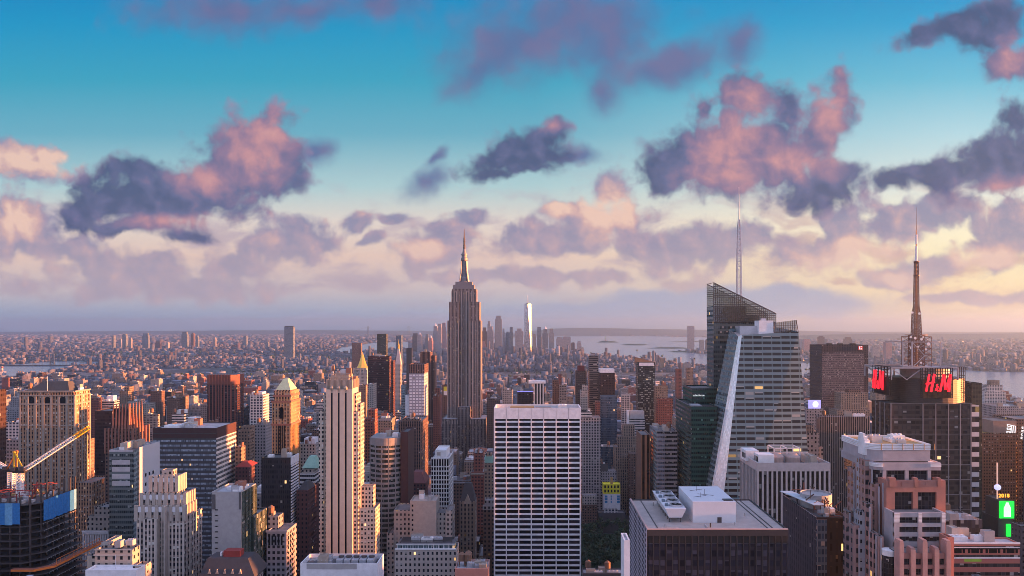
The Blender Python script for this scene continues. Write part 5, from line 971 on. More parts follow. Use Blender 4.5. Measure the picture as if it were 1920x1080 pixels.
# right edge
def rowhotel():
    Y = 740.; t = bl('brick_hotel', 'large dark brown brick hotel with white outlined roof lettering, far right', 'hotel', Y, [('tower', 1838, 1906, 812, dict(m='row_brick', roof='ochre', d=40)), ('wing', 1906.5, 1990, 786, dict(m='row_brick', dy=3, d=40)), ('parapet_wall', 1862, 1906, 789, dict(m='row_plain', dy=2, d=36, z=Z(812, Y) - .8))], ref='the dark brick hotel')
    q = MB()
    for k in range(17): q.cyl(X(1907, Y), Y + 1.5, Z(832 + k * 9, Y), Z(830 + k * 9, Y), .5, n=8)
    q.build('edge_light', plain('lamp_amber', (1, .45, .1), .5, 0, 0, 1, .5), t)
    polys = [[(18.6, 15.8), (25.8, 17), (25.3, 20.3), (19.2, 19.2), (18.6, 15.8)], [(18.6, 22.2), (24.4, 23), (24.4, 25.8), (18.3, 25), (18.6, 22.2)], [(17.8, 28.6), (23.3, 29.4), (23.6, 32.5), (17.5, 31.4), (17.8, 28.6)], [(28.6, 37), (17.2, 34.7), (16.7, 37.8), (32, 41.4), (34.2, 18.9), (30.3, 18.3), (28.9, 31.6)], [(29.2, 18), (26.7, 17.8), (25.3, 32.8), (28.9, 33.6)]]
    for dx, dy, lab in ((0, 0, 'white outlined emblem of stacked bars on the front of the dark brick hotel'), (27.5, 4.5, 'white outlined emblem cut off by the right edge, on the brick hotel wing')):
        w = thing('sign', lab, 'sign', (X(1870 + dx, Y), Y, Z(820, Y))); q = MB(); yy = Y + 1.2
        for pl in polys:
            for (a, b), (c_, d_) in zip(pl, pl[1:]): q.bar((X(1870 + dx + a, yy), yy, Z(780 + dy + b, yy)), (X(1870 + dx + c_, yy), yy, Z(780 + dy + d_, yy)), .62)
        q.build('outline', 'white_lit', w)
fm('row_brick', wall=(.14, .085, .065), sp=(.13, .08, .06), bay=2.7, fl=3.1, ww=.46, wh=.5, blind=.25, gl=(.02, .016, .015), lit=.006); M['row_plain'] = plain('row_plain', (.3, .2, .16)); rowhotel()
def ball():
    Y = 640.; t = bl('narrow_tower', 'narrow building end carrying bright green billboards, lower right', 'building', Y, [('tower', 1872, 1898, 972, dict(m='tar', d=30)), ('setback', 1874, 1896, 938, dict(m='tar', dy=4, d=20))], vb=1010)
    zb = Z(938, Y)
    s = thing('ball_pole', 'thin lit pole with a pale blue glowing ball above the green billboard', 'pole', (X(1878, Y), Y + 6, zb)); MB().bar((X(1878, Y), Y + 6, zb), (X(1878, Y), Y + 6, Z(870, Y)), .9).build('pole', plain('pole_lit', (.9, .6, .5), .5, 0, .1, 1, .12), s)
    MB().lathe(X(1878.5, Y), Y + 6, [(.05, Z(916.5, Y) - 2.6)] + [(2.8 * math.sin(a * math.pi / 8), Z(916.5, Y) - 2.6 * math.cos(a * math.pi / 8)) for a in range(1, 8)] + [(.05, Z(916.5, Y) + 2.6)], 16).build('ball', plain('ball_lit', (.5, .5, .95), .4, 0, .4, 1.2, .4), s)
    cu = bpy.data.curves.new('numerals', 'FONT'); cu.body = '2018'; cu.size = 4.4; cu.extrude = .3; cu.offset = .07; cu.space_character = 1.1; o = bpy.data.objects.new('numerals', cu); C.objects.link(o); bpy.context.view_layer.update()
    me = bpy.data.meshes.new_from_object(o.evaluated_get(bpy.context.evaluated_depsgraph_get())); bpy.data.objects.remove(o); me.materials.append(plain('numeral_orange', (1., .3, .03), .5, 0, 0, 1, .7)); w = bpy.data.objects.new('year_sign', me); C.objects.link(w); w.location = (X(1876.5, Y), Y + 3, Z(934, Y)); w.rotation_euler = (R(90), 0, 0); tag(w, 'glowing orange numerals 2018 standing above the green billboard', 'sign')
    gm = plain('billboard_green', (.01, .75, .06), .5, 0, 0, 1, .42); wm = plain('billboard_white', (.6, .9, .6), .5, 0, .1, 1, .4)
    def bb(l, r, t0, b0, lab, fig):
        s = thing('billboard', lab, 'billboard', (X(l, Y), Y - 2, Z(b0, Y))); MB().box(X(l, Y), X(r, Y), Y - 2, Y - .3, Z(b0, Y), Z(t0, Y), 0, None, True).build('panel', gm, s)
        if fig:
            c = X((l + r) / 2, Y); pts = [(c - 3, Z(b0 - 3, Y)), (c + 3, Z(b0 - 3, Y)), (c + 3, Z(t0 + 12, Y)), (c + 1.6, Z(t0 + 6, Y)), (c + 1, Z(t0 + 2, Y)), (c - 1, Z(t0 + 2, Y)), (c - 1.6, Z(t0 + 6, Y)), (c - 3, Z(t0 + 12, Y))]; MB().loft([[(u, Y - 2.02, v) for u, v in pts], [(u, Y - 2.3, v) for u, v in pts]][::-1]).build('picture', wm, s)
    bb(1872.5, 1899, 939, 971, 'bright green billboard with a pale bottle-shaped picture below the orange numerals', True); bb(1885.5, 1893, 982, 1005, 'narrow bright green billboard panel under the larger one', False)
ball()
def lowred():
    Y = 390.; t = bl('banded_block', 'low red and white banded block with pale cluttered roof, bottom right corner', 'office building', Y, [('tower', 1776, 1912, 1018, dict(m='redband', roof='silver_roof', far=1755, p=.8))], ref='the red-banded low block')
    x0, x1 = X(1776, Y), X(1912, Y); q = MB().box(x0, x1, Y - .4, Y - .02, Z(1027, Y), Z(1025.5, Y), 0, None, True).box(x0, x1, Y - .5, Y - .02, Z(1020, Y), Z(1017, Y), 0, None, True).box(x0, x1, Y - .4, Y - .02, Z(1047, Y), Z(1044.5, Y), 0, None, True); q.build('white_band', 'white_paint', t)
    for i in range(4):
        a = x0 + 1.6 + i * 9.3
        for k, (dx, w) in enumerate(((0, 1.3), (1.8, 4.2), (6.5, 1.3))): MB().box(a + dx, a + dx + w, Y - .12, Y - .02, Z(1037, Y), Z(1029, Y), 0, None, True).build('window', 'black_glass', t)
    MB().box(X(1808, Y), X(1840, Y), Y - .12, Y - .02, Z(1053, Y), Z(1047.5, Y), 0, None, True).build('green_panel', 'green_lit', t); roofs(t, x0 + 2, x1 - 4, Y + 3, Y + 20, Z(1018, Y) - .8, 8, 41, 'ubu')
    Y = 520.; bl('glass_pavilion', 'dark glazed low block between the pink granite tower and the green billboards', 'building', Y, [('tower', 1773, 1842, 975, dict(m='pavilion', roof='silver_roof', d=26))], clut=3, seed=13)
    bl('edge_block', 'dark block with pale parapet cut off by the right edge under the brick hotel', 'building', 450, [('tower', 1914, 2010, 986, dict(m='edge_wall', roof='tar', far=1896))])
fm('redband', wall=(.4, .15, .12), mu=(.06, .05, .05), sp=(.4, .15, .12), gl=(.03, .028, .03), bay=2.2, fl=4.6, ww=.9, wh=.4, blind=.2, vo=1.5); M['green_lit'] = plain('green_lit', (.3, .5, .04)); fm('pavilion', wall=(.06, .045, .045), sp=(.04, .03, .035), gl=(.06, .05, .06), bay=2.6, fl=9, ww=.85, wh=.7, blind=.3, rough=.1); fm('edge_wall', wall=(.09, .07, .08), bay=3, fl=3.6, ww=.3, wh=.4)
lowred()
# ------------------------------------------------------------------ construction site, lower left
def site():
    Y = 480.; D = dep(65, 142, Y); xr, zt = X(65, Y), Z(945, Y); xl = X(-90, Y); y1 = Y + D
    t = thing('unfinished_tower', 'unfinished tower of dark open floors wrapped in blue netting, lower left', 'construction site', (xr, Y, 0)); HERO.append((-90, 146, 912, 1080, Y, 'the blue-netted tower', t.name)); FOOT.append((xl, xr, Y, y1, t)); rg = random.Random(2)
    fh = 4.6; zn = zt - 13.5
    q = MB(); z = zt - 1; k = 0
    def ring(e, c): return [(xl, Y - e), (xr - c, Y - e), (xr + e, Y + c), (xr + e, y1 + e), (xl, y1 + e)]
    while z > 40:
        e = 0 if z > zn - 1 else min(7., (zn - z) * .13); q.poly(ring(e, 8 - e * .3), z - .45, z, 0, None, True); z -= fh; k += 1
    q.build('floor_slab', 'site_slab', t)
    q = MB(); z = zt - 1; lo = 40
    for i in range(9):
        x = xr - 4 - i * 6.5; q.box(x - .45, x + .45, Y + 1.2, Y + 2.1, lo, zt + 4)
    for i in range(7): yy = Y + 9 + i * 6; q.box(xr - 2.2, xr - 1.3, yy - .45, yy + .45, lo, zt + rg.uniform(4, 11))
    q.build('column', 'dark_metal', t)
    MB().poly([(xl, Y + 5), (xr - 9, Y + 5), (xr - 6, Y + 11), (xr - 6, y1 - 4), (xl, y1 - 4)], 0, zt - 6).build('core', 'black', t)
    qs = []
    for (a, b, n) in (((xl, Y - .5), (xr - 26 / F * Y - .2, Y - .5), 9), ((xr + .5, Y + 8), (xr + .5, y1), 14)):
        q = MB(); qs.append(q)
        for i in range(n):
            p0, p1 = [(a[0] + (b[0] - a[0]) * s, a[1] + (b[1] - a[1]) * s) for s in (i / n, (i + 1) / n)]; bul = rg.uniform(.0, .7); dx, dy = (p1[1] - p0[1]), -(p1[0] - p0[0]); L = math.hypot(dx, dy); dx, dy = dx / L, dy / L
            mid = ((p0[0] + p1[0]) / 2 + dx * bul, (p0[1] + p1[1]) / 2 + dy * bul); mi = 1 if (i == n - 1 and n == 14) or rg.random() < .06 else 0; zl, zh = zn + rg.uniform(-.4, .4), zt + .6
            for u, v in ((p0, mid), (mid, p1)): q.quad([(u[0], u[1], zl), (v[0], v[1], zl), (v[0], v[1], zh), (u[0], u[1], zh)], mi)
    for q in qs: q.build('netting', ['net', 'net_light'], t)
    q = MB()
    for i in range(16): x = rg.uniform(xl + 12, xr - 6); yy = rg.uniform(Y + 5, y1 - 4); q.bar((x, yy, zt - 1), (x, yy, zt + rg.uniform(3, 9)), .4)
    for i in range(30): x = rg.uniform(xl + 10, xr - 12); yy = rg.uniform(Y + 6, y1 - 3); z = zt + rg.choice((2., 4.6)); q.bar((x, yy, z), (x + rg.choice((8, 12, 0)), yy + rg.choice((0, 0, 9)) + .01, z), .35)
    q.build('steel_beam', 'red_metal', t)
    for i in range(40): x = rg.uniform(xr - 42, xr - 8); yy = rg.uniform(Y + 4, y1 - 4); s = rg.uniform(.6, 2); MB().box(x, x + s * 1.6, yy, yy + s * 1.6, zt - 1, zt - 1 + s).build('material_stack', rg.choice(['silver_roof', 'ochre', 'dark_metal', 'concrete']), t)
    zd = Z(1068, 462); xd = X(60, 462) + 9; MB().poly([(X(20, 462), 462), (xd - 8, 462), (xd, 470), (xd, 524), (xd - 3.4, 524), (xd - 3.4, 472), (xd - 9, 465.4), (X(20, 462), 465.4)], zd - 1.4, zd, 0, 1, True).build('safety_deck', ['crane_orange', 'rust'], t)
    q = MB()
    for i in range(12): yy = 472 + i * 4.3; q.bar((X(60, 462) + 8.8, yy, zd), (X(60, 462) + 8.8, yy, zd + 3.4), .16)
    q.bar((X(60, 462) + 8.8, 472, zd + 3.4), (X(60, 462) + 8.8, 520, zd + 3.4), .2); q.build('railing', 'crane_orange', t)
    q = MB()
    z = zt - 16
    while z > 45:
        for i in range(12): yy = Y + 8 + i * 4; q.bar((xr + min(7., (zn - z) * .13) - .1, yy, z), (xr + min(7., (zn - z) * .13) - .1, yy, z + 1.2), .12)
        e = min(7., (zn - z) * .13); q.bar((xr + e - .1, Y + 8, z + 1.2), (xr + e - .1, y1, z + 1.2), .14); z -= fh
    q.build('edge_rail', 'concrete', t)
    def crane(label, px, py0, ptop, jib, Yc, frame):
        c = thing('tower_crane', label, 'crane', (X(px, Yc), Yc, Z(py0, Yc))); x = X(px, Yc); z0, z1 = Z(py0, Yc), Z(ptop, Yc)
        def truss(p, q_, w, n, b=.32, mi=(0,)):
            mb = MB(); p, q_ = Vector(p), Vector(q_); d = (q_ - p).normalized(); a = d.cross(Vector((0, 1, 0))).normalized() * w / 2; e = d.cross(a).normalized() * w / 2
            for k in range(n):
                u, v = p + (q_ - p) * k / n, p + (q_ - p) * (k + 1) / n; ca, cb = [[o + s1 * a + s2 * e for s1, s2 in ((1, 1), (-1, 1), (-1, -1), (1, -1))] for o in (u, v)]; m_ = mi[min(len(mi) - 1, k * len(mi) // n)]
                for j in range(4): mb.bar(ca[j], cb[j], b, m_); mb.bar(ca[j], cb[(j + 1) % 4], b * .7, m_); mb.bar(cb[j], cb[(j + 1) % 4], b * .8, m_)
            return mb
        truss((x, Yc, z0), (x, Yc, z1), 3., 9, .5).build('mast', 'white_paint', c)
        MB().box(x - 4, x + 4, Yc - 2, Yc + 2, z1, z1 + 1.4, 0, None, True).box(x - 5.5, x - 2.5, Yc - 1.6, Yc + 1.6, z1 + 1.4, z1 + 3.6, 1).box(x + .5, x + 3.5, Yc - 1.5, Yc + 1.2, z1 + 1.4, z1 + 4.2, 1).build('cab', ['black', 'dark_metal'], c)
        fx = MB(); zt_ = z1 + 14; s_ = -1 if jib[0] > px else 1
        fx.bar((x + s_ * 4, Yc, z1 + 1.4), (x + s_ * 4, Yc, zt_), .8); fx.bar((x - s_ * 3, Yc, z1 + 1.4), (x + s_ * 4, Yc, zt_), .7); fx.bar((x + s_ * 4.6, Yc, zt_), (x + s_ * 3.4, Yc, zt_ + .1), 1.4); fx.build('a_frame', frame, c)
        tip = (X(jib[0], Yc), Yc, Z(jib[1], Yc)); p = (x - s_ * 4, Yc, z1 + 2.5); truss(p, tip, 2.3, 18, .42, (0, 0, 0, 1)).build('jib', ['white_paint', 'crane_yellow'], c)
        MB().bar((x + s_ * 4, Yc, zt_), tuple(Vector(p) + (Vector(tip) - Vector(p)) * .96 + Vector((0, 0, 1))), .16).build('cable', 'dark_metal', c)
    crane('white tower crane with long jib rising right to a yellow tip', 37.5, 942, 886, (166, 802), 505, 'crane_yellow'); crane('white tower crane with orange frame, its jib cut off by the left edge', 21, 918, 884, (-60, 838), 520, 'crane_orange')
M['site_slab'] = plain('site_slab', (.05, .042, .042)); M['net'] = plain('net', (.02, .16, .42), .8, 0, .5, .8); M['net_light'] = plain('net_light', (.13, .34, .55), .8, 0, .5, .8)
site()
def mansard():
    Y = 430.; t = bl('mansard_house', 'dark slate mansard roof with dormers and a red shed, bottom left of centre', 'building', Y, [('storey', 372, 470, 1092, dict(m='grey_stone', d=20))], vb=1080)
    x0, x1, z = X(372, Y), X(478, Y), Z(1083, Y); MB().loft([[(x0, Y, z), (x1, Y, z), (x1, Y + 22, z), (x0, Y + 22, z)], [(x0 + 3, Y + 5, Z(1052, Y)), (x1 - 6, Y + 5, Z(1052, Y)), (x1 - 6, Y + 18, Z(1052, Y)), (x0 + 3, Y + 18, Z(1052, Y))]]).build('roof', 'slate', t)
    for i in range(5): x = x0 + 5 + i * 4.5; MB().loft([[(x, Y + .6, z + 2), (x + 1.8, Y + .6, z + 2), (x + .9, Y + .6, z + 4.4)], [(x, Y + 3, z + 2), (x + 1.8, Y + 3, z + 2), (x + .9, Y + 3, z + 4.4)]], 0, None, True).build('dormer', 'stone', t)
    MB().box(X(408, Y), X(440, Y), Y + 8, Y + 14, Z(1053, Y), Z(1041, Y)).build('shed', 'red_roof', t); roofs(t, X(395, Y), X(408, Y), Y + 8, Y + 14, Z(1053, Y), 2, 3, 'u')
mansard()
# ------------------------------------------------------------------ middle distance
def hip(t, x0, x1, y0, y1, z0, z1, k, mat, part='roof'):
    cx, cy = (x0 + x1) / 2, (y0 + y1) / 2; r = [(x0, y0), (x1, y0), (x1, y1), (x0, y1)]
    return MB().loft([[(a, b, z0) for a, b in r], [(cx + (a - cx) * k, cy + (b - cy) * k, z1) for a, b in r]]).build(part, mat, t)
def ornate():
    Y = 760.; m = 'gold_brick'; fm(m, wall=(.44, .26, .14), sp=(.22, .13, .08), bay=3., fl=3.7, ww=.45, wh=.55, blind=.3)
    t = bl('ornate_tower', 'ornate golden brick tower with pale green pyramid roof, left of the striped stone tower', 'office tower', Y, [('tower', 510, 545, 752, dict(m=m, far=563)), ('setback', 514, 545, 733, dict(m=m, dy=2, far=561)), ('crown', 518, 544, 731, dict(m=m, dy=4, far=557))], vb=870, ref='the golden ornate tower')
    yy = Y + 4; x0, x1 = X(518, yy), X(544, yy); D = dep(544, 556, yy); hip(t, x0 - .5, x1 + .5, yy - .5, yy + D + .5, Z(731, yy), Z(711, yy), .28, 'copper_pale')
    q = MB()
    for (l, r, tp, dy, far) in ((510, 545, 752, 0, 563), (514, 545, 741, 2, 561), (510, 545, 795, 0, 563)): y = Y + dy; q.box(X(l, y) - .8, X(r, y) + .8, y - .9, y - .03, Z(tp, y) - 1.5, Z(tp, y) + .4, 0, None, True).box(X(r, y) + .03, X(r, y) + .9, y, y + dep(r, far, y), Z(tp, y) - 1.5, Z(tp, y) + .4, 0, None, True)
    q.build('cornice', 'brick', t); xc = X(528, Y); rr = 2.1; pts = [(xc - rr, Z(785, Y)), (xc + rr, Z(785, Y))] + [(xc + rr * math.cos(k * math.pi / 6), Z(767, Y) + rr * math.sin(k * math.pi / 6)) for k in range(7)]
    MB().loft([[(u, Y - .1, v) for u, v in pts], [(u, Y - .3, v) for u, v in pts]][::-1]).build('arched_window', 'black_glass', t)
    q = MB()
    for px in (521, 525, 528.5, 532): q.box(X(px, Y), X(px + 2, Y), Y - .1, Y - .02, 90, Z(798, Y), 0, None, True)
    q.build('window_stripe', 'black_glass', t); q = MB()
    for i in range(9):
        yy2 = Y + dep(545, 563, Y) * (i + .5) / 9; q.box(X(545, Y) + .03, X(545, Y) + .5, yy2 - .35, yy2 + .35, 90, Z(797, Y))
    q.build('pier', 'ochre', t)
ornate()
def octagon():
    Y = 1230.; x0, x1 = X(385, Y), X(440, Y); D = 46; c = 7; t = thing('octagonal_tower', 'red-brown octagonal tower with dark vertical window strips and fluted top', 'office tower', (x0, Y, 0)); HERO.append((385, 443, 703, 790, Y, 'the octagonal tower', t.name)); FOOT.append((x0, x1, Y, Y + D, t))
    def oc(e, z): return [(x0 + c - e * .4, Y - e, z), (x1 - c + e * .4, Y - e, z), (x1 + e, Y + c, z), (x1 + e, Y + D - c, z), (x1 - c, Y + D + e, z), (x0 + c, Y + D + e, z), (x0 - e, Y + D - c, z), (x0 - e, Y + c, z)]
    MB().loft([oc(0, 0), oc(0, Z(721, Y))], 0, 1).build('tower', ['stripe_red', 'tar'], t); MB().loft([oc(.6, Z(721, Y)), oc(.6, Z(703, Y))], 0, 1).build('crown', ['octagon_top', 'tar'], t)
    q = MB()
    for i in range(8): x = x0 + c + (x1 - x0 - 2 * c) * i / 7; q.box(x - .8, x + .8, Y - 1.6, Y - .7, Z(721, Y), Z(702, Y)); q.box(x - .6, x + .6, Y - .9, Y - .05, 60, Z(721, Y)) if i % 1 == 0 else 0
    q.build('rib', 'octagon_top', t)
M['octagon_top'] = plain('octagon_top', (.2, .065, .045)); octagon()
def pyramid():
    Y = 1880.; t = bl('pyramid_tower', 'stone tower topped by a gleaming gold pyramid spire', 'office tower', Y, [('tower', 662, 688, 694, dict(m='pale_stone', far=692)), ('wing', 672, 700, 722, dict(m='tan_stone', dy=-10, d=40)), ('setback', 664, 687, 690, dict(m='pale_stone', dy=4, d=28))], vb=740, ref='the gold pyramid tower')
    q = MB(); x0, x1 = X(666, Y), X(686.5, Y); cx, cy = (x0 + x1) / 2, Y + 20; r = (x1 - x0) / 2; q.lathe(cx, cy, [(r * 1.12, Z(692, Y)), (r * .75, Z(684, Y)), (r * .42, Z(674, Y)), (r * .2, Z(666, Y)), (.1, Z(660, Y))], 8); q.build('roof', 'gold', t)
    fins(t, X(663, Y), X(688, Y), Y - .5, Z(700, Y), Z(689, Y), 5, .8, .8, 'limestone')
pyramid()
def clock():
    Y = 2050.; t = bl('spired_tower', 'slender pale stone tower with tapering roof and golden lantern tip', 'office tower', Y, [('tower', 741, 751, 683, dict(m='pale_stone', far=753))], vb=770); x0, x1 = X(741, Y), X(751.5, Y); cx, cy, r = (x0 + x1) / 2, Y + 10, (x1 - x0) / 2
    hip(t, x0, x1, Y, Y + 20, Z(683, Y) - 1, Z(654, Y), .3, 'pale_pier'); MB().lathe(cx, cy, [(r * .3, Z(654, Y)), (r * .3, Z(649, Y)), (r * .34, Z(648, Y)), (r * .1, Z(643, Y)), (.1, Z(636, Y))], 8).build('lantern', 'gold', t)
clock()
def freedom():
    Y = 6500.; b = 31.; cx, cy = X(989.5, Y), Y + b; zb, zt = 20, Z(569.5, Y); t = thing('glass_tower', 'tapering glass skyscraper with blazing sunlit facet and thin spire, in the far downtown cluster', 'skyscraper', (cx, cy, 0)); HERO.append((979, 999, 552, 655, Y, 'the blazing glass skyscraper', t.name))
    B_ = [(cx - b, cy - b, zb), (cx + b, cy - b, zb), (cx + b, cy + b, zb), (cx - b, cy + b, zb)]; r = b * .98; T_ = [(cx, cy - r, zt), (cx + r, cy, zt), (cx, cy + r, zt), (cx - r, cy, zt)]
    MB().box(cx - b, cx + b, cy - b, cy + b, 0, zb).build('base', 'concrete', t)
    # facets: upright triangles on the base edges, inverted ones on the corners
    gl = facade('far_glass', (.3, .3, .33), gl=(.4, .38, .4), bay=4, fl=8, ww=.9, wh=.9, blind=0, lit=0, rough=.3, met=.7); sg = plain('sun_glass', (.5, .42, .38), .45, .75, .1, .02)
    for i in range(4):
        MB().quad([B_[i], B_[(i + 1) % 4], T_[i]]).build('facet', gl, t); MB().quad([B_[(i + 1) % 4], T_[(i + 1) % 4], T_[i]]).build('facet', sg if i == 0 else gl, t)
    MB().quad(T_).build('roof', 'concrete', t); MB().cyl(cx, cy, zt, zt + 4, 17, n=20).build('communications_ring', 'dark_metal', t); MB().cyl(cx, cy, zt, Z(553, Y), 3.4, .8, 8).build('spire', 'aluminium', t)
freedom()
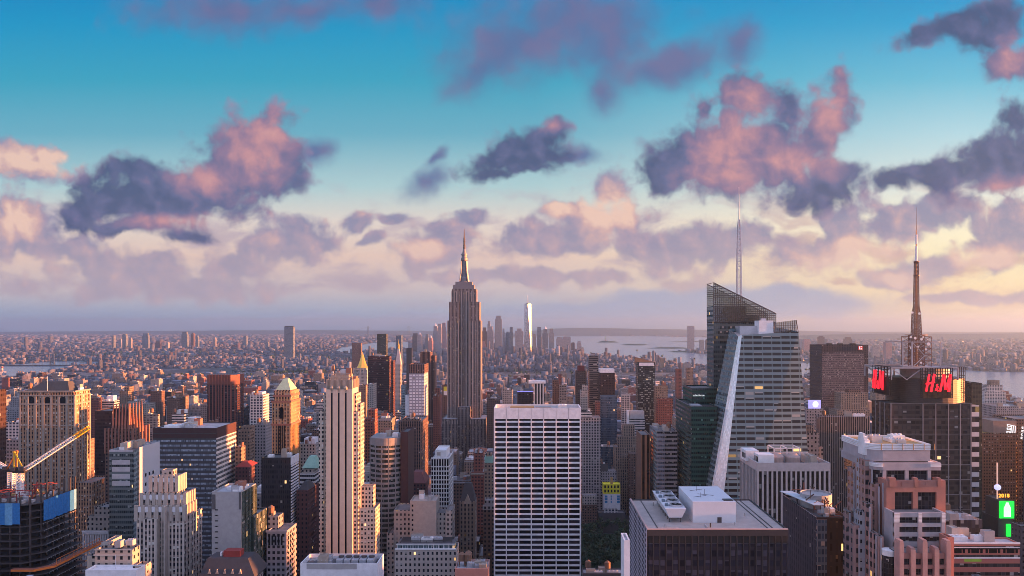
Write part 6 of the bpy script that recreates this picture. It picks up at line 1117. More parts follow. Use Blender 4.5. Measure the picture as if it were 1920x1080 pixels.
MID = [  # name, label, Y, l, r, far, top, material, visible bottom, clutter, [extra tiers]
 ('apartment_block', 'red brick apartment block with sunlit side just right of the wide stone tower', 1100, 168, 184, 191, 746, 'red_brick', 800, 2, [('penthouse', 172, 182, 742, dict(m='tan_brick', dy=6, d=10))]),
 ('apartment_block', 'white balconied apartment block with banded floors behind the buttressed crown tower', 1120, 188, 214, 224, 752, 'white_band', 770, 2, [('penthouse', 200, 212, 742, dict(m='white_paint', dy=8, d=10))]),
 ('apartment_tower', 'pink brick tower glowing in the sun above the buttressed crown tower', 1320, 224, 240, 250, 733, 'tan_brick', 760, 2, [('crown', 233, 243, 725, dict(m='tan_brick', dy=5, d=14))]),
 ('apartment_block', 'cream apartment block with stepped top catching orange light, left of the broad banded block', 1210, 240, 264, 270, 752, 'pale_stone', 790, 3, [('wing', 264, 280, 757, dict(m='pale_stone', dy=8, d=20))]),
 ('apartment_tower', 'dark brown apartment tower with a thin bright edge beside the octagonal tower group', 1330, 282, 303, 309, 733, 'brown_brick', 800, 2, []),
 ('apartment_tower', 'brown brick tower with broad orange lit flank and raised core, left of the octagonal tower', 1220, 313, 334, 348, 746, 'brown_brick', 790, 1, [('crown', 328, 336, 737, dict(m='tan_brick', dy=8, d=12))]),
 ('apartment_block', 'grey brown balconied apartment block behind the slim white-sided block', 900, 262, 296, 300, 777, 'balcony', 835, 3, []),
 ('modern_block', 'cluster of white stepped modern roofs left of the octagonal tower', 1000, 322, 346, 352, 776, 'white_band', 795, 4, [('wing', 346, 366, 784, dict(m='white_paint', dy=10, d=18)), ('crown', 330, 344, 769, dict(m='white_paint', dy=8, d=12))]),
 ('office_building', 'bluish gridded office block at far left between bronze sliver and wide stone tower', 900, 10, 36, None, 792, 'white_grid', 860, 2, []),
 ('office_building', 'lavender grey grid block low at far left in front of the bluish gridded office', 760, 12, 37, None, 824, 'grey_stone', 880, 2, []),
 ('apartment_block', 'rosy brick block at the far left edge below the river', 2700, 3, 16, 18, 708, 'red_brick', 730, 0, []),
 ('office_building', 'white grid office block with sunlit side left of the golden ornate tower', 1000, 469, 493, 505, 740, 'white_grid', 800, 3, [('penthouse', 472, 492, 735, dict(m='white_paint', dy=6, d=14))]),
 ('office_building', 'bright white modern slab tucked against the golden ornate tower', 1080, 500, 516, None, 738, 'white_band', 790, 0, []),
 ('brick_tower', 'brown masonry tower with orange sunlit flank right of the broad banded block', 800, 447, 468, 477, 806, 'tan_brick', 870, 2, [('setback', 453, 470, 799, dict(m='tan_brick', dy=5, d=12))]),
 ('brick_building', 'cream masonry gable end lit orange below the brown masonry tower', 700, 441, 452, 460, 838, 'tan_brick', 900, 2, []),
 ('stone_block', 'grey stone block with paler side wall left of the golden ornate tower', 850, 477, 498, 510, 796, 'grey_stone', 858, 3, []),
 ('classical_block', 'pale classical block with columns between golden tower and striped stone tower', 800, 563, 592, 598, 832, 'pale_stone', 872, 4, [('attic', 570, 590, 822, dict(m='travertine', dy=5, d=14))]),
 ('brick_building', 'dark red block with red hipped roof left of the squat black glass block', 690, 441, 467, None, 876, 'dark_red_brick', 905, 0, []),
 ('dark_slab', 'wide dark maroon slab tower left of the slender spire with the golden tip', 1500, 690, 730, 734, 668, 'maroon', 755, 3, []),
 ('red_slab', 'thin dark red slab glowing along its sunlit edge', 1480, 733, 737.5, 741, 676, 'stripe_red', 770, 0, []),
 ('glass_tower', 'dark green glass tower rising behind the maroon slab', 2400, 707, 724, None, 626, 'green_dark', 668, 0, []),
 ('brick_tower', 'plain brick slab standing alone left of the green glass tower, above the gold pyramid', 3300, 660, 677, 679, 643, 'brown_brick', 668, 0, []),
 ('red_tower', 'tall red brown ribbed tower just left of the tall spired skyscraper', 1400, 788, 807, 811, 660, 'stripe_brown', 790, 2, [('setback', 806, 816, 667, dict(m='stripe_brown', dy=3, d=20))]),
 ('apartment_tower', 'pinkish tower with bright orange flank right of the gold pyramid', 1260, 689, 700, 706, 720, 'pale_stone', 760, 2, []),
 ('brick_tower', 'ochre brick tower with open loggia top below the gold pyramid', 1300, 672, 686, 690, 722, 'tan_brick', 770, 1, []),
 ('brick_tower', 'red brown tower glowing orange on its right flank beside the striped stone tower', 850, 684, 701, 708, 785, 'red_brick', 870, 2, [('setback', 690, 703, 768, dict(m='red_brick', dy=5, d=14))]),
 ('gothic_block', 'orange lit brick block with pointed chimneys just left of the tall spired skyscraper', 1150, 812, 822, 828, 742, 'red_brick', 830, 2, [('crown', 816, 824, 728, dict(m='red_brick', dy=5, d=8))]),
 ('black_tower', 'black slab with pale banded left edge above the white-windowed tower', 2600, 762, 772, None, 653, 'black_slab', 695, 0, []),
 ('glass_tower', 'pale blue glass tower with a sunlit edge behind the golden lantern tip', 3900, 742, 752, 755, 629, 'blue_glass', 660, 0, []),
 ('office_building', 'dark red mansard block below the bowed banded block', 700, 763, 798, None, 906, 'dark_red_brick', 945, 3, []),
 ('ribbed_block', 'small block of white ribs with a flat overhanging top above the white centre slab', 1050, 1002, 1021, 1022, 720, 'white_rib', 755, 0, [('canopy', 991, 1023, 715, dict(m='travertine', dy=-1, d=24, z=Z(719, 1050)))]),
 ('office_building', 'dark purple office block with a blue lit cornice line behind the white centre slab', 1160, 970, 1000, None, 733, 'brown_glass', 755, 2, []),
 ('loft_building', 'pale gridded loft block right of the tall spired skyscraper', 1250, 942, 961, None, 731, 'pale_stone', 755, 2, []),
 ('loft_building', 'brown loft block with a row of roof sheds right of the tall spired skyscraper', 1200, 913, 937, None, 747, 'brown_brick', 800, 4, []),
 ('brick_tower', 'plain brown brick slab left of the grey balconied tower', 1320, 1036, 1048, None, 713, 'brown_brick', 752, 0, []),
 ('apartment_tower', 'grey balconied round-cornered tower with warm right edge above the white centre slab', 1300, 1049, 1062, 1065, 722, 'balcony', 755, 1, []),
 ('loft_tower', 'little loft tower with glowing orange flank far above the white centre slab', 1900, 1047, 1053, 1057, 701, 'red_brick', 720, 0, []),
 ('brick_building', 'orange lit brick house between grid tower and blue glass slab', 1090, 1117, 1125, None, 753, 'red_brick', 785, 0, []),
 ('brick_building', 'brown loft block with lit crown right of the speckled tower', 1120, 1229, 1252, None, 723, 'tan_brick', 765, 3, [('wing', 1232, 1262, 747, dict(m='red_brick', dy=-8, d=8))]),
 ('apartment_tower', 'pair of tall pinkish brick slabs beyond the dark green glass tower', 1900, 1268, 1278, None, 692, 'red_brick', 720, 0, [('wing', 1288, 1300, 690, dict(m='tan_brick', dy=10, d=16))]),
 ('white_house', 'small white block with four dark openings left of the speckled tower', 1250, 1166, 1182, None, 741, 'white_grid', 765, 1, []),
 ('warehouse', 'cream waterfront tower standing by the river right of the speckled tower', 4300, 1238, 1245, 1247, 672, 'tan_brick', 684, 0, []),
 ('round_building', 'grey domed block by the river left of the faceted glass tower', 3600, 1282, 1296, None, 682, 'grey_stone', 700, 0, []),
 ('apartment_block', 'white stepped apartment block by the river at far right', 1900, 1846, 1886, None, 735, 'white_grid', 760, 1, [('setback', 1850, 1880, 722, dict(m='white_grid', dy=6, d=20)), ('crown', 1857, 1874, 713, dict(m='stripe_stone', dy=10, d=14))]),
 ('loft_building', 'long pale roofed loft block at far right above the brick hotel', 1150, 1868, 1930, None, 762, 'grey_stone', 790, 5, []),
 ('slim_tower', 'tall two-legged grey glass tower standing alone on the far left skyline', 6000, 533, 550, None, 613, 'blue_grey', 690, 0, [('crown', 533.5, 549.5, 611, dict(m='black_slab', dy=5, d=30))]),
 ('harbour_tower', 'lone pale glass tower across the harbour left of the faceted glass tower', 8000, 1289, 1302, 1288, 611, 'far_lit', 658, 0, []),
 ('slab_building', 'grey riverside slab across the river at far right', 4500, 1851, 1865, 1850, 664, 'blue_grey', 694, 0, []),
 ('riverside_tower', 'pink lit tower across the river right of the wide dark slab', 6000, 1660, 1672, None, 642, 'far_pink', 676, 0, []),
 ('riverside_tower', 'pale tower with warm edge across the river touching the wide dark slab', 6200, 1636, 1650, 1634, 648, 'far_lit', 676, 0, []),
]
fm('dark_red_brick', wall=(.11, .05, .05), bay=3, fl=3.6, ww=.4, wh=.5, blind=.15, roof=(.2, .04, .04)); fm('maroon', wall=(.1, .04, .035), sp=(.07, .03, .028), mu=(.08, .035, .03), gl=(.03, .018, .018), bay=2.2, fl=3.8, ww=.75, wh=.55, blind=.12)
fm('white_rib', wall=(.6, .57, .57), gl=(.02, .02, .022), bay=4.2, fl=3.6, ww=.55, wh=1., blind=0, lit=0)
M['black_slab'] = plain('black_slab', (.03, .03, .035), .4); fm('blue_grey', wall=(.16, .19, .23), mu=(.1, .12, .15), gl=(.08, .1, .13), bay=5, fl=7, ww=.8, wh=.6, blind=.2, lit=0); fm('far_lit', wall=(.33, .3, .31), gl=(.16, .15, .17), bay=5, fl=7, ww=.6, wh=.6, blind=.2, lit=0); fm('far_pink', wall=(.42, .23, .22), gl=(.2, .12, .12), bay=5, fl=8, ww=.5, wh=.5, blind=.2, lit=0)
for k, (nm, lab, Y, l, r, far, top, mt, vb, cl, ex) in enumerate(MID):
    o = dict(m=mt); o.update(dict(far=far) if far else dict(d=min(45., max(14., (r - l) / F * Y * .9))))
    t = bl(nm, lab, {'harbour_tower': 'tower', 'riverside_tower': 'tower'}.get(nm, nm.split('_')[-1]), Y, [('tower' if top < 760 else 'body', l, r, top, o)] + ex, vb=vb, clut=0)
    if cl: z = Z(top, Y) - 1.2; roofs(t, X(l, Y), X(r, Y), Y + 2, Y + 14, z, cl, 60 + k)
def minor():
    Y = 620.; t = bl('green_roof_block', 'white office block with a truncated green hipped roof beside the striped stone tower', 'office building', Y, [('tower', 562, 590, 888, dict(m='white_band', far=600)), ('attic', 566, 588, 880, dict(m='pale_stone', dy=3, d=14))], vb=905)
    hip(t, X(566, Y + 2), X(595, Y + 2), Y + 2, Y + 20, Z(878, Y + 2), Z(858, Y + 2), .36, 'copper')
    Y = 565.; t = bl('brick_building', 'dark red building with small green hip roof, its right side glowing orange', 'building', Y, [('tower', 556, 578, 920, dict(m='dark_red_brick', far=598))], vb=1010); hip(t, X(557, Y), X(577, Y), Y + 1, Y + 22, Z(920, Y), Z(907, Y), .3, 'slate')
    o = [q for q in bpy.data.objects if q.get('label', '').startswith('dark red block with red hipped')][0]; hip(o, X(440, 690), X(468, 690), 690, 712, Z(876, 690), Z(868, 690), .35, 'red_roof'); o = [q for q in bpy.data.objects if q.get('label', '').startswith('dark red mansard')][0]; hip(o, X(763, 700), X(798, 700), 700, 728, Z(906, 700), Z(888, 700), .45, 'dark_red')
    o = [q for q in bpy.data.objects if q.get('label', '').startswith('dark purple office block')][0]; MB().box(X(970, 1160), X(1000, 1160), 1159.3, 1159.9, Z(735, 1160), Z(733, 1160), 0, None, True).build('cornice_light', plain('blue_light', (.3, .28, .8), .5, 0, 0, 1, .25), o)
    Y = 1500.; s = bl('billboard_building', 'brown building with a yellow and white billboard left of the tall spired skyscraper', 'building', Y, [('tower', 829, 840, 722, dict(m='brown_brick', d=20))], vb=785); b = thing('billboard', 'yellow and white billboard left of the tall spired skyscraper', 'billboard', (X(832, Y), Y - 1, Z(741, Y))); MB().box(X(832, Y), X(838, Y), Y - 1, Y - .3, Z(741, Y), Z(733, Y), 0, None, True).build('lower_panel', 'white_paint', b); MB().box(X(832, Y), X(838, Y), Y - 1, Y - .3, Z(733, Y) + .02, Z(725, Y), 0, None, True).build('upper_panel', 'yellow_panel', b)
    Y = 3500; s = thing('chimney', 'pale smokestack rising at the far left edge before the river', 'chimney', (X(4, Y), Y, 0)); MB().cyl(X(4, Y), Y, 0, Z(687, Y), 5, 4, 12).build('stack', 'pale_pier', s); MB().cyl(X(4, Y), Y, Z(690, Y), Z(687.5, Y), 5.2, n=12).build('band', 'red_brick', s)
minor()
# ------------------------------------------------------------------ far towers: the downtown cluster and the opposite shores
FAR = [('downtown', 6600, [(782, 791, 627, 'a stepped grey tower'), (773, 783, 625, 'a blue-grey slab'), (797, 803, 626, 'a dark slab'), (803, 811, 633, 'an orange lit stepped tower'), (812, 820, 611, 'a pointed blue-grey tower'), (820, 828, 607, 'a pale two-part slab'), (828, 836, 605, 'a tall orange lit slab'), (904, 910, 640, 'a low lit block'), (904, 913, 614, 'a grey tower'), (913, 925, 612, 'a broad lavender tower'), (914, 919, 602, 'a slim set-back crown'), (928, 941, 592, 'the tallest plain grey slab'), (942, 946, 616, 'a narrow dark tower'), (948, 955, 622, 'a low grey block'), (955, 962, 613, 'a slim brown tower'), (966, 981, 616, 'a wide rosy slab'), (999, 1005, 626, 'a low dark block'), (1007, 1015, 613, 'a dark slim tower'), (1017, 1028, 617, 'a domed grey tower'), (1029, 1039, 616, 'a pale slab with dark top'), (1043, 1055, 632, 'a grey round-topped block'), (1055, 1070, 631, 'a rosy sunlit block'), (1071, 1078, 642, 'a small grey block'), (1082, 1090, 640, 'a slim tower with a warm edge'), (1089, 1095, 651, 'a little orange lit tower')]),
       ('Brooklyn shore', 8600, [(210, 213, 629, 'a thin slab'), (222, 227, 636, 'a grey block'), (229, 236, 626, 'a tall dark slab'), (241, 246, 633, 'a blue-grey tower'), (266, 278, 625, 'a broad dark tower'), (290, 301, 640, 'a wide grey block'), (311, 315, 642, 'a pale block'), (340, 351, 622, 'a tall notched tower'), (358, 363, 624, 'a slim pale tower'), (367, 371, 629, 'a slim dark tower'), (399, 404, 632, 'a plain grey slab'), (433, 443, 647, 'a low rosy block'), (456, 462, 630, 'a lone thin tower'), (497, 503, 641, 'a small grey tower')]),
       ('opposite shore', 7600, [(1312, 1320, 637, 'a low slab beside the lone pale tower'), (1324, 1333, 636, 'a grey block beside the lone pale tower'), (1499, 1506, 636, 'a sunlit slab'), (1507, 1520, 636, 'a rosy block'), (1522, 1534, 639, 'a low wide block'), (1535, 1546, 630, 'a warm tower'), (1548, 1560, 642, 'a low block'), (1584, 1598, 632, 'a pale block peeping over the dark slab'), (1617, 1622, 642, 'a tiny orange block'), (1676, 1684, 655, 'a small grey block')])]
rg = random.Random(12)
for place, Yb, L in FAR:
    for (l, r, top, ph) in L:
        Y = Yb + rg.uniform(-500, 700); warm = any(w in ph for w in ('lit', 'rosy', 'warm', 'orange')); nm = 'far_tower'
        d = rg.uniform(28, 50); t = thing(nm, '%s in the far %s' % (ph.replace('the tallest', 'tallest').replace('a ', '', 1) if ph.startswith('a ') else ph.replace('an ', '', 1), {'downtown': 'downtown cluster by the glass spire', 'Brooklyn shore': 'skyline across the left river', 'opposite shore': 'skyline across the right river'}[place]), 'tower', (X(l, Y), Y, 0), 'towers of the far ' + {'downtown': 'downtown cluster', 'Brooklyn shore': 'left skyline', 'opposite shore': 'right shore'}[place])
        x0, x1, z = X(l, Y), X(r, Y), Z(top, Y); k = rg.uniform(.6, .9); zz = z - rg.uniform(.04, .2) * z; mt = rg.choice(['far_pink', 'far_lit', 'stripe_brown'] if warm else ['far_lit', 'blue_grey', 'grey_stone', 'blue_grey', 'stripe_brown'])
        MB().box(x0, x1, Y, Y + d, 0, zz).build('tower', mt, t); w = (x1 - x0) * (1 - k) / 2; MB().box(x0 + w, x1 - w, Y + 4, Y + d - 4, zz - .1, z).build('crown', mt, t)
        if 'pointed' in ph or 'domed' in ph or 'stepped' in ph: MB().lathe((x0 + x1) / 2, Y + d / 2, [((x1 - x0) * .3, z), ((x1 - x0) * .15, z + 14), (.2, z + 26)], 8).build('spire', 'aluminium', t)
        HERO.append((l, r, top, 660, Y, None, t.name)); FOOT.append((x0, x1, Y, Y + d, t))

# ------------------------------------------------------------------ land, water, hills
def G(px, py): return (X(px, H * F / (py - CY)), H * F / (py - CY))       # a point of the ground plane
LIM = 26000.
def sheet(name, pts, z, mat, kind='structure'):
    o = MB().quad([(a, b, z) for a, b in pts]).build(name, mat); o['kind'] = kind; return o
land = bpy.data.materials.new('land'); land.use_nodes = True; g = NT(land.node_tree); p = g.n('ShaderNodeTexCoord').outputs['Object']
nn = g.noise(p, .012, 5., .65); vv = g.n('ShaderNodeTexVoronoi'); g.put(vv.inputs['Vector'], p); vv.inputs['Scale'].default_value = .022
c_ = g.ramp(nn, [(.3, (.035, .035, .04, 1)), (.5, (.06, .06, .07, 1)), (.62, (.04, .05, .035, 1)), (.75, (.09, .085, .095, 1))]); c_ = g.mix(g.rng(g.sep(vv.outputs['Color'])[0], .85, .95), c_, (.2, .2, .22, 1))
near = g.rng(g.sep(p)[1], 1500., 2500.); c_ = g.mix(near, (.035, .034, .036, 1), c_); g.put(land.node_tree.nodes['Principled BSDF'].inputs['Base Color'], c_); land.node_tree.nodes['Principled BSDF'].inputs['Roughness'].default_value = .85
sheet('ground', [(-LIM, -800), (LIM, -800), (LIM, 33000), (-LIM, 33000)], 0., land)
water = bpy.data.materials.new('water'); water.use_nodes = True; g = NT(water.node_tree); b_ = water.node_tree.nodes['Principled BSDF']; p = g.n('ShaderNodeTexCoord').outputs['Object']
b_.inputs['Base Color'].default_value = (.22, .27, .33, 1); b_.inputs['Roughness'].default_value = .2; bp = g.n('ShaderNodeBump'); bp.inputs['Strength'].default_value = .5; bp.inputs['Distance'].default_value = 6.; g.put(bp.inputs['Height'], g.noise(g.v('MULTIPLY', p, (1., .5, 1.)), .02, 5., .6)); g.put(b_.inputs['Normal'], bp.outputs[0])
shore_e = [(1000, 655), (1060, 660), (1090, 664), (1200, 673), (1270, 681), (1340, 692), (1500, 708), (1640, 724), (1760, 742), (1920, 762), (2150, 800)]
shore_w = [(2150, 704), (1920, 698), (1850, 697), (1760, 691), (1640, 686), (1500, 680), (1400, 672), (1340, 666), (1265, 659)]
bay = [(1340, 655.), (1420, 648), (1520, 640), (1340, 633), (1200, 630), (1060, 630), (960, 633), (900, 640), (960, 650)]
sheet('river', [G(*q) for q in shore_e + shore_w + bay], .6, water)
sheet('east_river', [G(*q) for q in [(-200, 712), (0, 707), (60, 702), (112, 693), (150, 687), (186, 684), (186, 679), (150, 678), (100, 678), (40, 683), (-200, 690)]], .6, water)
sheet('inlet', [G(*q) for q in [(620, 664), (700, 659), (765, 654), (765, 641), (700, 643), (640, 652)]], .6, water)
def island(name, px, py, w, h, seed):
    Y = H * F / (py - CY); rg = random.Random(seed); q = MB(); x = X(px, Y); a = w / F * Y / 2; pts = [(x + a * math.cos(k * .5236) * rg.uniform(.8, 1.1), Y + a * .5 * math.sin(k * .5236)) for k in range(12)]
    q.loft([[(u, v, .5) for u, v in pts], [(x + (u - x) * .9, Y + (v - Y) * .9, h * .3) for u, v in pts], [(x + (u - x) * .5, Y + (v - Y) * .6, h) for u, v in pts]]); o = q.build(name, 'leaf_dark'); o['kind'] = 'structure'; return x, Y
ix, iy = island('island', 1140, 642, 46, 22, 1); island('island', 1190, 647, 52, 18, 2); island('spit', 1256, 653, 100, 12, 3); island('spit', 1310, 641, 120, 8, 4); island('spit', 1280, 660, 60, 10, 6)
s = thing('statue', 'tiny statue on a pedestal standing on the harbour island', 'statue', (ix - 40, iy, 20)); MB().box(ix - 58, ix - 22, iy - 18, iy + 18, 5, 40).box(ix - 50, ix - 30, iy - 10, iy + 10, 40, 62).build('pedestal', 'stone', s); MB().lathe(ix - 40, iy, [(9, 62), (7, 85), (4.5, 98), (3.4, 104), (4, 108), (.5, 111)], 8).bar((ix - 44, iy, 95), (ix - 50, iy, 118), 3).build('figure', 'copper', s)
def hills(name, pts, Y, d, mat):
    q = MB(); n = len(pts)
    for j in range(n - 1):
        (a, ta), (b, tb) = pts[j], pts[j + 1]; q.quad([(X(a, Y), Y, 0), (X(b, Y), Y, 0), (X(b, Y + d), Y + d, Z(tb, Y + d)), (X(a, Y + d), Y + d, Z(ta, Y + d))]).quad([(X(a, Y + d), Y + d, Z(ta, Y + d)), (X(b, Y + d), Y + d, Z(tb, Y + d)), (X(b, Y + 3 * d), Y + 3 * d, 0), (X(a, Y + 3 * d), Y + 3 * d, 0)])
    o = q.build(name, mat); o['kind'] = 'structure'
M['hill'] = plain('hill', (.05, .06, .05), .9, 0, .5, .002)
hills('hills', [(960, 626), (1000, 620), (1040, 616), (1080, 614.6), (1130, 615), (1200, 616.5), (1270, 617.5), (1340, 619), (1420, 618), (1500, 620), (1600, 622), (1700, 622), (1800, 623), (1960, 622)], 21500, 1400, 'hill')
hills('hills', [(-100, 622.5), (200, 621), (420, 619.5), (600, 619), (760, 620), (900, 621.5), (980, 625)], 25000, 1500, 'hill')
hills('hills', [(1480, 630), (1560, 627), (1680, 625.5), (1800, 626), (1960, 624.5)], 14500, 900, 'hill')
def bridge():
    Y = 4900.; t = thing('suspension_bridge', 'grey suspension bridge crossing the left river', 'bridge', (X(98, Y), Y, 0)); x = X(98, Y); zt, zd = Z(664, Y), Z(684, Y)
    q = MB()
    for s_ in (-1, 1):
        q.bar((x + s_ * 14, Y, 0), (x + s_ * 9, Y, zt), 6)
        for k in range(5): h0, h1 = zt * k / 5, zt * (k + 1) / 5; q.bar((x + s_ * (14 - k), Y, h0), (x - s_ * (13 - k), Y, h1), 2.5)
    q.bar((x - 12, Y, zt), (x + 12, Y, zt), 5); q.build('tower', 'blue_grey', t)
    xa, xb = X(-160, Y), X(190, Y); MB().box(xa, xb, Y - 10, Y + 10, zd - 8, zd, 0, None, True).build('deck', 'dark_metal', t); q = MB(); n = 14
    for a, b, sag in ((x, xb, .1), (xa, x, .35)):
        pts = [(a + (b - a) * i / n, Y, zd + 5 + (zt - zd - 5) * (abs((i / n) - (0 if a == x else 1)) * -1 + 1) ** 2) for i in range(n + 1)]
        for i in range(n): q.bar(pts[i], pts[i + 1], 2.5); q.bar(pts[i], (pts[i][0], Y, zd), 1.)
    q.build('cable', 'dark_metal', t)
    Y = 17500.; t = thing('suspension_bridge', 'faint far suspension bridge with two tall towers on the horizon', 'bridge', (X(690, Y), Y, 0)); q = MB()
    for px in (690, 766):
        x = X(px, Y)
        for s_ in (-14, 14): q.box(x + s_ - 5, x + s_ + 5, Y - 8, Y + 8, 0, Z(612, Y))
        q.box(x - 14, x + 14, Y - 6, Y + 6, Z(613.5, Y), Z(612, Y) - 1)
    q.build('tower', 'blue_grey', t); MB().box(X(640, Y), X(815, Y), Y - 12, Y + 12, Z(627.5, Y), Z(627, Y), 0, None, True).build('deck', 'blue_grey', t); q = MB()
    pts = [(X(690 + 76 * i / 16, Y), Y, Z(612.5 + 13 * (1 - (i / 8 - 1) ** 2), Y)) for i in range(17)]
    for i in range(16): q.bar(pts[i], pts[i + 1], 4)
    q.bar(pts[0], (X(645, Y), Y, Z(627, Y)), 4); q.bar(pts[-1], (X(812, Y), Y, Z(627, Y)), 4); q.build('cable', 'blue_grey', t)
bridge()
for px, py, lab in ((1231, 669, 'small white sailing boat on the river nearest the pale waterfront tower'), (1295, 672, 'small dark boat on the river left of the faceted glass tower'), (1130, 663, 'tiny dark barge near the downtown shore')):
    a, b = G(px, py); t = thing('boat', lab, 'boat', (a, b, 0)); MB().loft([[(a - 8, b - 3, .5), (a + 8, b - 3, .5), (a + 12, b, .5), (a + 8, b + 3, .5), (a - 8, b + 3, .5)], [(a - 9, b - 4, 4), (a + 9, b - 4, 4), (a + 15, b, 4.5), (a + 9, b + 4, 4), (a - 9, b + 4, 4)]]).build('hull', 'white_paint' if py == 669 else 'dark_metal', t)
    if py == 669: MB().loft([[(a - 2, b - .3, 5), (a + 9, b - .3, 5), (a - 1, b - .3, 32)], [(a - 2, b + .3, 5), (a + 9, b + .3, 5), (a - 1, b + .3, 32)]], 0, None, True).build('sail', 'white_paint', t)
    else: MB().box(a - 5, a + 2, b - 2, b + 2, 4, 8).build('cabin', 'white_paint', t)
# park trees
def tree(seed, h, r):
    rg = random.Random(seed); tr = MB(); tr.lathe(0, 0, [(.55, 0), (.4, h * .35), (.22, h * .7)], 7)
    for k in range(6): a = k * 1.05 + rg.random(); z = h * rg.uniform(.35, .55); tr.bar((0, 0, z), (math.cos(a) * r * .6, math.sin(a) * r * .6, z + h * .25), .22)
    cr = MB(); cl = [(rg.gauss(0, r * .42), rg.gauss(0, r * .42), h * rg.uniform(.5, .92), rg.uniform(.3, .5) * r) for _ in range(14)]
    for (x, y, z, q) in cl:
        for _ in range(34):
            d = Vector((rg.gauss(0, 1), rg.gauss(0, 1), rg.gauss(0, .8))).normalized() * q * rg.uniform(.5, 1.05); c_ = Vector((x, y, z)) + d; n = (d.normalized() + Vector((rg.uniform(-.6, .6), rg.uniform(-.6, .6), rg.uniform(-.1, .8)))).normalized(); u = n.orthogonal().normalized(); v = n.cross(u); s_ = rg.uniform(.35, .75)
            cr.quad([tuple(c_ + (u * a + v * b) * s_) for a, b in ((-1, -.7), (1, -.7), (.8, .8), (-.8, .9))], rg.randrange(2))
    return tr, cr
kinds = [tree(3, 19, 7), tree(8, 16, 6), tree(15, 22, 8)]; protos = []
for i, (tr, cr) in enumerate(kinds):
    t = thing('park_tree', 'dark leafy park tree standing in the square beyond the white centre slab', 'tree', (0, 0, 0), 'trees in the park'); protos.append((t, tr.build('trunk', 'bark', t), cr.build('crown', ['leaf', 'leaf_dark'], t)))
rg = random.Random(21); spots = []
while len(spots) < 42:
    px, Y = rg.uniform(1088, 1190), rg.uniform(772, 922); x = X(px, Y)
    if all((x - a) ** 2 + (Y - b) ** 2 > 55 for a, b in spots) and (Y < 850 or px < 1180): spots.append((x, Y))
for i, (x, y) in enumerate(spots):
    t, a, b = protos[i % 3]
    if i >= 3:
        t2 = t.copy(); C.objects.link(t2)
        for ch in (a, b): c2 = ch.copy(); C.objects.link(c2); c2.parent = t2
        t = t2
    t.location = (x, y, 0); t.rotation_euler.z = rg.uniform(0, 6.28); k = rg.uniform(.8, 1.15); t.scale = (k, k, k)
sheet('park_lawn', [(X(1086, 760), 760), (X(1200, 760), 760), (X(1200, 928), 928), (X(1086, 928), 928)], .05, 'leaf_dark')
PARK = (X(1086, 560), X(1200, 928), 590, 928)

# ------------------------------------------------------------------ the rest of the city: street grid of lots; the largest visible ones become things, everything else one mass
def shore_x(Y):                                       # west shore of the island at distance Y
    pts = [(G(*q)[1], G(*q)[0]) for q in shore_e]; pts.sort()
    return np.interp(Y, [a for a, b in pts], [b for a, b in pts])
rg = random.Random(77); LOT = []
def blocked(x0, x1, y0, y1):
    if x0 < PARK[1] and x1 > PARK[0] and y0 < PARK[3] and y1 > PARK[2]: return True
    return any(x0 < b + 1 and x1 > a - 1 and y0 < d + 1 and y1 > c - 1 for a, b, c, d, _ in NEARF)
def cap(l, r, Y, Y1):
    z = 1e9
    for (a, b, tp, vb, yy, _, _n) in HERO:
        if yy > Y and a < r and b > l: z = min(z, Z(vb, Y1))
    return z
y = 330.
while y < 3400:
    NEARF = [f for f in FOOT if f[2] < y + 90 and f[3] > y - 10]
    xlim = y * .74 + 120; bx = -math.ceil(xlim / 262) * 262 - 100
    xr = min(shore_x(y) - 60, xlim + 900)
    while bx < xr:
        for row in (0, 1):
            x = bx + 13; y0 = y + 9 + row * 31
            while x < bx + 249:
                w = rg.choice((14, 18, 22, 26, 30, 38, 46)) if y < 1800 else rg.choice((16, 24, 32, 50)); w = min(w, bx + 249 - x); d = 30.6
                if w > 9:
                    zone = 92 if y < 800 else 66 if y < 1300 else 46 if y < 1900 else 30
                    if x > 700 and y < 1500: zone = max(zone * .7, 40)
                    h = zone * math.exp(rg.gauss(-.1, .42)); h = min(h, 2.1 * zone)
                    if x > xlim * .95 and y < 900: h = min(150, h * 1.25)
                    if 455 < y0 < 530 and x > -190: h = min(h, 100.)
                    x0, x1 = x + .3, x + w - .3; l, r = CX + F * x0 / y0, CX + F * x1 / y0
                    if l > r: l, r = r, l
                    vis = r > -30 and l < 1950
                    if vis: h = min(h, cap(min(l, CX + F * x0 / (y0 + d)), max(r, CX + F * x1 / (y0 + d)), y0, y0 + d) - 2, H - 75 * y0 / F)
                    if h > 7 and x1 < xr and not blocked(x0, x1, y0, y0 + d): LOT.append((x0, x1, y0, y0 + d - .6, h, l, r))
                x += w
        bx += 262
    y += 80
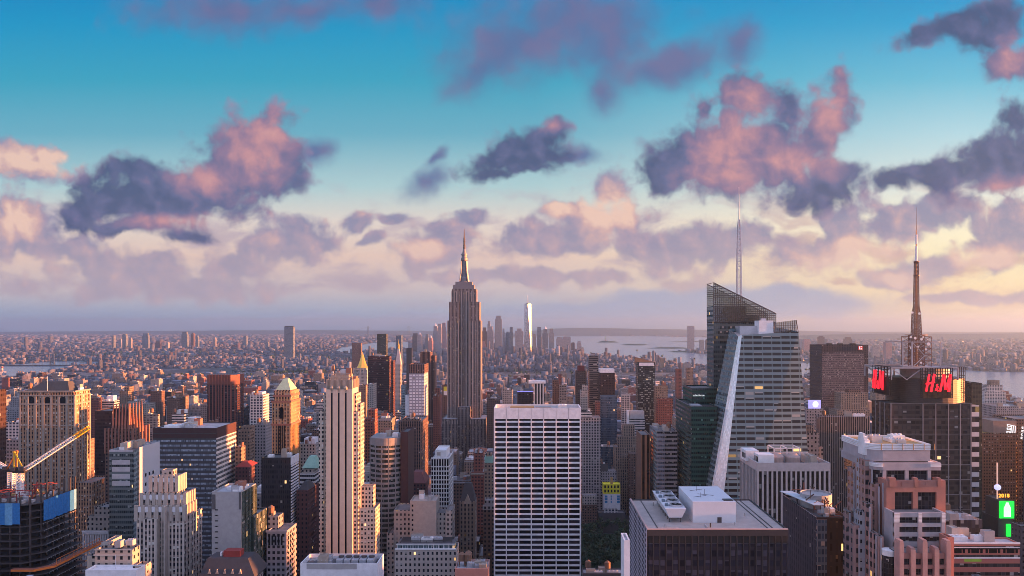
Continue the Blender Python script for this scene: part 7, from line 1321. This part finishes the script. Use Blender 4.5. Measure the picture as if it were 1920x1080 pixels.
# visibility: front-to-back coverage on a coarse raster
W4, H4 = 480, 270; cov = np.zeros((H4, W4), bool); items = []
for k, (x0, x1, y0, y1, h, l, r) in enumerate(LOT): items.append((y0, x0, x1, y1, h, k))
seen_h = set()
for (l, r, tp, vb, yy, ref, nm) in HERO: items.append((yy, X(l, yy), X(r, yy), yy + 15, Z(tp, yy), -1))
items.sort(key=lambda q: q[0]); area = {}
for (y0, x0, x1, y1, h, k) in items:
    new = 0
    for (yy, zt_, zb_) in ((y0, h, 0), (y1, h, h * .98)):
        l, r = CX + F * x0 / yy, CX + F * x1 / yy; t0, b0 = CY + (H - zt_) * F / yy, CY + (H - zb_) * F / yy
        i0, i1, j0, j1 = int(max(0, min(l, r) / 4)), int(min(W4, max(l, r) / 4 + 1)), int(max(0, t0 / 4)), int(min(H4, b0 / 4 + 1))
        if yy == y1: j1 = int(min(H4, (CY + (H - h) * F / y0) / 4 + 1))
        if i1 > i0 and j1 > j0: s_ = cov[j0:j1, i0:i1]; new += (~s_).sum(); s_[:] = True
    if k >= 0: area[k] = new
NTHING = 205
order = sorted(area, key=lambda k: -area[k]); big = [k for k in order[:NTHING] if area[k] >= 2]
PAL = [('tan brick', 'tan_brick', (.33, .23, .17)), ('brown brick', 'brown_brick', (.2, .125, .1)), ('red brick', 'red_brick', (.27, .1, .075)), ('pale stone', 'pale_stone', (.46, .42, .39)), ('grey stone', 'grey_stone', (.34, .32, .33)), ('beige stone', 'tan_stone', (.36, .28, .225)), ('white banded', 'white_band', (.6, .58, .58)), ('grey banded', 'grey_band', (.34, .33, .35)), ('dark glass', 'dark_glass', (.045, .045, .05)), ('brown glass', 'brown_glass', (.09, .06, .055)), ('balconied', 'balcony', (.33, .29, .27))]
REFS = [(l, r, tp, yy, ref) for (l, r, tp, vb, yy, ref, nm) in HERO if ref]
used = {}; recs = []
for k in big:
    x0, x1, y0, y1, h, l, r = LOT[k]; rr = random.Random(k * 7 + 1); ci = rr.choice((0, 0, 1, 1, 2, 2, 3, 4, 4, 5, 5, 6, 7, 8, 9, 10)); col, mt, rgb = PAL[ci]; pc = (l + r) / 2
    best = min(REFS, key=lambda q: abs((q[0] + q[1]) / 2 - pc) + abs(q[3] - y0) * .06); bc = (best[0] + best[1]) / 2
    pos = ('behind' if y0 > best[3] else 'in front of') if best[0] - 4 < pc < best[1] + 4 else ('left of' if pc < bc else 'right of'); feat = rr.choice(('flat roof', 'roof tank', 'stepped top', 'roof shed', 'two roof sheds'))
    size = 'tall' if h > 95 else 'mid-height' if h > 50 else 'low'
    if pos[-2:] == 'of' and pos != 'in front of' and y0 > best[3] + 120: pos = 'behind and ' + pos
    wd = 'narrow' if x1 - x0 < 20 else 'wide' if x1 - x0 > 36 else 'square'
    lab = '%s %s %s block, %s, %s %s' % (size, wd, col, feat, pos, best[4]); recs.append((k, lab, mt, feat, col)); used[lab] = used.get(lab, 0) + 1
seen = {}
for k, lab, mt, feat, col in recs:
    if used[lab] > 1:                                 # the lots come largest first: tell look-alikes apart by distance
        same = sorted(LOT[q[0]][2] for q in recs if q[1] == lab); n_ = same.index(LOT[k][2]); lab = lab.replace(' block,', ' block, ' + ('nearest' if n_ == 0 else 'farthest' if n_ == len(same) - 1 else 'middle') + ',')
    x0, x1, y0, y1, h, l, r = LOT[k]; rr = random.Random(k); nm = 'apartment_building' if mt == 'balcony' else 'brick_building' if 'brick' in mt else 'office_building'
    t = thing(nm, lab, 'building', (x0, y0, 0), 'city buildings of the middle distance')
    top = h * rr.uniform(.78, .88) if feat == 'stepped top' else h; rm = rr.choice(('tar', 'gravel', 'silver_roof', 'silver_roof', 'concrete'))
    MB().par(x0, x1, y0, y1, 0, top, 0, 1).build('body', [mt, rm], t); w, d = x1 - x0, y1 - y0
    if feat == 'stepped top': e = max(2., w * .14); MB().par(x0 + e, x1 - e, y0 + 4, y1 - 4, top - 1.2, h, 0, 1).build('setback', [mt, rm], t)
    MB().box(x0 - .35, x1 + .35, y0 - .45, y0 - .02, top - 2.6, top - 1.2, 0, None, True).build('cornice', rr.choice(('stone', 'limestone', 'concrete', 'grey_granite')), t)
    z = (h if feat == 'stepped top' else top) - 1.2; e = w * .2 if feat == 'stepped top' else 1
    roofs(t, x0 + e, x1 - e, y0 + 3, y1 - 3, z, 6 if feat == 'two roof sheds' else 5, k, {'flat roof': 'uu', 'roof tank': 'tu', 'stepped top': 'ub', 'roof shed': 'bu', 'two roof sheds': 'bbu'}[feat])
# everything else merged as one mass
def mass():
    rs = np.random.RandomState(5); bx = []; bigset = set(big)
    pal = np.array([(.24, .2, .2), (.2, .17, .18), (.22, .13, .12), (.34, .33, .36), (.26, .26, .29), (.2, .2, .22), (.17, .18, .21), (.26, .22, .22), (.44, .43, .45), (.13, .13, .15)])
    for k, (x0, x1, y0, y1, h, l, r) in enumerate(LOT):
        if k not in bigset:
            bx.append((x0, x1, y0, y1, 0, h, 0))
            if rs.rand() < .8: a, b = x0 + (x1 - x0) * rs.uniform(.1, .5), y0 + rs.uniform(3, 18); bx.append((a, a + (x1 - x0) * rs.uniform(.2, .4), b, b + rs.uniform(4, 9), h, h + rs.uniform(2, 5), 0))
            if rs.rand() < .5: a, b = x0 + (x1 - x0) * rs.uniform(.1, .7), y0 + rs.uniform(3, 22); bx.append((a, a + 3.5, b, b + 3.5, h, h + rs.uniform(4, 8), 0))
    polyw = [np.array([G(*q) for q in pl]) for pl in (shore_e + shore_w + bay, [(-200, 712), (0, 707), (60, 702), (112, 693), (150, 687), (186, 684), (186, 679), (150, 678), (100, 678), (40, 683), (-200, 690)], [(620, 664), (700, 659), (765, 654), (765, 641), (700, 643), (640, 652)])]
    def inwater(x, y):
        for P in polyw:
            c = False; n = len(P); j = n - 1
            for i in range(n):
                if (P[i, 1] > y) != (P[j, 1] > y) and x < (P[j, 0] - P[i, 0]) * (y - P[i, 1]) / (P[j, 1] - P[i, 1]) + P[i, 0]: c = not c
                j = i
            if c: return True
        return False
    n = 0
    while n < 23000:
        py = 626.5 + 72 * rs.rand() ** 1.25; Y = H * F / (py - CY)
        if Y < 3300: continue
        px = rs.uniform(-40, 1960); x = X(px, Y)
        if inwater(x, Y - 40) or inwater(x, Y + 40) or inwater(x + 40, Y) or inwater(x - 40, Y): continue
        fld = math.sin(x / 640 + 1.4 * math.sin(Y / 870)) * math.sin(Y / 520 + 1.1 * math.sin(x / 730))
        if fld > .72 and Y < 14000 or (Y < 9000 and (x % 250 < 22 or Y % 310 < 26)): continue
        s_ = 1 if Y < 6000 else 1.5 if Y < 10000 else 2.6 if Y < 16000 else 4
        w, d, h = rs.uniform(9, 34) * s_, rs.uniform(12, 30) * s_, rs.gamma(2.6, 5.) + 5
        if rs.rand() < (.1 if fld < -.55 else .02): h *= 2.6; w *= .7
        if fld > .3: h *= .65
        if 780 < px < 1090 and 5200 < Y < 8600: h *= 2.1
        if 560 < px < 1100 and Y < 5000: h *= .9
        if Y > 16000: h = min(h, 45)
        h = min(h, H - 16 * Y / F + 40 if Y < 12000 else 60)
        bx.append((x - w / 2, x + w / 2, Y, Y + d, 0, h, 1)); n += 1
        if Y < 6500 and rs.rand() < .5: bx.append((x - w * .2, x + w * .15, Y + d * .3, Y + d * .6, h, h + rs.uniform(2, 5), 1))
    N = len(bx); b = np.array(bx); V = np.zeros((N, 8, 3)); 
    for i, (ix_, iy_) in enumerate(((0, 2), (1, 2), (1, 3), (0, 3))):
        for j in (0, 1): V[:, i + 4 * j, 0] = b[:, ix_]; V[:, i + 4 * j, 1] = b[:, iy_]; V[:, i + 4 * j, 2] = b[:, 4 + j]
    Fq = np.array([(0, 1, 5, 4), (1, 2, 6, 5), (2, 3, 7, 6), (3, 0, 4, 7), (4, 5, 6, 7)]); I = (np.arange(N)[:, None, None] * 8 + Fq[None]).reshape(-1)
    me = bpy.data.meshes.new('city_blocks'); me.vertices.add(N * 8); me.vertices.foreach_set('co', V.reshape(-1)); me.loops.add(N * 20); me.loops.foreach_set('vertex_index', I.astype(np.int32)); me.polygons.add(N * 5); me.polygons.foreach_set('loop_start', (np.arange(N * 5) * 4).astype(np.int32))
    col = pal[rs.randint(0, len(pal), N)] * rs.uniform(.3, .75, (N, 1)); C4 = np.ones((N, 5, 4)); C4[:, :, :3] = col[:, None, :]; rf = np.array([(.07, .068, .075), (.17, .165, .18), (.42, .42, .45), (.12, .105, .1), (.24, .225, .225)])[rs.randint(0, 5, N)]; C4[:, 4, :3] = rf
    C4[:, :, :3] *= np.array([.86, .95, 1.12]); at = me.attributes.new('tint', 'FLOAT_COLOR', 'FACE'); at.data.foreach_set('color', C4.reshape(-1).astype(np.float32)); me.materials.append(M['city_blocks']); me.update(); me.validate()  # greyed palette and blue cast put the far city's shade into its colour
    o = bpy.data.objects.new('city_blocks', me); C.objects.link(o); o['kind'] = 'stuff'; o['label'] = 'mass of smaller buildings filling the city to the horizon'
mass()
# tree cover in the far parks and streets: one mass of leaf clumps
def greens():
    rg = random.Random(9); q = MB()
    for (px, py, w, h, n) in ((342, 709, 26, 4, 160), (560, 700, 60, 6, 120), (830, 715, 40, 10, 60), (1130, 682, 40, 4, 90), (300, 733, 60, 10, 60), (700, 690, 80, 10, 70), (1010, 700, 90, 14, 80), (1400, 690, 200, 10, 80), (620, 672, 240, 10, 200), (240, 668, 160, 8, 120), (1700, 664, 180, 14, 200), (1840, 676, 80, 8, 90)):
        for _ in range(n):
            a, b = G(rg.gauss(px, w), max(628, rg.gauss(py, h / 2))); r = rg.uniform(5, 10) * max(1, b / 4500); z = r * .9 + 4
            for _k in range(7):
                d = Vector((rg.gauss(0, 1), rg.gauss(0, 1), rg.gauss(0, .7))).normalized(); c_ = Vector((a, b, z)) + d * r * .6; u = d.orthogonal().normalized() * r * .6; v = d.cross(u); q.quad([tuple(c_ + u), tuple(c_ + v), tuple(c_ - u), tuple(c_ - v)], _k % 2)
    o = q.build('tree_cover', ['leaf', 'leaf_dark']); o['kind'] = 'stuff'
greens()
# ------------------------------------------------------------------ evening haze over the city
hz = MB().box(-LIM - 500, LIM + 500, -900, 33500, -1, 575, 0, None, True).build('haze', []); hz['kind'] = 'stuff'; hz.display_type = 'WIRE'
hm = bpy.data.materials.new('haze'); hm.use_nodes = True; hm.node_tree.nodes.clear(); g = NT(hm.node_tree); pv = g.n('ShaderNodeVolumePrincipled'); pv.inputs['Color'].default_value = (.38, .64, 1., 1); pv.inputs['Density'].default_value = 4.2e-5; pv.inputs['Anisotropy'].default_value = .5
g.t.links.new(pv.outputs[0], g.n('ShaderNodeOutputMaterial').inputs['Volume']); hz.data.materials.clear(); hz.data.materials.append(hm)
